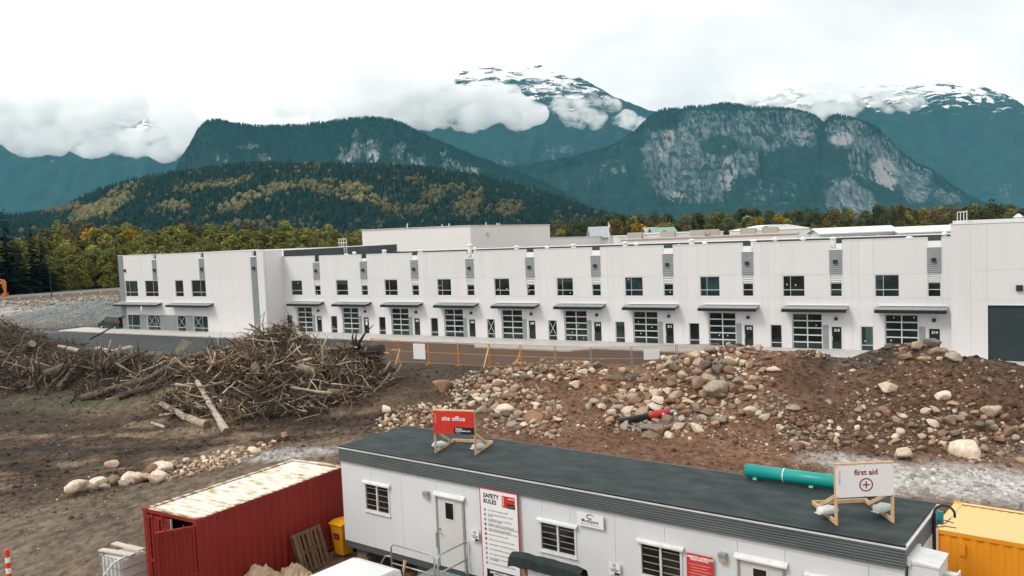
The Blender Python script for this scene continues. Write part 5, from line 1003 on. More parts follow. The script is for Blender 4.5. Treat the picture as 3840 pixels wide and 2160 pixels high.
me_ = bpy.data.meshes.new('twigs'); me_.from_pydata(mbs.v, [], mbs.f); a = me_.attributes.new('tint', 'FLOAT_COLOR', 'FACE'); a.data.foreach_set('color', np.concatenate([np.array(tints, np.float32), np.ones((len(tints), 1), np.float32)], 1).ravel()); me_.polygons.foreach_set('use_smooth', [True] * len(me_.polygons))
props(link('dead_branches', me_, m_woodt), 'tangled mass of dead twigs and roots heaped in the cleared wood pile', 'branches', kind='stuff')
PL = ['on top of the wood heap', 'on the near slope of the heap', 'at the right end of the heap', 'on the left flank of the heap', 'in the middle of the windrow', 'along the windrow near edge', 'in the windrow before the van', 'in the brush at the left edge', 'on the brush below the gravel bank', 'between the heap and the windrow']
BV = []
for i in range(14):
    mb = MB(); random.seed(300 + i); p = stick_pts((0, 0, 0), 1.0, 0.13, 0.02); a = math.atan2((p[-1] - p[0]).y, (p[-1] - p[0]).x); p = [Matrix.Rotation(-a, 3, 'Z') @ q for q in p]
    mb.tube(p, [0.028, 0.026, 0.022, 0.014] if i % 3 else [0.034, 0.032, 0.029, 0.026], 7)
    if i % 3 == 1: mb.tube([p[1], p[1] + Vector((0.12, 0.08, 0.06)), p[1] + Vector((0.26, 0.2, 0.08))], [0.014, 0.011, 0.005], 5)
    me_ = mb.mesh('branch', smooth=True); me_.materials.append(m_wood); BV.append(me_)
random.seed(11)
for k, cnt in enumerate((70, 56, 16, 34, 26, 18, 18, 10, 6, 16)):
    for _ in range(cnt):
        x, y = pile_point(k); z = gz(x, y); L_ = random.uniform(1.1, 3.2) if k < 4 else random.uniform(1.6, 4)
        o = bpy.data.objects.new('branch', random.choice(BV)); COL.objects.link(o); o.location = (x, y, z + random.uniform(0.25, 0.75)); wd = random.uniform(0.7, 1.8); o.scale = (L_, L_ * wd * 0.6, L_ * wd * 0.6)
        o.rotation_euler = (random.uniform(0, 6.28), random.gauss(0, 0.38), random.uniform(0, 6.28)); wi_ = random.choice((0, 2, 2, 1, 4, 5, 0)); c = WC[wi_] * max(0.55, PILES[k][5]) * random.uniform(0.7, 1.3); o.color = (*(c * (1.25 if k < 4 else 1.0)), 1)
        props(o, ['brown', 'dark brown', 'bleached', '', 'grey', 'orange brown'][wi_] + ' branch ' + PL[k], 'branch', 'branches ' + PL[k])
def log(name, pts, r, col, label, knots=0, n=12):
    """tapering log from photo-measured ends lying on the ground, cut faces shown"""
    P = [Vector(p) for p in pts]; c = P[0]; r_ = empty(name, c, 0, label, 'log'); q = [p - c for p in P]
    dense = []
    for i in range(len(q) - 1):
        for t_ in range(4): dense.append(q[i].lerp(q[i + 1], t_ / 4) + Vector((random.gauss(0, r * 0.08), random.gauss(0, r * 0.08), random.gauss(0, r * 0.06))))
    dense.append(q[-1]); m_ = len(dense); rs = [r * (1 - 0.35 * i / (m_ - 1)) * random.uniform(0.94, 1.06) for i in range(m_)]
    o = MB().tube(dense, rs, n, caps=False).build('bark', m_wood, r_, smooth=True); o.color = (*col, 1)
    for e, d_, rr in ((dense[0], dense[0] - dense[1], rs[0]), (dense[-1], dense[-1] - dense[-2], rs[-1])):
        d_ = d_.normalized(); o = MB().tube([e - d_ * 0.02, e + d_ * 0.004], rr * 0.985, n).build('cut_end', m_wood, r_); o.color = (0.20, 0.13, 0.08, 1)
    for i in range(knots):
        j = random.randrange(1, m_ - 1); a = random.uniform(0.3, 2.8); o = MB().tube([dense[j], dense[j] + Vector((0.1, -math.cos(a) * rs[j] * 1.5, math.sin(a) * rs[j] * 1.5))], [rs[j] * 0.35, rs[j] * 0.22], 6).build('branch_stub', m_wood, r_); o.color = (*(np.array(col) * 0.6), 1)
def gp(px_, py_, up=0.0): p = onground(px_, py_); return (p[0], p[1], p[2] + up)
BIRCH = (0.40, 0.35, 0.29)
log('birch_log', [gp(775, 1608, .2), gp(690, 1575, .22), gp(606, 1532, .3)], 0.25, (0.36, 0.29, 0.22), 'thick pale birch log pointing left in front of the wood pile', 4)
log('birch_log', [gp(848, 1632, .2), gp(800, 1560, .35), gp(742, 1480, .8)], 0.22, BIRCH, 'white birch log slanting toward the viewer from the wood pile', 4)
log('birch_log', [gp(764, 1552, .2), gp(690, 1508, .4)], 0.18, (0.30, 0.24, 0.18), 'shorter birch log between the two long ones', 2)
log('birch_log', [gp(620, 1608, .08), gp(568, 1590, .08)], 0.10, BIRCH, 'short broken birch piece on the mud left of the logs', 1)
log('fallen_log', [gp(310, 1502, .2), gp(560, 1448, .5), gp(700, 1395, 1.0), gp(785, 1368, 0.8)], 0.26, (0.13, 0.098, 0.075), 'very long dark trunk lying along the foot of the brush', 5)
log('fallen_log', [gp(450, 1500, .2), gp(600, 1455, .3), gp(690, 1425, .5)], 0.24, (0.085, 0.068, 0.055), 'second dark trunk below the very long one', 3)
log('fallen_log', [gp(220, 1470, .25), gp(310, 1385, .8)], 0.2, (0.12, 0.10, 0.08), 'mossy trunk sloping up into the brush at the left', 3)
log('driftwood_log', [gp(490, 1322, .5), gp(412, 1345, .6), gp(366, 1328, .6)], 0.26, (0.44, 0.39, 0.34), 'bleached forked log on top of the low brush windrow', 3)
log('driftwood_log', [gp(300, 1338, .5), gp(222, 1322, .6)], 0.24, (0.36, 0.32, 0.28), 'bleached splintered log at the back of the windrow', 2)
p = gp(338, 1292, 0.6); p2 = at(446, 1214, p[1] + 1.0); log('leaning_pole', [p, tuple((np.array(p) + p2) / 2), tuple(p2)], 0.11, (0.05, 0.045, 0.042), 'dark pole leaning up in front of the parked van', 3)
def stump(px_, py_, r, label, col, seed):
    q = random.Random(seed); p = gp(px_, py_, 0.35); r_ = empty('tree_stump', p, q.uniform(0, 6.28), label, 'stump'); ax = Vector((q.uniform(-1, 1), -0.9, q.uniform(-.1, .5))).normalized()
    o = MB().tube([-ax * 0.1, ax * r * 1.6, ax * r * 3.4], [r * 1.15, r * 0.8, r * 0.72], 9).build('bole', m_wood, r_, smooth=True); o.color = (*col, 1)
    o = MB().tube([ax * r * 3.4, ax * (r * 3.4 + .01)], r * 0.7, 9).build('cut_end', m_wood, r_); o.color = (0.30, 0.22, 0.15, 1)
    s1 = ax.orthogonal().normalized(); s2 = ax.cross(s1)
    for k in range(11):
        a_ = k * 0.571 + q.uniform(-.2, .2); d = s1 * math.cos(a_) + s2 * math.sin(a_); l = r * q.uniform(2.2, 4.5); b1 = Vector((q.gauss(0, .25), q.gauss(0, .25), q.gauss(0, .3))) * l
        o = MB().tube([d * r * .5, d * l * .45 - ax * r * .4, d * l * .8 - ax * r * .3 + b1 * .5, d * l + b1], [r * .34, r * .22, r * .13, r * .04], 6).build('root', m_wood, r_, smooth=True); o.color = (*(np.array(col) * q.uniform(.6, 1.3)), 1)
for i, (px_, py_, r, lab, c_) in enumerate(((1350, 1345, .5, 'dark rooted stump at the right end of the wood heap', (0.045, 0.035, 0.03)), (820, 1330, .38, 'grey stump with roots on the left shoulder of the heap', (0.15, 0.125, 0.10)), (1190, 1420, .36, 'pale cut stump on the right face of the heap', (0.27, 0.21, 0.155)), (560, 1390, .42, 'dark root ball between the heap and the windrow', (0.075, 0.058, 0.045)), (380, 1410, .42, 'grey root ball in the middle of the windrow', (0.15, 0.13, 0.11)), (170, 1430, .45, 'tangled root ball near the left edge', (0.13, 0.11, 0.09)), (960, 1400, .36, 'brown stump half buried in the heap front', (0.16, 0.11, 0.075)), (90, 1330, .5, 'large dark root ball at the left edge', (0.07, 0.058, 0.048)), (1290, 1500, .3, 'small root wad at the heap foot', (0.17, 0.125, 0.09)))):
    stump(px_, py_, r, lab, c_, 60 + i)
bd = empty('board_bundle', gp(655, 1340, 0.5), 0, 'bundle of tan boards leaning against the main wood heap', 'boards'); p2 = Vector(at(690, 1272, bd.location[1] + 1.2)) - bd.location
for i in range(5): o = MB().beam((i * 0.16, i * 0.05, 0), (p2.x + i * 0.15, p2.y + i * 0.05, p2.z - i * 0.10), 0.05, 0.15, (0.4, -1, 0)).build('board', m_wood, bd); o.color = (*(np.array((0.42, 0.31, 0.20)) * random.uniform(0.7, 1.2)), 1)
# ------------------------------------------------------------------ site office trailer
TA = onz(1272, 1672, 4.5); TD = onz(3390, 2048, 4.5); TANG = math.atan2(TD[1] - TA[1], TD[0] - TA[0]); TL = float(np.linalg.norm(TD - TA))
TU = np.array([math.cos(TANG), math.sin(TANG), 0]); TN = np.array([-TU[1], TU[0], 0])
def tl(px_, py_, off=0.0):                                 # measured photo point on the plane `off` metres in front of the trailer wall
    v = ray(px_, py_); p0 = TA - TN * off; t_ = np.dot(p0 - _C, TN) / np.dot(v, TN); p = _C + v * t_; return float(np.dot(p - TA, TU)), float(p[2])
def tw(s, d, z): p = TA + TU * s + TN * d; return (float(p[0]), float(p[1]), z)
m_tw = pm('trailer_white_panel', (0.60, 0.625, 0.645), (0.655, 0.675, 0.69), 0.6, 0.5, stretch=(1, 1, 0.3), detail=8)
m_ttrim = pm('trailer_trim', (0.68, 0.69, 0.70), (0.56, 0.57, 0.57), 3, 0.5); m_fasc = pm('fascia_grey_metal', (0.078, 0.098, 0.104), (0.118, 0.134, 0.136), 1.3, 0.5, stretch=(0.4, 1, 2))
m_epdm = pm('roof_rubber', (0.013, 0.025, 0.027), (0.058, 0.074, 0.074), 1.5, 0.8, 0.4, stretch=(1, 1.8, 1), ramp=(0.40, 0.86), detail=9, bscale=22, bdist=0.012)
m_dark = pm('dark_chassis_and_shade', (0.018, 0.02, 0.022), rough=0.8); m_skirt = pm('grey_skirt', (0.06, 0.075, 0.082), (0.08, 0.09, 0.095), 2, 0.6)  # m_dark: near-black for the chassis, also stands for shade in hollows
m_door = pm('trailer_door_cream', (0.56, 0.555, 0.54), (0.60, 0.59, 0.575), 0.8, 0.5); m_steel = pm('galvanised_tube', (0.33, 0.37, 0.38), (0.42, 0.45, 0.45), 6, 0.45, metal=0.5)
m_red = pm('sign_red', (0.52, 0.028, 0.018), (0.56, 0.034, 0.022), 2, 0.5); m_blk = pm('sign_black', (0.010, 0.010, 0.012), rough=0.5); m_signw = pm('sign_white', (0.74, 0.74, 0.76), (0.78, 0.78, 0.79), 1, 0.5)
m_dred = pm('print_dark_red', (0.22, 0.015, 0.03), rough=0.5); m_print = pm('print_charcoal', (0.03, 0.03, 0.035), rough=0.6); m_printg = pm('print_grey', (0.22, 0.21, 0.22), rough=0.6); m_pale = pm('print_pale_grey', (0.45, 0.42, 0.43), rough=0.6)
m_pine = pm('pine_lumber', (0.52, 0.34, 0.19), (0.62, 0.44, 0.27), 2.5, 0.75, stretch=(6, 1, 1), rnd=0.12)
tr = empty('office_trailer', (TA[0], TA[1], 0), TANG, 'long white site office trailer with dark flat roof and grey ribbed fascia', 'trailer')
TW_ = 3.08; WZ0, WZ1 = 1.47, 4.02
wins = [(1.05, 2.14, 2.60, 3.50), (7.72, 8.86, 2.66, 3.47), (10.68, 11.80, 2.62, 3.47), (14.72, 15.85, 2.62, 3.50)]
doors = [(4.06, 5.12), (13.16, 14.24)]
seams = [0.0, 1.37, 2.65, 4.06, 5.12, 6.45, 7.8, 8.68, 10.0, 11.36, 13.16, 14.23, 15.95, TL]
th = [(a, b_, c, d) for a, b_, c, d in wins] + [(a, b_, WZ0, 3.62) for a, b_ in doors]
for a, b_ in zip(seams[:-1], seams[1:]):
    cl = cells(a + 0.004, b_ - 0.004, WZ0, WZ1 - 0.07, th); cut = any(h[0] <= a + .004 and h[1] >= b_ - .004 for h in th); mb = MB()
    for q in cl:
        mb.box(q[0], 0.03, q[2], q[1], 0.10, q[3])
        if cut: mb.build('wall_panel', m_tw, tr, fix=False); mb = MB()
    if mb.v: mb.build('wall_panel', m_tw, tr, fix=False)
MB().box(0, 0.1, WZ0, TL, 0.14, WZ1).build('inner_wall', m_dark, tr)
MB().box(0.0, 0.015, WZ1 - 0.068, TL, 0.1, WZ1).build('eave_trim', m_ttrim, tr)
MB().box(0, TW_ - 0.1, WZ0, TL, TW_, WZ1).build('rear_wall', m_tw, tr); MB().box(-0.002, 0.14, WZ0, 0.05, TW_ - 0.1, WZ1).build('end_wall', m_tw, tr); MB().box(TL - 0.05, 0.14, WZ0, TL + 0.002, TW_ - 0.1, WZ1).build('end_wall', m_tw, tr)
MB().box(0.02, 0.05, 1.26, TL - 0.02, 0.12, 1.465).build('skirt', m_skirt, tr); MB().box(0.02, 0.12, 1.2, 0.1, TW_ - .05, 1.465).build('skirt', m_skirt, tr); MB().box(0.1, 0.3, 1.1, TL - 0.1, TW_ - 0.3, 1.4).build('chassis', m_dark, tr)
MB().box(0.5, 1.6, 0.7, TL - 0.3, 1.7, 1.2).build('underside_shade_sheet', m_dark, tr)  # dark sheet standing for the shade under the trailer
fz = np.linspace(WZ1, 4.44, 8)                              # ribbed fascia: one folded strip per course, all round
for i in range(7):
    z0, z1 = fz[i], fz[i + 1]; pr_ = [(0.0, z0), (-0.035, z0 + 0.012), (-0.035, z0 + (z1 - z0) * 0.62), (-0.008, z1 - 0.004), (0.012, z1 - 0.004), (0.012, z0)]
    for a, b_ in ((-0.035, 3.62), (3.624, 7.28), (7.284, 10.94), (10.944, 14.6), (14.604, TL + 0.035)): MB().prism(pr_, a, b_, 'x').build('fascia_strip', m_fasc, tr, fix=False)
    MB().prism([(TL + 0.0 - y, z) for y, z in pr_], 0.0, TW_).build('fascia_strip', m_fasc, tr); MB().prism([(0.0 + y, z) for y, z in pr_], 0.0, TW_).build('fascia_strip', m_fasc, tr)
MB().box(-0.045, -0.045, 4.44, TL + 0.045, 0.02, 4.475).build('drip_edge', m_ttrim, tr); MB().box(TL - 0.02, 0.02, 4.44, TL + 0.045, TW_, 4.475).build('drip_edge', m_ttrim, tr)
MB().box(-0.03, -0.03, 4.478, TL + 0.03, 0.05, 4.515).build('roof_edge', m_blk, tr)
rv = []; rf_ = []; nxr, nyr = 90, 18                        # slightly rippled rubber roof
for j in range(nyr + 1):
    for i in range(nxr + 1):
        x, y = TL * i / nxr, TW_ * j / nyr; rv.append((x - 0.01, y + 0.05 * (1 - j / nyr), 4.49 + 0.03 * math.sin(math.pi * j / nyr) + 0.012 * noise.noise(Vector((x * 0.9, y * 1.4, 3)))))
for j in range(nyr):
    for i in range(nxr): a = j * (nxr + 1) + i; rf_.append((a, a + 1, a + nxr + 2, a + nxr + 1))
MB().add(rv, rf_).build('roof', m_epdm, tr, smooth=True, fix=False); MB().box(0, 0.1, 4.2, TL, TW_ - 0.02, 4.45).build('roof_deck', m_dark, tr)
MB().box(0, TW_ - 0.02, 4.03, TL, TW_ + 0.02, 4.5).build('rear_fascia', m_fasc, tr)
m_tglass = pm('trailer_window_glass', (0.010, 0.011, 0.010), (0.028, 0.022, 0.018), 1.4, 0.08, spec=0.5, detail=3, rnd=0.3); m_bar = pm('window_bar', (0.30, 0.31, 0.31), rough=0.5)
for wi, (a, b_, c, d) in enumerate(wins):
    w_ = empty('window', parent=tr); fr = MB(); f = 0.05
    fr.box(a, 0.0, c, b_, 0.07, c + f); fr.box(a, 0.0, d - f, b_, 0.07, d); fr.box(a, 0.0, c + f, a + f, 0.07, d - f); fr.box(b_ - f, 0.0, c + f, b_, 0.07, d - f); mid = (a + b_) / 2; fr.box(mid - 0.025, 0.003, c + f, mid + 0.025, 0.07, d - f); fr.build('frame', m_ttrim, w_, fix=False)
    for x0, x1 in ((a + f, mid - 0.025), (mid + 0.025, b_ - f)):
        MB().box(x0, 0.05, c + f, x1, 0.06, d - f).build('pane', m_tglass, w_)
        for i in range(4): z = c + f + (d - c - 2 * f) * (i + 0.75) / 4.4; MB().box(x0 + 0.03, 0.035, z, x1 - 0.02, 0.048, z + 0.016).build('security_bar', m_bar, w_)
    MB().prism([(-0.07, d + 0.02), (0.02, d + 0.07), (0.02, d + 0.0), (-0.07, d - 0.025)], a - 0.06, b_ + 0.06, 'x').build('rain_hood', m_ttrim, w_); MB().box(a - 0.02, -0.03, c - 0.03, b_ + 0.02, 0.02, c - 0.003).build('sill', m_ttrim, w_)
for di, (a, b_) in enumerate(doors):
    d_ = empty('entrance_door', parent=tr); fr = MB(); fr.box(a, -0.02, WZ0, a + 0.05, 0.08, 3.58); fr.box(b_ - 0.06, -0.02, WZ0, b_, 0.08, 3.58); fr.box(a + .05, -0.02, 3.53, b_ - .06, 0.08, 3.58); fr.build('frame', m_steel, d_, fix=False)
    MB().box(a + 0.05, 0.01, WZ0 + 0.02, b_ - 0.06, 0.06, 3.53).build('leaf', m_door, d_); x0 = a + 0.36; rim = MB(); rim.box(x0 - .03, -.005, 2.9, x0 + .33, .02, 2.93); rim.box(x0 - .03, -.005, 3.4, x0 + .33, .02, 3.43); rim.box(x0 - .03, -.005, 2.93, x0, .02, 3.4); rim.box(x0 + .30, -.005, 2.93, x0 + .33, .02, 3.4); rim.build('vision_frame', m_ttrim, d_, fix=False)
    MB().box(x0, 0.0, 2.93, x0 + 0.30, 0.008, 3.4).build('vision_pane', m_tglass, d_)
    MB().prism([(-0.09, 3.60), (0.02, 3.68), (0.02, 3.60), (-0.09, 3.565)], a - 0.06, b_ + 0.06, 'x').build('rain_hood', m_ttrim, d_)
    MB().tube([(a + 0.12, 0.01, 2.47), (a + 0.12, -0.05, 2.47), (a + 0.24, -0.05, 2.46)], 0.014, 6).build('lever_handle', m_steel, d_); MB().tube([(a + 0.12, 0.01, 2.58), (a + 0.12, -0.02, 2.58)], 0.03, 8).build('deadbolt', m_steel, d_)
    MB().box(a - 0.04, -0.035, 2.02, a - 0.005, -0.0, 2.45).build('hasp_bar', m_steel, d_)
m_lamp = pm('lamp_lens', (0.55, 0.50, 0.36), rough=0.3)
for x in (3.72, 12.83):
    l_ = empty('wall_lamp', parent=tr); MB().box(x - 0.09, -0.10, 3.50, x + 0.09, 0.028, 3.62).build('housing', m_steel, l_, bevel=0.01); MB().prism([(-0.10, 3.50), (-0.07, 3.40), (0.0, 3.40), (0.02, 3.50)], x - 0.08, x + 0.08, 'x').build('lens', m_lamp, l_, bevel=0.008)
# wheels, jacks and blocking under the trailer
m_tyre = pm('tyre_rubber', (0.014, 0.014, 0.015), rough=0.85); m_blockw = pm('timber_blocking', (0.14, 0.11, 0.085), (0.2, 0.165, 0.13), 4, 0.9)
for s in (0.55, 3.2, 8, 12.5): 
    b_ = empty('support_stack', parent=tr)
    for i in range(4): MB().cbox((s + (i % 2) * 0.02, 0.42, 0.80 + i * 0.115), (0.5 if i % 2 else 0.42, 0.42, 0.105)).build('block', m_blockw, b_)
    MB().tube([(s, 0.42, 1.2), (s, 0.42, 1.28)], 0.05, 8).build('jack', m_steel, b_)
# service box on the right-hand end, mast and cables
hv = empty('service_cabinet', parent=tr); x0 = TL + 0.04
MB().box(x0, 0.10, 1.6, x0 + 0.56, 0.95, 4.12).build('cabinet', m_tw, hv, bevel=0.015); MB().prism([(x0 - .02, 4.20), (x0 - .02, 4.13), (x0 + 0.58, 4.125), (x0 + 0.58, 4.16)], 0.08, 0.97).build('lid', m_ttrim, hv); MB().box(x0 - 0.03, 0.04, 4.1, x0 + 0.06, 1.0, 4.24).build('flashing', m_ttrim, hv)
vb = empty('exhaust_hood', parent=hv)
MB().box(x0 + 0.56, 0.55, 3.62, x0 + 0.80, 0.72, 3.89).build('hood', m_vent, hv, bevel=0.01); MB().box(x0 + 0.80, 0.50, 3.57, x0 + 0.83, 0.77, 3.93).build('hood_plate', m_ttrim, hv)
bpy.data.objects.remove(vb)
mst = empty('service_mast', parent=tr); MB().tube([(TL + 0.08, 2.3, 1.6), (TL + 0.08, 2.3, 4.5)], 0.04, 8).build('conduit', m_black, mst)
def arc(c, r, a0, a1, n, ax): return [(c[0] + ax[0] * r * math.cos(a0 + (a1 - a0) * i / n), c[1] + ax[1] * r * math.cos(a0 + (a1 - a0) * i / n), c[2] + r * math.sin(a0 + (a1 - a0) * i / n)) for i in range(n + 1)]
MB().tube(arc((TL + 0.28, 2.34, 4.5), 0.2, math.pi, -0.25, 10, (1, 0.2)), 0.026, 6).build('cable_loop', m_black, mst)
for k in range(3): MB().tube([(TL + 0.12, 2.3, 4.36 - k * .08), (TL + 0.28, 2.34, 4.3 + 0.08 * math.sin(k * 2)), (TL + 0.4 + .05 * k, 2.4, 4.42 - k * 0.1)], 0.011, 5).build('loose_wire', m_black, mst)
MB().cbox((TL + 0.17, 2.5, 4.36), (0.12, 0.06, 0.3)).build('teal_box', pm('teal_plastic', (0.02, 0.33, 0.32), rough=0.6), mst, bevel=0.01)

# signs fixed to the trailer wall: plates hung on it, each a thing of its own
def plate(name, s0, s1, z0, z1, mat, label, cat='sign', off=0.03, frame=None):
    x, y, _ = tw(s0, -off, 0); r_ = empty(name, (x, y, z0), TANG, label, cat); w_, h_ = s1 - s0, z1 - z0
    MB().box(0, -0.012, 0, w_, 0.0, h_).build('board', mat, r_)
    if frame: fr = MB(); fr.box(-.015, -.02, -.015, w_ + .015, -.0, .005); fr.box(-.015, -.02, h_ - .005, w_ + .015, 0, h_ + .015); fr.box(-.015, -.02, .005, .005, 0, h_ - .005); fr.box(w_ - .005, -.02, .005, w_ + .015, 0, h_ - .005); fr.build('frame', frame, r_, fix=False)
    return r_, w_, h_
def tx(r_, body, x, z, size, mat, align='LEFT', bold=0.0, y=-0.0135, sx=1.0, rot=0.0, line=1.0, name='lettering'):
    return text(name, body, size, mat, r_, Matrix.Translation((x, y, z)) @ RX @ Matrix.Rotation(rot, 4, 'Z'), align, bold, 0.001, sx, line=line)
def slab(r_, name, x0, z0, x1, z1, mat, y=-0.0125): return MB().box(x0, y - 0.003, z0, x1, y, z1).build(name, mat, r_)
def ring(r_, name, x, z, rad, w_, mat, y=-0.0128, n=18):
    v = []; f = []
    for i in range(n):
        a = 2 * math.pi * i / n
        for rr in (rad, rad - w_): v += [(x + math.cos(a) * rr, y, z + math.sin(a) * rr), (x + math.cos(a) * rr, y - 0.002, z + math.sin(a) * rr)]
    for i in range(n):
        a = i * 4; b_ = ((i + 1) % n) * 4; f += [(a + 1, b_ + 1, b_ + 3, a + 3), (a, a + 1, b_ + 1, b_), (a + 2, b_ + 2, b_ + 3, a + 3)]
    return MB().add(v, f).build(name, mat, r_)
sr, w_, h_ = plate('safety_sign', 5.80, 7.08, 1.55, 4.05, m_signw, 'tall white safety rules sign with red edge beside the trailer door', frame=m_red, off=0.06)
tx(sr, 'SAFETY\nRULES', 0.11, h_ - 0.26, 0.165, m_print, bold=0.006, line=0.95)
slab(sr, 'logo_panel', 0.76, h_ - 0.42, 1.20, h_ - 0.10, m_red); slab(sr, 'logo_block', 0.94, h_ - 0.42, 1.20, h_ - 0.30, m_blk, -0.016); tx(sr, 'ventana', 0.80, h_ - 0.26, 0.085, m_paper, 'CENTER', y=-0.0165, rot=math.pi / 2); slab(sr, 'logo_line', 0.97, h_ - 0.165, 1.18, h_ - 0.15, m_paper, -0.016); slab(sr, 'logo_line', 0.97, h_ - 0.37, 1.18, h_ - 0.36, m_pale, -0.0195)
RULES = ['NO UNAUTHORIZED ACCESS', 'ALL VISITORS MUST REPORT TO SITE\nOFFICE', 'NO PARKING ON SITE - EXCEPT IN\nDESIGNATED AREAS', 'DELIVERY DRIVERS & COURIERS MUST\nCHECK-IN AND RECEIVE AN ORIENTATION', 'NEW WORKERS REQUIRE SAFETY\nORIENTATION BEFORE STARTING WORK', 'HARDHATS MUST BE WORN', 'STEEL-TOED BOOTS MUST BE WORN', 'HIGH-VISIBILITY VEST MUST BE WORN', 'NO HEADPHONES OR EARBUDS', 'NO WALKING WHILE USING MOBILE DEVICES', 'NO HORSEPLAY, BULLYING OR\nHARASSMENT', 'PLACE WASTE IN APPROPRIATE BINS']
for i, t_ in enumerate(RULES):
    z = h_ - 0.58 - i * 0.135; ring(sr, 'rule_symbol', 0.15, z, 0.042, 0.012 if i not in (3, 4, 5, 6) else 0.03, m_dred if i in (3, 4, 5, 6) else m_printg); slab(sr, 'rule_symbol', 0.13, z - 0.018, 0.17, z + 0.018, m_printg, -0.0122)
    tx(sr, t_, 0.25, z, 0.052, m_printg, bold=0.0012, line=0.85)
slab(sr, 'footer_block', 0.13, 0.03, 1.22, 0.27, m_blk); tx(sr, "SAFETY IS EVERYONE'S\nRESPONSIBILITY", 0.67, 0.155, 0.085, m_paper, 'CENTER', bold=0.004, y=-0.0165, line=0.9)
for i, (a, b_, lab) in enumerate(((5.39, 5.68, 'small white no smoking notice right of the first trailer door'), (9.84, 10.16, 'small white no smoking notice between two trailer windows'))):
    nr_, w_, h_ = plate('small_notice', a, b_, 2.50, 2.82, m_signw, lab, off=0.05); ring(nr_, 'symbol', w_ * 0.5, h_ * 0.78, 0.045, 0.01, m_print); slab(nr_, 'symbol', w_ * .5 - .03, h_ * .78 - .006, w_ * .5 + .03, h_ * .78 + .006, m_print); tx(nr_, 'NO\nTOOL-TRADE\nPARKING', w_ * 0.5, h_ * 0.42, 0.042, m_print, 'CENTER', bold=0.001, line=0.85); slab(nr_, 'logo_block', w_ * 0.5, 0.01, w_ - 0.01, 0.07, m_blk)
ms, w_, h_ = plate('supplier_sign', 8.95, 9.73, 3.58, 3.93, m_signw, 'white supplier sign with a grey swoosh emblem under the fascia', off=0.05); tx(ms, 'ModSpace', w_ * 0.5, h_ * 0.42, 0.12, m_print, 'CENTER', bold=0.002); tx(ms, '(800) 451-3951  modspace.com', w_ * 0.5, h_ * 0.18, 0.042, m_printg, 'CENTER')
em = MB()
for i in range(10):
    a0, a1 = 0.2 + i * 0.5, 0.2 + (i + 1) * 0.5; w0 = 0.018 + 0.02 * math.sin(i / 10 * math.pi); em.beam((w_ * .52 + .105 * math.cos(a0), -0.0145, h_ * .76 + .055 * math.sin(a0)), (w_ * .52 + .105 * math.cos(a1), -0.0145, h_ * .76 + .055 * math.sin(a1)), 0.003, w0, (0, 0, 1))
em.build('emblem', m_printg, ms)
rs, w_, h_ = plate('red_poster', 11.95, 12.60, 2.50, 3.46, pm('poster_red', (0.48, 0.035, 0.03), (0.54, 0.045, 0.04), 1.5, 0.5), 'red respectful workplace poster left of the second trailer door', 'poster', off=0.05)
tx(rs, 'A RESPECTFUL WORKPLACE\nSTARTS WITH YOU', w_ / 2, h_ - 0.10, 0.066, m_paper, 'CENTER', bold=0.003, sx=0.78, line=0.85)
for i in range(9): slab(rs, 'print_line', 0.06 + (0.05 if i % 3 else 0), h_ - 0.25 - i * 0.07, w_ - 0.06 - (0.08 if i % 2 else 0), h_ - 0.235 - i * 0.07, pm('poster_pale', (0.62, 0.30, 0.28), rough=0.6))

# ------------------------------------------------------------------ roof-top signs with sandbags
m_sand = pm('sandbag_weave', (0.52, 0.54, 0.54), (0.62, 0.63, 0.62), 8, 0.85, 0.4, bscale=60)
def sandbag(p, rz, label, L_=0.42, W__=0.22, H_=0.16):
    v, f = ICO3; v = v.copy(); q = np.sign(v) * np.abs(v) ** 0.6; q = q * np.array([L_ / 2, W__ / 2, H_ / 2]); pin = 1 - 0.25 * np.abs(v[:, 0]) ** 4; q[:, 1] *= pin * (1 + 0.18 * np.abs(v[:, 0]) ** 8 * 2); q[:, 2] *= pin
    q[:, 2] += 0.012 * np.sin(v[:, 0] * 9) * (v[:, 2] > 0); q[:, 2] -= 0.05 * v[:, 0] ** 2 * H_ * 2; q[:, 2] -= q[:, 2].min()
    r_ = empty('sandbag', p, rz, label, 'sandbag'); link('sack', mesh_np('sack', q, f, smooth=True), m_sand, r_)
    for sg in (1, -1): MB().add([(sg * L_ * .46, -0.04, 0.05), (sg * L_ * .46, 0.04, 0.05), (sg * L_ * .54, 0.10, 0.03), (sg * L_ * .53, -0.09, 0.03), (sg * L_ * .46, -0.04, 0.062), (sg * L_ * .46, 0.04, 0.062), (sg * L_ * .54, 0.10, 0.045), (sg * L_ * .53, -0.09, 0.045)], [(0, 1, 2, 3), (7, 6, 5, 4), (0, 4, 5, 1), (1, 5, 6, 2), (2, 6, 7, 3), (3, 7, 4, 0)]).build('tied_end', m_sand, r_)
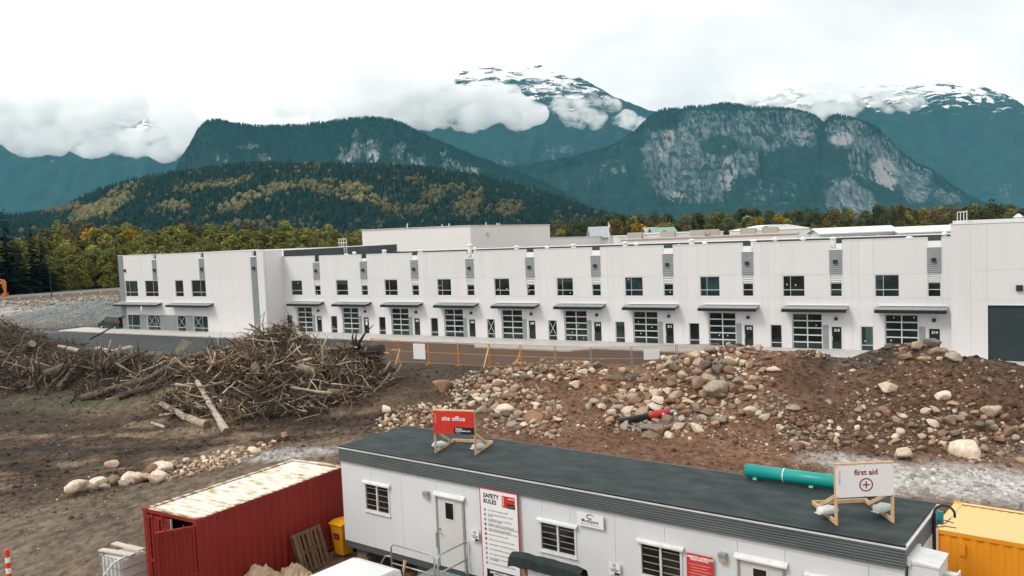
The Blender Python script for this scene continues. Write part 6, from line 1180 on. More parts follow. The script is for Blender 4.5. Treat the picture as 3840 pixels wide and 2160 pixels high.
def roof_sign(name, s0, d0, s1, d1, label, mat):
    p0 = np.array(tw(s0, d0, 4.53)); p1 = np.array(tw(s1, d1, 4.53)); ang = math.atan2(p1[1] - p0[1], p1[0] - p0[0]); w_ = float(np.linalg.norm(p1 - p0))
    r_ = empty(name, p0, ang, label, 'sign'); t_ = 0.038
    for x in (0, w_): MB().box(x - t_ / 2, 0, 0, x + t_ / 2, 0.089, 1.28).build('post', m_pine, r_); MB().beam((x + (t_ if x == 0 else -t_), 0.06, 0.64), (x + (t_ if x == 0 else -t_), 1.12, 0.06), t_, 0.085, (0, 1, 1)).build('brace', m_pine, r_); MB().box(x - t_ / 2, 0.092, 0.0, x + t_ / 2, 1.38, 0.089).build('base_rail', m_pine, r_)
    MB().box(-t_ / 2, 1.383, 0, w_ + t_ / 2, 1.383 + t_, 0.089).build('back_rail', m_pine, r_); MB().box(-t_ / 2, 0.0, 1.282, w_ + t_ / 2, 0.089, 1.318).build('top_rail', m_pine, r_); MB().box(t_ / 2 + .002, 0.02, 0.60, w_ - t_ / 2 - .002, 0.06, 0.66).build('cross_rail', m_pine, r_)
    MB().box(-0.01, -0.014, 0.60, w_ + 0.012, -0.002, 1.275).build('board', mat, r_)
    return r_, w_, ang
so, w_, ang = roof_sign('roof_sign', 3.44, 0.74, 4.66, 1.13, 'red site office sign on a timber frame on the trailer roof', m_red)
text('lettering', 'site office', 0.195, m_paper, so, Matrix.Translation((w_ * 0.5, -0.016, 1.06)) @ RX, 'CENTER', 0.0025, 0.001, 1.0)
text('lettering', 'ventana', 0.085, pm('print_pink', (0.62, 0.30, 0.28), rough=0.6), so, Matrix.Translation((0.055, -0.016, 1.05)) @ RX @ Matrix.Rotation(math.pi / 2, 4, 'Z'), 'CENTER', 0.001, 0.001, 1.15)
MB().box(w_ * 0.5, -0.018, 0.605, w_ + 0.008, -0.0145, 0.81).build('black_block', m_blk, so); text('lettering', 'Ventana\nConstruction.com', 0.066, m_paper, so, Matrix.Translation((w_ * 0.54, -0.019, 0.735)) @ RX, 'LEFT', 0.002, 0.001, 1.0, line=0.85); text('lettering', '604 291 9000', 0.03, m_paper, so, Matrix.Translation((w_ * 0.54, -0.019, 0.64)) @ RX, 'LEFT', 0.0, 0.001)
fa, w_, ang2 = roof_sign('roof_sign', 15.22, 0.42, 16.16, 1.16, 'white first aid sign with a red cross in a circle on the trailer roof', m_signw)
text('lettering', 'first aid', 0.165, m_dred, fa, Matrix.Translation((w_ * 0.52, -0.016, 1.12)) @ RX, 'CENTER', 0.004, 0.001)
text('lettering', 'ventana', 0.088, m_pale, fa, Matrix.Translation((0.055, -0.016, 1.02)) @ RX @ Matrix.Rotation(math.pi / 2, 4, 'Z'), 'CENTER', 0.001, 0.001, 1.15)
ring(fa, 'red_ring', w_ * 0.52, 0.855, 0.145, 0.026, m_dred, y=-0.0145, n=32); slab(fa, 'red_cross', w_ * .52 - .075, 0.842, w_ * .52 + .075, 0.868, m_dred, -0.0145); slab(fa, 'red_cross', w_ * .52 - .013, 0.78, w_ * .52 + .013, 0.93, m_dred, -0.0148)
for x, z in ((0.02, 0.62), (0.02, 1.25), (w_ - .02, 0.62), (w_ - .02, 1.25), (w_ / 2, 0.615), (w_ / 2, 1.262)): MB().tube([(x, -0.014, z), (x, -0.02, z)], 0.009, 6).build('screw', m_print, fa)
def on_sign(r_, x, y): q = r_.matrix_basis @ Vector((x, y, 0.02)); return q
sandbag(on_sign(so, -0.04, 0.38), ang + 0.5, 'grey sandbag on the left foot of the red site office sign'); sandbag(on_sign(so, 1.24, 0.34), ang + 0.9, 'grey sandbag on the right foot of the red site office sign')
for o_ in COL.objects:
    if o_.name.startswith('sandbag') and o_.parent is None: o_.location.z += 0.075
sandbag(on_sign(fa, -0.02, 0.48) + Vector((0, 0, 0.085)), ang2 + 0.35, 'grey sandbag draped over the left foot of the first aid sign', 0.5, 0.26); sandbag(on_sign(fa, 1.16, 0.45) + Vector((0, 0, 0.085)), ang2 + 0.6, 'grey sandbag draped over the right foot of the first aid sign', 0.5, 0.26)
# teal pipe lying along the back of the roof
m_teal = pm('teal_pvc', (0.004, 0.25, 0.225), (0.007, 0.29, 0.26), 1.5, 0.35)
x, y, z = tw(12.25, 2.86, 4.70); tp = empty('teal_pipe', (x, y, z), TANG + 0.015, 'bright teal plastic pipe lying along the rear edge of the trailer roof', 'pipe')
n = 24; vv = []; ff = []
for xx in (0.0, 3.2):
    for rr in (0.17, 0.155): vv += [(xx, rr * math.cos(2 * math.pi * i / n), rr * math.sin(2 * math.pi * i / n)) for i in range(n)]
for i in range(n): j = (i + 1) % n; ff += [(i, j, 2 * n + j, 2 * n + i), (n + i, 3 * n + i, 3 * n + j, n + j), (i, n + i, n + j, j), (2 * n + i, 2 * n + j, 3 * n + j, 3 * n + i)]
MB().add(vv, ff).build('tube', m_teal, tp, smooth=True); MB().tube([(0.95, 0, 0), (0.975, 0, 0)], 0.175, n, caps=False).build('marking_band', m_paper, tp)
for xx in (0.2, 1.6, 2.9): MB().prism([(-0.16, -0.18), (-0.10, -0.11), (-0.13, -0.18)], xx, xx + 0.1, 'x').build('wedge', m_teal, tp); 

# ------------------------------------------------------------------ shipping containers
def container(name, p, ang, L_, W__, H_, mat, mroof, label, door_open=True):
    """corrugated steel box: x across the door end, y along its length; each frame rail, casting and door is a part"""
    r_ = empty(name, p, ang, label, 'container'); c_ = 0.16
    for x in (0, W__ - c_):
        for y in (0, L_ - c_): MB().box(x, y, 0, x + c_, y + c_, H_).build('corner_post', mat, r_); 
    for x in (-0.01, W__ - c_ + 0.0):
        for y in (-0.012, L_ - c_ + 0.0):
            for z in (-0.01, H_ - 0.115): MB().box(x, y, z, x + c_ + 0.01, y + c_ + 0.012, z + 0.125).build('corner_casting', mat, r_, bevel=0.012)
    for z in (0.0, H_ - 0.11):
        for x in (0.01, W__ - 0.09): MB().box(x, c_, z, x + 0.08, L_ - c_, z + 0.1).build('side_rail', mat, r_)
        for y in (0.01, L_ - 0.09): MB().box(c_, y, z, W__ - c_, y + 0.08, z + 0.1).build('end_rail', mat, r_)
    def corr(a0, a1, base, out, fixed, z0, z1, pitch=0.28, nm='corrugated_side', along='y', m_=None):
        vs = []; fs = []; n_ = int(round((a1 - a0) / pitch)); k = 0; st = (a1 - a0) / n_
        for i in range(n_):
            for f, o_ in ((0.0, 0), (0.26, 0), (0.5, 1), (0.76, 1)):
                a = a0 + (i + f) * st; q = base + out * o_
                vs += [(q, a, z0), (q, a, z1)] if along == 'y' else [(a, q, z0), (a, q, z1)]
        vs += [(base, a1, z0), (base, a1, z1)] if along == 'y' else [(a1, base, z0), (a1, base, z1)]
        for i in range(len(vs) // 2 - 1): fs.append((2 * i, 2 * i + 2, 2 * i + 3, 2 * i + 1))
        MB().add(vs, fs).build(nm, m_ or mat, r_, fix=False)
    corr(c_, L_ - c_, W__ - 0.055, 0.036, 0, 0.1, H_ - 0.11); corr(c_, L_ - c_, 0.055, -0.036, 0, 0.1, H_ - 0.11); corr(c_, W__ - c_, L_ - 0.055, 0.036, 0, 0.1, H_ - 0.11, along='x', nm='corrugated_end')
    vs = []; fs = []; n_ = int(L_ / 0.21)                     # roof with shallow cross ribs
    for i in range(n_ * 2 + 1):
        y = 0.1 + (L_ - 0.2) * i / (n_ * 2); h = 0.016 if i % 2 else -0.012; vs += [(0.1, y, H_ - 0.04), (0.25, y, H_ - 0.035 + h), (W__ - 0.25, y, H_ - 0.035 + h), (W__ - 0.1, y, H_ - 0.04)]
    for i in range(n_ * 2):
        for j in range(3): a = i * 4 + j; fs.append((a, a + 4, a + 5, a + 1))
    MB().add(vs, fs).build('roof_sheet', mroof, r_, fix=False)
    for x in (0.06, W__ - 0.10): MB().box(x - .05, c_, H_ - 0.012, x + 0.09, L_ - c_, H_ - 0.004).build('roof_rail_top', mroof, r_)
    MB().box(c_, 0.02, H_ - 0.012, W__ - c_, 0.2, H_ - 0.004).build('roof_header', mroof, r_); MB().box(c_, L_ - 0.3, H_ - 0.012, W__ - c_, L_ - 0.02, H_ - 0.004).build('roof_header', mroof, r_)
    MB().box(0.06, 0.15, 0.0, W__ - 0.06, L_ - 0.06, 0.12).build('floor', m_dark, r_)
    def leaf(par, sx):
        """door leaf hinged at local x=0, running to sx*1.06; y=0 plane"""
        w_ = 1.055; h0, h1 = 0.13, H_ - 0.17
        MB().box(min(0, sx * w_), 0.02, h0, max(0, sx * w_), 0.05, h1).build('leaf_plate', mat, par)
        for z in (h0, 1.02, h1 - 0.08): MB().box(min(0, sx * w_), -0.03, z, max(0, sx * w_), 0.02, z + 0.08).build('leaf_rail', mat, par)
        for x in (0.05, 0.52, 1.0): MB().box(min(sx * x - 0.03, sx * x + 0.03), -0.026, h0 + .08, max(sx * x - 0.03, sx * x + 0.03), 0.021, h1 - .08).build('leaf_stile', mat, par)
        for x in (0.30, 0.78): MB().tube([(sx * x, -0.06, 0.05), (sx * x, -0.06, H_ - 0.08)], 0.02, 6).build('lock_bar', mat, par)
        for z in (0.4, 1.0, 1.6, 2.2): MB().box(min(0, -sx * 0.09), -0.03, z, max(0.0, -sx * 0.09) + 0.03, 0.02, z + 0.07).build('hinge', mat, par)
    if door_open:
        dl = empty('door', (c_ + 0.01, 0.03, 0), 0.0, parent=r_); leaf(dl, 1)
        dr_ = empty('door', (W__ - c_ * 0.4, 0.0, 0), math.radians(58), parent=r_); leaf(dr_, -1)
        MB().box(0.12, 0.6, 0.15, W__ - 0.1, 0.62, H_ - 0.15).build('interior_shade_sheet', m_dark, r_)  # thin dark sheet standing for the shade inside the container
        MB().box(c_ + 1.075, 0.012, 0.14, c_ + 1.10, 0.07, H_ - 0.17).build('door_gasket', m_brick, r_)
    else: corr(c_, W__ - c_, 0.055, -0.036, 0, 0.1, H_ - 0.11, along='x', nm='corrugated_end')
    return r_
m_cred = pm('container_red', (0.215, 0.013, 0.010), (0.255, 0.019, 0.014), 0.8, 0.62, stretch=(1, 1, 0.3), detail=8)
def rust_roof(name, base, rust, amt):
    m, t, b = _nodes(name); nn = t.nodes; ll = t.links; b.inputs['Roughness'].default_value = 0.6; tcn = nn.new("ShaderNodeTexCoord")
    def z(scale, st, det=8):
        mp_ = nn.new("ShaderNodeMapping"); mp_.inputs['Scale'].default_value = st; ll.new(tcn.outputs['Object'], mp_.inputs[0]); q = nn.new("ShaderNodeTexNoise"); q.inputs['Scale'].default_value = scale; q.inputs['Detail'].default_value = det; q.inputs['Roughness'].default_value = 0.7; ll.new(mp_.outputs[0], q.inputs['Vector']); return q.outputs[0]
    r = nn.new("ShaderNodeValToRGB"); e = r.color_ramp.elements; e[0].position = amt; e[0].color = (*base, 1); e[1].position = amt + 0.16; e[1].color = (*rust, 1); k = r.color_ramp.elements.new(amt + 0.05); k.color = (base[0] * 0.95, base[1] * 0.78, base[2] * 0.5, 1); sx_ = nn.new("ShaderNodeSeparateXYZ"); ll.new(tcn.outputs['Object'], sx_.inputs[0])
    def mth(op, a_, b2):
        x = nn.new("ShaderNodeMath"); x.operation = op
        for i_, q_ in enumerate((a_, b2)):
            if isinstance(q_, (int, float)): x.inputs[i_].default_value = q_
            else: ll.new(q_, x.inputs[i_])
        return x.outputs[0]
    ex_ = mth('ABSOLUTE', mth('SUBTRACT', sx_.outputs[0], 1.22), 0); ey_ = mth('ABSOLUTE', mth('SUBTRACT', sx_.outputs[1], 3.03), 0)
    ed = mth('MAXIMUM', mth('SUBTRACT', ex_, 0.98), mth('SUBTRACT', ey_, 2.7)); ed = mth('MULTIPLY', mth('MAXIMUM', ed, 0.0), 0.62)       # rims rust first
    ll.new(mth('ADD', mth('ADD', z(1.6, (0.8, 3.2, 1)), mth('MULTIPLY', mth('SUBTRACT', z(14, (0.5, 2.5, 1)), 0.5), 0.25)), ed), r.inputs[0]); ll.new(r.outputs[0], b.inputs['Base Color']); MATS[name] = m; return m
m_croof = rust_roof('container_roof_white', (0.64, 0.63, 0.59), (0.15, 0.075, 0.035), 0.515)
ca = onz(535, 1905, 3.37); cb = onz(735, 1950, 3.37); CANG = math.atan2(cb[1] - ca[1], cb[0] - ca[0])
rc = container('shipping_container', (ca[0], ca[1], 0.78), CANG, 6.06, 2.44, 2.59, m_cred, m_croof, 'red steel shipping container with rusty white roof and one door ajar')
m_cyel = pm('container_yellow', (0.74, 0.27, 0.010), (0.80, 0.31, 0.014), 1, 0.5, stretch=(1, 1, 0.3)); m_cyr = rust_roof('container_roof_cream', (0.74, 0.50, 0.22), (0.36, 0.17, 0.06), 0.70)
ya = onz(2940 + 1432 / 2.588, 1600 + 985 / 2.588, 3.37); yb = onz(2940 + 2329 / 2.588, 1600 + 1140 / 2.588, 3.37); YANG = math.atan2(yb[1] - ya[1], yb[0] - ya[0])
yr = np.array([math.cos(YANG), math.sin(YANG)]); yl = np.array([-yr[1], yr[0]])
p0 = ya[:2] + yr * 0 + yl * 2.44
yc = container('shipping_container', (p0[0], p0[1], 0.78), YANG - math.pi / 2, 6.06, 2.44, 2.59, m_cyel, m_cyr, 'orange yellow steel shipping container at the right end of the trailer', door_open=False)
for y in (0.6,): MB().box(2.44 - 0.01, y, 2.05, 2.46, y + 0.14, 2.35).build('vent_cover', m_cyel, yc)

# ------------------------------------------------------------------ clutter by the containers
def on_c(x, y, z=0.0): q = rc.matrix_basis @ Vector((x, y, 0)); return (q.x, q.y, gz(q.x, q.y) + z)
# leaning pallet
pa = empty('pallet', on_c(2.44 + 0.55, 3.2), CANG + math.pi / 2, 'weathered wooden pallet leaning against the red container', 'pallet'); TILT = Matrix.Rotation(math.radians(-68), 4, 'X')
m_pal = pm('pallet_wood', (0.10, 0.06, 0.037), (0.19, 0.12, 0.07), 4, 0.85, stretch=(5, 1, 1), rnd=0.25)
pb = empty('frame', parent=pa); bpy.data.objects.remove(pb)
def pbox(nm, *c): 
    mb = MB(); M_ = Matrix.Translation((0, 0, 0.02)) @ Matrix.Rotation(math.radians(72), 4, 'X'); mb.box(*c, M=M_); return mb.build(nm, m_pal, pa)
for i in range(7): x = i * 0.172; pbox('deck_slat', x, 0, 0.10, x + (0.14 if i in (0, 3, 6) else 0.085), 1.25, 0.118)
for z in (0.0, 0.58, 1.16): pbox('stringer', 0, z, 0.01, 1.17, z + 0.09, 0.098)
for i in (0, 3, 6): x = i * 0.172; pbox('bottom_slat', x, 0, -0.01, x + 0.1, 1.25, 0.008)
# yellow wheelie bin between container and trailer
m_bin = pm('bin_yellow', (0.68, 0.30, 0.008), (0.72, 0.33, 0.01), 3, 0.45)
p = onz(1288, 2085, 0.78); bn = empty('wheelie_bin', (p[0], p[1] + 0.25, 0.78), TANG, 'yellow wheelie bin between the red container and the trailer', 'bin')
MB().add([(-.2, -.24, 0.02), (.2, -.24, 0.02), (.2, .22, 0.02), (-.2, .22, 0.02), (-.28, -.33, 1.0), (.28, -.33, 1.0), (.28, .33, 1.0), (-.28, .33, 1.0)], [(0, 3, 2, 1), (4, 5, 6, 7), (0, 1, 5, 4), (1, 2, 6, 5), (2, 3, 7, 6), (3, 0, 4, 7)]).build('body', m_bin, bn, bevel=0.03)
MB().prism([(-.37, 1.02), (-.37, 1.06), (-.1, 1.13), (.34, 1.09), (.34, 1.02)], -0.31, 0.31, 'x').build('lid', m_bin, bn, bevel=0.015); MB().tube([(-.24, .36, 1.0), (-.24, .44, 1.02), (.24, .44, 1.02), (.24, .36, 1.0)], 0.018, 6).build('handle', m_bin, bn)
for sx in (-1, 1): MB().tube([(sx * .2, .25, .1), (sx * .26, .25, .1)], 0.1, 12).build('wheel', m_tyre, bn)
MB().box(-.12, -.335, .58, .12, -.29, .74).build('label_plate', m_blk, bn)
MB().box(-.09, -.338, .62, .09, -.334, .70).build('label_print', m_red, bn)
# crumpled brown paper sacks
m_kraft = pm('kraft_paper', (0.42, 0.30, 0.19), (0.52, 0.39, 0.26), 3, 0.8, 0.5, bscale=9, bdist=0.05)
def sack(p, rz, size, label, seed):
    """heavy paper sheet crumpled into a peaked heap, creases and torn edge"""
    r_ = empty('paper_sack', p, rz, label, 'paper sack'); n_ = 13; vs = []; fs = []; q = random.Random(seed); px0, py0 = q.uniform(-.2, .2), q.uniform(-.2, .2)
    for j in range(n_):
        for i in range(n_):
            u_, v_ = i / (n_ - 1) * 2 - 1, j / (n_ - 1) * 2 - 1; rr = math.hypot(u_ - px0, v_ - py0); w0 = noise.noise(Vector((u_ * 2.2, v_ * 2.2, seed))); w1 = noise.noise(Vector((u_ * 5, v_ * 5, seed + 9)))
            z = size[2] * max(0.0, 1 - 0.85 * rr) ** 0.75 * (0.75 + 0.5 * abs(w0)) + 0.34 * (0.5 - abs(w1)) * size[2] + 0.12 * abs(noise.noise(Vector((u_ * 9, v_ * 9, seed + 4)))); vs.append((u_ * size[0] / 2 * (1 + .15 * w1), v_ * size[1] / 2 * (1 + .2 * w0), max(z, 0.01)))
    for j in range(n_ - 1):
        for i in range(n_ - 1): a_ = j * n_ + i; fs += [(a_, a_ + 1, a_ + n_ + 1), (a_, a_ + n_ + 1, a_ + n_)]
    b0 = len(vs); vs += [(x, y, z - 0.012) for x, y, z in vs]; fs += [tuple(b0 + k for k in f)[::-1] for f in fs]
    MB().add(vs, fs).build('crumpled_sheet', m_kraft, r_, fix=False)
    MB().box(-.16, -.5 * size[1], .02, .1, -.36 * size[1], .16).build('folded_end', m_kraft, r_, bevel=.03)
sack(on_c(3.0, 1.75, 0.15), 0.4, (1.3, 1.0, 0.8), 'tall crumpled brown paper sack beside the container', 1); sack(on_c(3.3, 2.6, 0.05), 1.2, (1.1, 0.9, 0.6), 'open brown paper sack below the pallet', 2); sack(on_c(3.25, 0.95, 0.05), -0.5, (1.2, 1.0, 0.55), 'flattened brown paper sack nearest the container door', 3)
# caged white tank with boards, hose and carton
q = onz(512, 2160, 0.9); ib = empty('caged_tank', (q[0] - 0.15, q[1] - 0.35, 0.78), CANG, 'white plastic tank in a grey wire cage left of the container door', 'tank'); m_plast = pm('milky_plastic', (0.62, 0.63, 0.60), (0.68, 0.69, 0.66), 2, 0.4)
MB().box(-.5, -.45, .12, .5, .45, .98).build('tank', m_plast, ib, bevel=0.06)
for z in (0.12, .42, .72, 1.02): MB().tube([(-.53, -.48, z), (.53, -.48, z), (.53, .48, z), (-.53, .48, z), (-.53, -.48, z)], 0.014, 5).build('cage_ring', m_steel, ib)
for i in range(6):
    for yy in (-.48, .48): MB().tube([(-.5 + i * .2, yy, .1), (-.5 + i * .2, yy, 1.04)], 0.014, 5).build('cage_bar', m_steel, ib)
for i in range(4): MB().tube([(-.53, -.3 + i * .2, .1), (-.53, -.3 + i * .2, 1.04)], 0.014, 5).build('cage_bar', m_steel, ib)
for i in range(3): MB().box(-.5, -.4 + i * .3, 0.02, .5, -.28 + i * .3, .1).build('pallet_foot', m_pal, ib)
for i, (yy, rz) in enumerate(((-.2, .15), (.15, .02))):
    q2 = ib.matrix_basis @ Vector((0, yy, 1.06 + i * .05)); props(MB().box(-.75, -.1, 0, .62, .1, .04).build('loose_board', pm('pale_board', (0.52, 0.45, 0.37), (0.6, 0.53, 0.45), 2, .8), None, loc=q2, rot=(0, 0, CANG + rz)), ('lower' if i == 0 else 'upper') + ' pale board resting on the caged tank', 'board')
q2 = ib.matrix_basis @ Vector((0, 0, 0)); hs = MB().tube([(0.55, -.3, 1.1), (0.35, -.58, 0.95), (0.1, -.75, .6), (-.05, -.8, .25), (-.1, -.85, .03), (-.5, -1.2, .03)], 0.03, 8).build('hose', m_plast, None, smooth=True, loc=q2, rot=(0, 0, CANG)); props(hs, 'white hose hanging over the caged tank', 'hose')
q2 = ib.matrix_basis @ Vector((-.2, -1.0, 0.02)); bx = empty('carton', q2, CANG + .3, 'open brown carton in front of the caged tank', 'box'); m_card = pm('cardboard', (0.34, 0.22, 0.13), (0.40, 0.27, 0.17), 3, .85)
for a in ((-.3, -.25, 0, .3, -.24, .45), (-.3, .24, 0, .3, .25, .45), (-.3, -.24, 0, -.29, .24, .45), (.29, -.24, 0, .3, .24, .45), (-.29, -.24, 0, .29, .24, .01)): MB().box(*a).build('panel', m_card, bx)
MB().add([(-.3, -.25, .45), (.3, -.25, .45), (.3, -.45, .52), (-.3, -.45, .52), (-.3, -.25, .455), (.3, -.25, .455), (.3, -.45, .525), (-.3, -.45, .525)], [(0, 1, 2, 3), (7, 6, 5, 4), (0, 4, 5, 1), (1, 5, 6, 2), (2, 6, 7, 3), (3, 7, 4, 0)]).build('flap', m_card, bx)
# red and white delineator post
q = onz(36, 2185, 0.78); dp = empty('delineator_post', (q[0], q[1], gz(q[0], q[1])), 0, 'red and white striped delineator post at the lower left corner', 'bollard'); m_or = pm('safety_red', (0.70, 0.055, 0.02), rough=.5)
for i in range(6): MB().tube([(0, 0, 0.08 + i * .17), (0, 0, 0.08 + (i + 1) * .17 - 0.002)], 0.085 - 0.003 * i, 14).build('band', m_or if i % 2 else m_paper, dp, smooth=False)
MB().tube([(0, 0, 1.1), (0, 0, 1.16), (0, 0, 1.2)], [0.055, 0.06, 0.03], 12).build('top_knob', m_or, dp); MB().tube([(0, 0, 0), (0, 0, .08)], [0.24, 0.2], 8).build('base', m_tyre, dp)

# galvanised landing and stair at the first trailer door
st = empty('entry_stair', tw(4.0, -1.25, 0.75), TANG, 'galvanised steel landing with tube railings at the first trailer door', 'stairs'); LZ = 0.66
def rail(pts, r=0.024, nm='railing'): MB().tube(pts, r, 8).build(nm, m_steel, st, smooth=True)
MB().box(-0.05, 0.0, LZ - .05, 1.22, 1.22, LZ - .04).build('landing_grate', pm('grating', (0.16, 0.19, 0.19), (0.26, 0.29, 0.28), 40, .6, .6, bscale=60), st)
for y in (0.0, 0.6, 1.19): MB().box(-.06, y, LZ - .14, 1.23, y + .04, LZ - .052).build('joist', m_steel, st)
rail([(1.2, 1.2, LZ - .1), (1.2, 1.2, LZ + 1.05)]); rail([(1.2, 1.2, LZ + 1.0), (1.2, 0.12, LZ + 1.0), (1.2, 0.0, LZ + 0.9), (1.2, 0.0, -.0)]); rail([(1.2, 1.2, LZ + .5), (1.2, 0.0, LZ + .5)])
rail([(1.1, -.02, 0), (1.1, -.02, LZ + .9), (1.0, -.02, LZ + 1.0), (-.45, -.02, LZ + 1.0), (-.55, -.02, LZ + .9), (-.55, -.02, 0)]); rail([(1.1, -.02, LZ + .45), (-.55, -.02, LZ + .45)])
for i in range(3): MB().box(-.32 - i * .3, 0.05, LZ - .2 - i * .2, -.06 - i * .3, 1.15, LZ - .17 - i * .2).build('tread', m_steel, st)
for y in (0.03, 1.17): MB().beam((-.02, y, LZ - .05), (-1.1, y, -.02), .04, .18).build('stringer', m_steel, st)
rail([(-.55, .0, LZ + .62), (-.8, .0, LZ + .6), (-1.2, 0, LZ + .1), (-1.2, 0, 0)]); rail([(-.55, 0, LZ + .2), (-1.2, 0, LZ - .3)]); rail([(-1.2, 0, LZ - .05), (-1.45, 0, LZ - .05), (-1.5, 0, LZ - .12), (-1.5, 0, 0)])
sk = empty('timber_lath', tw(4.05, -1.75, 0.76), TANG, 'pair of crossed wooden laths standing before the landing', 'lath')
for a, b_ in ((-.08, .10), (.10, .04)): MB().beam((a, 0, 0), (b_, .35, 1.35), .03, .05).build('lath', m_pine, sk)
# notice board under a dark tarpaulin roof
nb = empty('notice_board', tw(7.05, -1.55, 0.75), TANG, 'notice board with pinned papers under a dark green tarpaulin roof', 'notice board'); m_post = pm('stained_post', (0.26, 0.09, 0.035), (0.32, 0.12, 0.05), 4, .7, stretch=(1, 1, .2)); m_tarp = pm('dark_green_tarp', (0.006, 0.013, 0.013), (0.012, 0.022, 0.021), 3, .75, .7, bscale=5, bdist=.06)
zt = tl(1400 + 1760 / 3.067, 1880 + 660 / 3.067, 1.55)[1] - 0.75; x0 = tl(1400 + 1755 / 3.067, 1880 + 700 / 3.067, 1.55)[0] - 7.05; x1 = tl(1400 + 2350 / 3.067, 1880 + 760 / 3.067, 1.55)[0] - 7.05
for x in (x0, x1): MB().tube([(x, 0, 0), (x, 0, zt)], 0.06, 10).build('post', m_post, nb, smooth=True)
MB().box(x0 + .06, -.02, .5, x1 - .06, .02, zt).build('back_board', m_signw, nb)
tv = []; tf_ = []; nx_, ny_ = 22, 8
for j in range(ny_ + 1):
    for i in range(nx_ + 1):
        f, g = i / nx_, j / ny_; x = x0 - .42 + (x1 - x0 + .58) * f; y = -.2 + .4 * g; z = zt + .14 - .34 * abs(g - .5) ** 1.4 + .03 * noise.noise(Vector((x * 4, y * 5, 1))) - .05 * (abs(f - .5) * 2) ** 6 - (.16 if j in (0, ny_) else 0); tv.append((x, y, z))
for j in range(ny_):
    for i in range(nx_): a = j * (nx_ + 1) + i; tf_.append((a, a + 1, a + nx_ + 2, a + nx_ + 1))
b0 = len(tv); tv += [(a, b_, c - .02) for a, b_, c in tv]; tf_ += [tuple(b0 + k for k in f)[::-1] for f in tf_]
MB().add(tv, tf_).build('tarp_roof', m_tarp, nb, fix=False)
rr_ = random.Random(5); xx = x0 + .12
while xx < x1 - .3:
    wd = rr_.choice((.2, .24, .3)); zz = zt - .12
    for k in range(3):
        hh = rr_.choice((.26, .3, .2)); 
        pap = MB().box(xx, -.026, zz - hh, xx + wd - .02, -.0205, zz).build('paper', pm('paper_sheet', (0.72, 0.72, 0.71), rough=.7, rnd=.08), nb)
        for l in range(3): MB().box(xx + .03, -.0285, zz - .06 - l * .06, xx + wd - .06, -.0265, zz - .05 - l * .06).build('print_line', m_pale, nb)
        zz -= hh + .02
    xx += wd + .01
MB().box(x1 - .42, -.031, zt - .62, x1 - .12, -.0275, zt - .4).build('red_paper', m_red, nb)

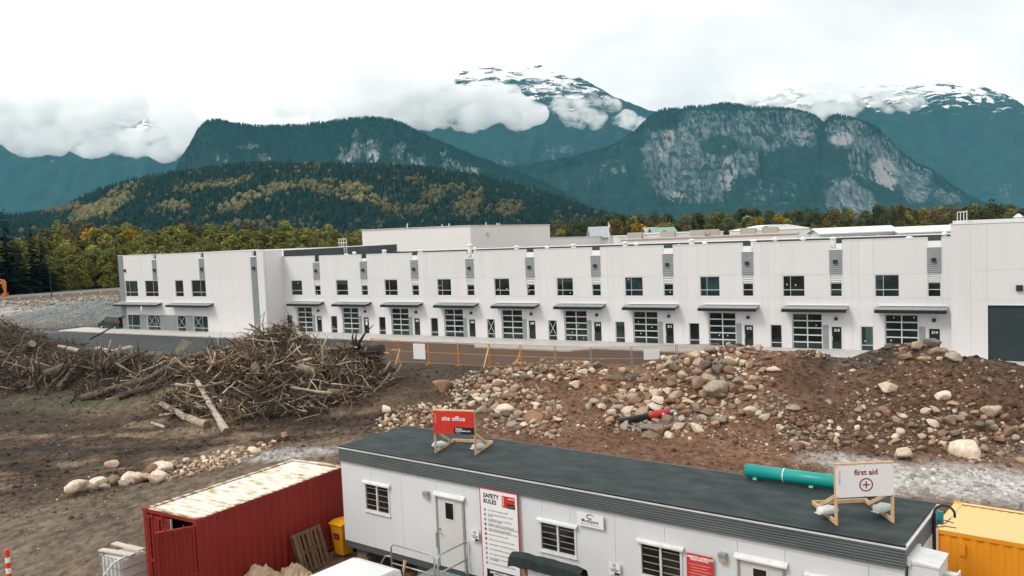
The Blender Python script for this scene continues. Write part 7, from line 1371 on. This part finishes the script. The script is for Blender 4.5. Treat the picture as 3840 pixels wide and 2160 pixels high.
# ------------------------------------------------------------------ vehicles
def vehicle(name, p, rz, mat, label, cat, L_=4.9, W__=1.9, H_=1.78, hatch=False, glass_=None):
    """minivan-like body: lower shell with arches, tapering cabin, glazing, wheels, lamps. front = +x"""
    r_ = empty(name, p, rz, label, cat); h = L_ / 2; gl = glass_ or m_tglass; zb = .30
    def arch(cx): return [(cx - .42, zb), (cx - .36, .55), (cx - .16, .70), (cx + .16, .70), (cx + .36, .55), (cx + .42, zb)]
    low = [(-h, zb + .1)] + [(-h + .05, zb)] + arch(-h + .95) + arch(h - .95) + [(h - .05, zb), (h, .5), (h - .06, .78), (h - .55, 1.0), (-h + .02, 1.08)]
    MB().prism(low, -W__ / 2, W__ / 2).build('body', mat, r_, bevel=.045, smooth=False)
    c0 = [(h - .95, 1.0), (h - 1.75, H_ - .05), (h - 2.1, H_), (-h + .35, H_ - .02), (-h + .12, H_ - .1), (-h + .03, 1.06)]
    k = .84; nC = len(c0); vs = []
    for sgn in (-1, 1):
        for x, z in c0: t_ = (z - 1.0) / (H_ - 1.0); vs.append((x, sgn * W__ / 2 * (1 - .16 * t_ - .02), z))
    MB().add(vs, [tuple(range(nC)), tuple(range(nC, 2 * nC))[::-1]] + [(i, (i + 1) % nC, nC + (i + 1) % nC, nC + i) for i in range(nC)]).build('cabin', mat, r_, bevel=.05)
    def side(x0, x1, x2, x3, sgn):
        z0, z1 = 1.08, H_ - .16; yy = lambda z: sgn * (W__ / 2 * (1 - .16 * (z - 1.0) / (H_ - 1.0) - .02) + .006)
        q = [(x0, yy(z0), z0), (x1, yy(z0), z0), (x2, yy(z1), z1), (x3, yy(z1), z1)]; MB().add(q + [(a, b_ - sgn * .03, c) for a, b_, c in q], [(0, 1, 2, 3), (7, 6, 5, 4), (0, 4, 5, 1), (1, 5, 6, 2), (2, 6, 7, 3), (3, 7, 4, 0)]).build('side_window', gl, r_)
    for sgn in (-1, 1):
        side(h - 1.25, h - 2.1, h - 2.1, h - 1.85, sgn); side(h - 2.2, h - 3.25, h - 3.25, h - 2.2, sgn); side(h - 3.35, -h + .3, -h + .38, h - 3.35, sgn)
        for cx in (-h + .95, h - .95):
            wl = empty('wheel', (cx, sgn * (W__ / 2 - .12), .34), parent=r_); MB().tube([(0, -.1, 0), (0, .1, 0)], .34, 18).build('tyre', m_tyre, wl, bevel=.02); MB().tube([(0, -.108, 0), (0, .108, 0)], .2, 14).build('rim', m_steel, wl)
        MB().box(h - .5, sgn * (W__ / 2 - .3) - .16, .72, h - .03, sgn * (W__ / 2 - .3) + .16, .86).build('headlight', m_plast, r_, bevel=.02); MB().box(-h - .012, sgn * (W__ / 2 - .14) - .09, .9, -h + .05, sgn * (W__ / 2 - .14) + .09, 1.3).build('tail_light', m_red, r_)
        MB().box(h - 1.45, sgn * (W__ / 2 + .08) - .08, 1.06, h - 1.3, sgn * (W__ / 2 + .08) + .08, 1.22).build('mirror', mat, r_, bevel=.03)
    q = [(h - .99, -W__ / 2 * .9, 1.05), (h - .99, W__ / 2 * .9, 1.05), (h - 1.68, W__ / 2 * .8, H_ - .11), (h - 1.68, -W__ / 2 * .8, H_ - .11)]; MB().add([(a + .012, b_, c + .012) for a, b_, c in q] + [(a - .02, b_, c - .02) for a, b_, c in q], [(0, 1, 2, 3), (7, 6, 5, 4), (0, 4, 5, 1), (1, 5, 6, 2), (2, 6, 7, 3), (3, 7, 4, 0)]).build('windscreen', gl, r_)
    if hatch: MB().beam((-h + .15, 0, H_ - .02), (-h - .75, 0, H_ + .12), W__ * .8, .06, (0, 0, 1)).build('raised_tailgate', m_black, r_, bevel=.02)
    MB().box(-h + .0 - .02, -W__ * .38, 1.12, -h + .06, W__ * .38, H_ - .2).build('rear_window', gl, r_)
    return r_
m_vgreen = pm('dark_green_car_paint', (0.010, 0.026, 0.030), (0.012, 0.03, 0.034), 1, .25); m_vwhite = pm('white_car_paint', (0.66, 0.67, 0.69), (0.70, 0.71, 0.72), 1, .3)
q = onz(412, 1238, -0.02); vehicle('minivan', (q[0] - .1, q[1] + 1.6, -0.02), math.radians(148), m_vgreen, 'dark green minivan with its tailgate up beside the left wing', 'van', hatch=True)
q = onz(1290, 2100, 2.55); vr = TANG - math.pi / 2
cx = np.array([-5.25, 20.0]); vehicle('parked_van', (cx[0], cx[1], 0.78), vr, m_vwhite, 'white van roof at the bottom edge before the entry landing', 'van', L_=5.0, W__=1.9, H_=1.8)

# ------------------------------------------------------------------ orange construction fence along the lot
m_fen = pm('fence_orange', (0.52, 0.21, 0.025), (0.58, 0.26, 0.035), 3, .5, rnd=.12); m_mesh = pm('fence_wire', (0.30, 0.13, 0.04), rough=.6); m_fgrey = pm('fence_grey_post', (0.30, 0.29, 0.27), rough=.6)
FP = [(1393, 1345), (1497, 1358), (1608, 1363), (1720, 1369), (1837, 1375), (1955, 1381), (2085, 1387), (2218, 1392), (2370, 1392), (2540, 1386), (2700, 1382)]
FW = [onz(*p, 0.1) for p in FP]
ORD = ['first', 'second', 'third', 'fourth', 'fifth', 'sixth', 'seventh', 'eighth', 'ninth', 'tenth']
fen = empty('site_fence', (FW[0][0], FW[0][1], 0), 0, 'orange wire mesh construction fence between the asphalt lot and the mounds', 'fence')
for i in range(len(FW) - 1):
    a, b_ = FW[i], FW[i + 1]; d = b_ - a; Lp = float(math.hypot(d[0], d[1])); r_ = empty('fence_panel', (a[0] - FW[0][0], a[1] - FW[0][1], 0.05), math.atan2(d[1], d[0]), parent=fen); z1 = 1.95; t_ = 0.032
    for x in (0.05, Lp - .05): MB().tube([(x, 0, 0.0), (x, 0, z1)], t_, 8).build('upright', m_fen if i < 6 else m_fgrey, r_)
    MB().tube([(.05, 0, z1 - .03), (Lp - .05, 0, z1 - .03)], t_ * .75, 8).build('top_rail', m_fgrey if i > 1 else m_fen, r_); MB().tube([(.05, 0, z1 * .52), (Lp - .05, 0, z1 * .52)], t_ * .75, 8).build('mid_rail', m_fen, r_); MB().tube([(.05, 0, .10), (Lp - .05, 0, .10)], t_ * .7, 8).build('bottom_rail', m_fen if i < 6 else m_fgrey, r_)
    wm = MB(); 
    for k in range(22): z = .12 + k * (z1 - .18) / 22; wm.beam((.06, 0.01, z), (Lp - .06, 0.01, z), .012, .020)
    for k in range(int(Lp / .12)): wm.beam((.08 + k * .12, 0.018, .1), (.08 + k * .12, 0.018, z1 - .05), .010, .008, (0, 1, 0))
    wm.build('wire_mesh', m_mesh, r_, fix=False)
    MB().box(-.06, -.4, -.04, .1, .4, 0.03).build('foot', m_fen, r_)
def fence_board(i, f, w_, h, z, label):
    a, b_ = FW[i], FW[i + 1]; p = a * (1 - f) + b_ * f; d = b_ - a; o = MB().box(-w_ / 2, -.02, 0, w_ / 2, 0, h).build('blank_board', m_signw, None, bevel=.005, loc=(p[0] - .03, p[1] - .08, z), rot=(0, 0, math.atan2(d[1], d[0]))); props(o, label, 'board')
fence_board(1, .72, 1.25, 1.35, .45, 'white board hung on the fence third bay'); fence_board(8, .45, 1.2, .8, .95, 'small white board on the fence left of the cobble heap')
for i, (pa_, pb_, lab) in enumerate((((1478, 1385), (1500, 1308), 'wooden prop bracing the fence nearest the wood pile'), ((1812, 1388), (1832, 1302), 'wooden prop bracing the middle of the fence'), ((1940, 1362), (1953, 1305), 'wooden prop behind the low brown mound'))):
    p = onz(*pa_, .35); p2 = at(*pb_, p[1] + 1.5); o = MB().beam((0, 0, 0), tuple(p2 - p), .06, .09).build('fence_prop', m_pine, None, loc=tuple(p)); props(o, lab, 'prop')

# hydraulic breaker and steel rack lying by the cobble heap
p = onground(2328, 1602); p2 = onground(2440, 1590); p = np.array([p[0], p[1], gz(p[0], p[1])]); e = at(2510, 1572, p[1] + .3) - p; e[2] = .55; br = empty('hydraulic_breaker', (p[0], p[1], p[2] + .28), math.atan2(e[1], e[0]), 'black and red hydraulic breaker lying before the cobble heap', 'breaker'); Lb = float(np.linalg.norm(e[:2])) * 1.02; sl = .12
MB().tube([(0, 0, 0), (.12, 0, .02), (.14, 0, .02), (Lb * .55, 0, Lb * .55 * sl)], [.16, .19, .15, .16], 16).build('housing', pm('breaker_black', (0.012, 0.022, 0.022), rough=.45), br, smooth=True); MB().tube([(Lb * .55, 0, Lb * .55 * sl), (Lb * .58, 0, Lb * .58 * sl), (Lb * .75, 0, Lb * .75 * sl), (Lb * .93, 0, Lb * .93 * sl), (Lb * .99, 0, Lb * .99 * sl)], [.13, .17, .21, .19, .11], 16).build('red_cap', pm('breaker_red', (0.42, 0.02, 0.025), rough=.4), br, smooth=True)
MB().tube([(Lb * .98, 0, Lb * .98 * sl), (Lb * 1.06, 0, Lb * 1.06 * sl), (Lb * 1.14, 0, Lb * 1.14 * sl)], [.1, .09, .02], 12).build('chisel_tip', m_steel, br); MB().tube([(Lb * .84, -.19, Lb * .84 * sl), (Lb * .84, -.215, Lb * .84 * sl)], .07, 14).build('white_disc', m_paper, br); MB().box(-.04, -.2, -.3, .05, .2, .12).build('mount_plate', m_black, br)
p = onground(2430, 1622); rk = empty('steel_rack', (p[0] - .4, p[1] + .1, p[2] + .02), -0.25, 'grey steel rack lying under the hydraulic breaker', 'rack')
for y in (0, .28, .56): MB().box(0, y, .18, 1.1, y + .09, .25).build('bar', m_steel, rk)
for x in (0, 1.02): MB().box(x, 0, 0, x + .08, .66, .17).build('side_bar', m_steel, rk)
MB().beam((0, .1, .1), (-1.0, .7, .3), .07, .07).build('arm', m_steel, rk); MB().beam((0.2, .6, .12), (-.9, 1.1, .3), .07, .07).build('arm', m_steel, rk)

# ------------------------------------------------------------------ far left: road, guard rail, light pole, excavator
a = at(30, 1118, 178); b_ = at(446, 1088, 192); d = b_ - a; RANG = math.atan2(d[1], d[0]); RLn = float(np.linalg.norm(d[:2]))
props(MB().box(-60, 0.6, 0.2, RLn + 40, 9, max(a[2], b_[2]) - .9).build('road', m_asph, None, loc=(a[0], a[1], 0), rot=(0, 0, RANG)), kind='structure')
gr_ = empty('guard_rail', (a[0], a[1], 0), RANG, 'long pale guard rail along the road at the edge of the thicket', 'guard rail'); sl = (b_[2] - a[2]) / RLn
MB().add([(-40, 0, a[2] - 40 * sl), (RLn + 3, 0, b_[2]), (RLn + 3, 0, b_[2] + .55), (-40, 0, a[2] - 40 * sl + .55), (-40, .15, a[2] - 40 * sl), (RLn + 3, .15, b_[2]), (RLn + 3, .15, b_[2] + .55), (-40, .15, a[2] - 40 * sl + .55)], [(0, 1, 2, 3), (7, 6, 5, 4), (0, 4, 5, 1), (1, 5, 6, 2), (2, 6, 7, 3), (3, 7, 4, 0)]).build('beam', pm('pale_concrete_rail', (0.42, 0.44, 0.41), rough=.7), gr_)
for i in range(14): x = -30 + i * (RLn + 30) / 13; MB().box(x, .02, 0.3, x + .3, .13, a[2] + x * sl - .003).build('post', m_cap, gr_)
p = at(194, 1112, 180); lp = empty('light_pole', (p[0], p[1], gz(p[0], p[1])), 0, 'tall dark street light pole by the road', 'light pole'); hp = float(at(187, 985, 180)[2]) - lp.location.z; MB().tube([(0, 0, 0), (0, 0, hp)], [.12, .07], 8).build('pole', m_black, lp); MB().box(-.75, -.16, hp - .02, .1, .16, hp + .14).build('lamp_head', m_black, lp, bevel=.03); MB().box(-.7, -.1, hp - .05, -.2, .1, hp - .022).build('lens', m_lamp, lp)
p = at(15, 1112, 172); ex = empty('excavator', (p[0] - 6.3, p[1], gz(p[0], p[1])), 0, 'orange excavator whose boom shows at the left edge', 'excavator'); m_exo = pm('excavator_orange', (0.50, 0.13, 0.02), (0.55, 0.16, 0.025), 1, .45); zz = float(at(15, 1058, 172)[2]) - ex.location.z
for y in (-1.2, 1.2): MB().prism([(-2, .1), (-2.2, .5), (-1.9, .9), (1.9, .9), (2.2, .5), (2, .1)], y - .3, y + .3).build('track', m_tyre, ex, bevel=.05)
MB().box(-2.3, -1.3, 1.0, 1.3, 1.3, 2.2).build('engine_housing', m_exo, ex, bevel=.1); MB().box(0.0, .3, 1.0, 1.6, 1.3, 2.9).build('cab', m_black, ex, bevel=.08); MB().tube([(0, 0, .7), (0, 0, 1.0)], .8, 16).build('turntable', m_black, ex)
MB().add([(x, y, z) for y in (-.2, .2) for x, z in ((1.2, 1.4), (1.2, 2.0), (3.4, zz + .2), (6.6, zz + .1), (6.6, zz - .35), (3.5, zz - .5))], [(0, 1, 2, 3, 4, 5), (11, 10, 9, 8, 7, 6)] + [(i, (i + 1) % 6, 6 + (i + 1) % 6, 6 + i) for i in range(6)]).build('boom', m_exo, ex, bevel=.04)
MB().add([(x, y, z) for y in (-.15, .15) for x, z in ((6.0, zz + .5), (6.5, zz + .55), (6.95, zz - .1), (6.8, zz - 2.3), (6.5, zz - 2.3))], [(0, 1, 2, 3, 4), (9, 8, 7, 6, 5)] + [(i, (i + 1) % 5, 5 + (i + 1) % 5, 5 + i) for i in range(5)]).build('stick', m_exo, ex, bevel=.03); MB().tube([(4.2, 0, zz + .45), (6.0, 0, zz + .55)], .1, 8).build('hydraulic_ram', m_steel, ex); MB().prism([(6.3, zz - 2.2), (7.0, zz - 2.2), (6.9, zz - 2.9), (6.1, zz - 3.0), (5.9, zz - 2.6)], -.5, .5).build('bucket', m_exo, ex)

# ------------------------------------------------------------------ labels: alike neighbours are told apart by their order from the left
_ON = ['', 'first', 'second', 'third', 'fourth', 'fifth', 'sixth', 'seventh', 'eighth', 'ninth', 'tenth', 'eleventh', 'twelfth', 'thirteenth', 'fourteenth', 'fifteenth', 'sixteenth', 'seventeenth', 'eighteenth', 'nineteenth']
def ordinal(n):
    if n < 20: return _ON[n]
    t_ = {2: 'twent', 3: 'thirt', 4: 'fort', 5: 'fift', 6: 'sixt', 7: 'sevent', 8: 'eight', 9: 'ninet'}[n // 10]; return t_ + 'ieth' if n % 10 == 0 else t_ + 'y-' + _ON[n % 10]
bpy.context.view_layer.update(); same = {}
for o in COL.objects:
    if o.parent is None and o.get('label') and o.get('kind') is None: same.setdefault(o['label'], []).append(o)
for lab, os_ in same.items():
    if len(os_) < 2: continue
    def sx_(o): q = np.array(o.matrix_world.translation) - _C; return float((q @ _R) / (q @ _F))
    for i, o in enumerate(sorted(os_, key=sx_)): o['label'] = lab + ', ' + ordinal(i + 1) + ' from the left'
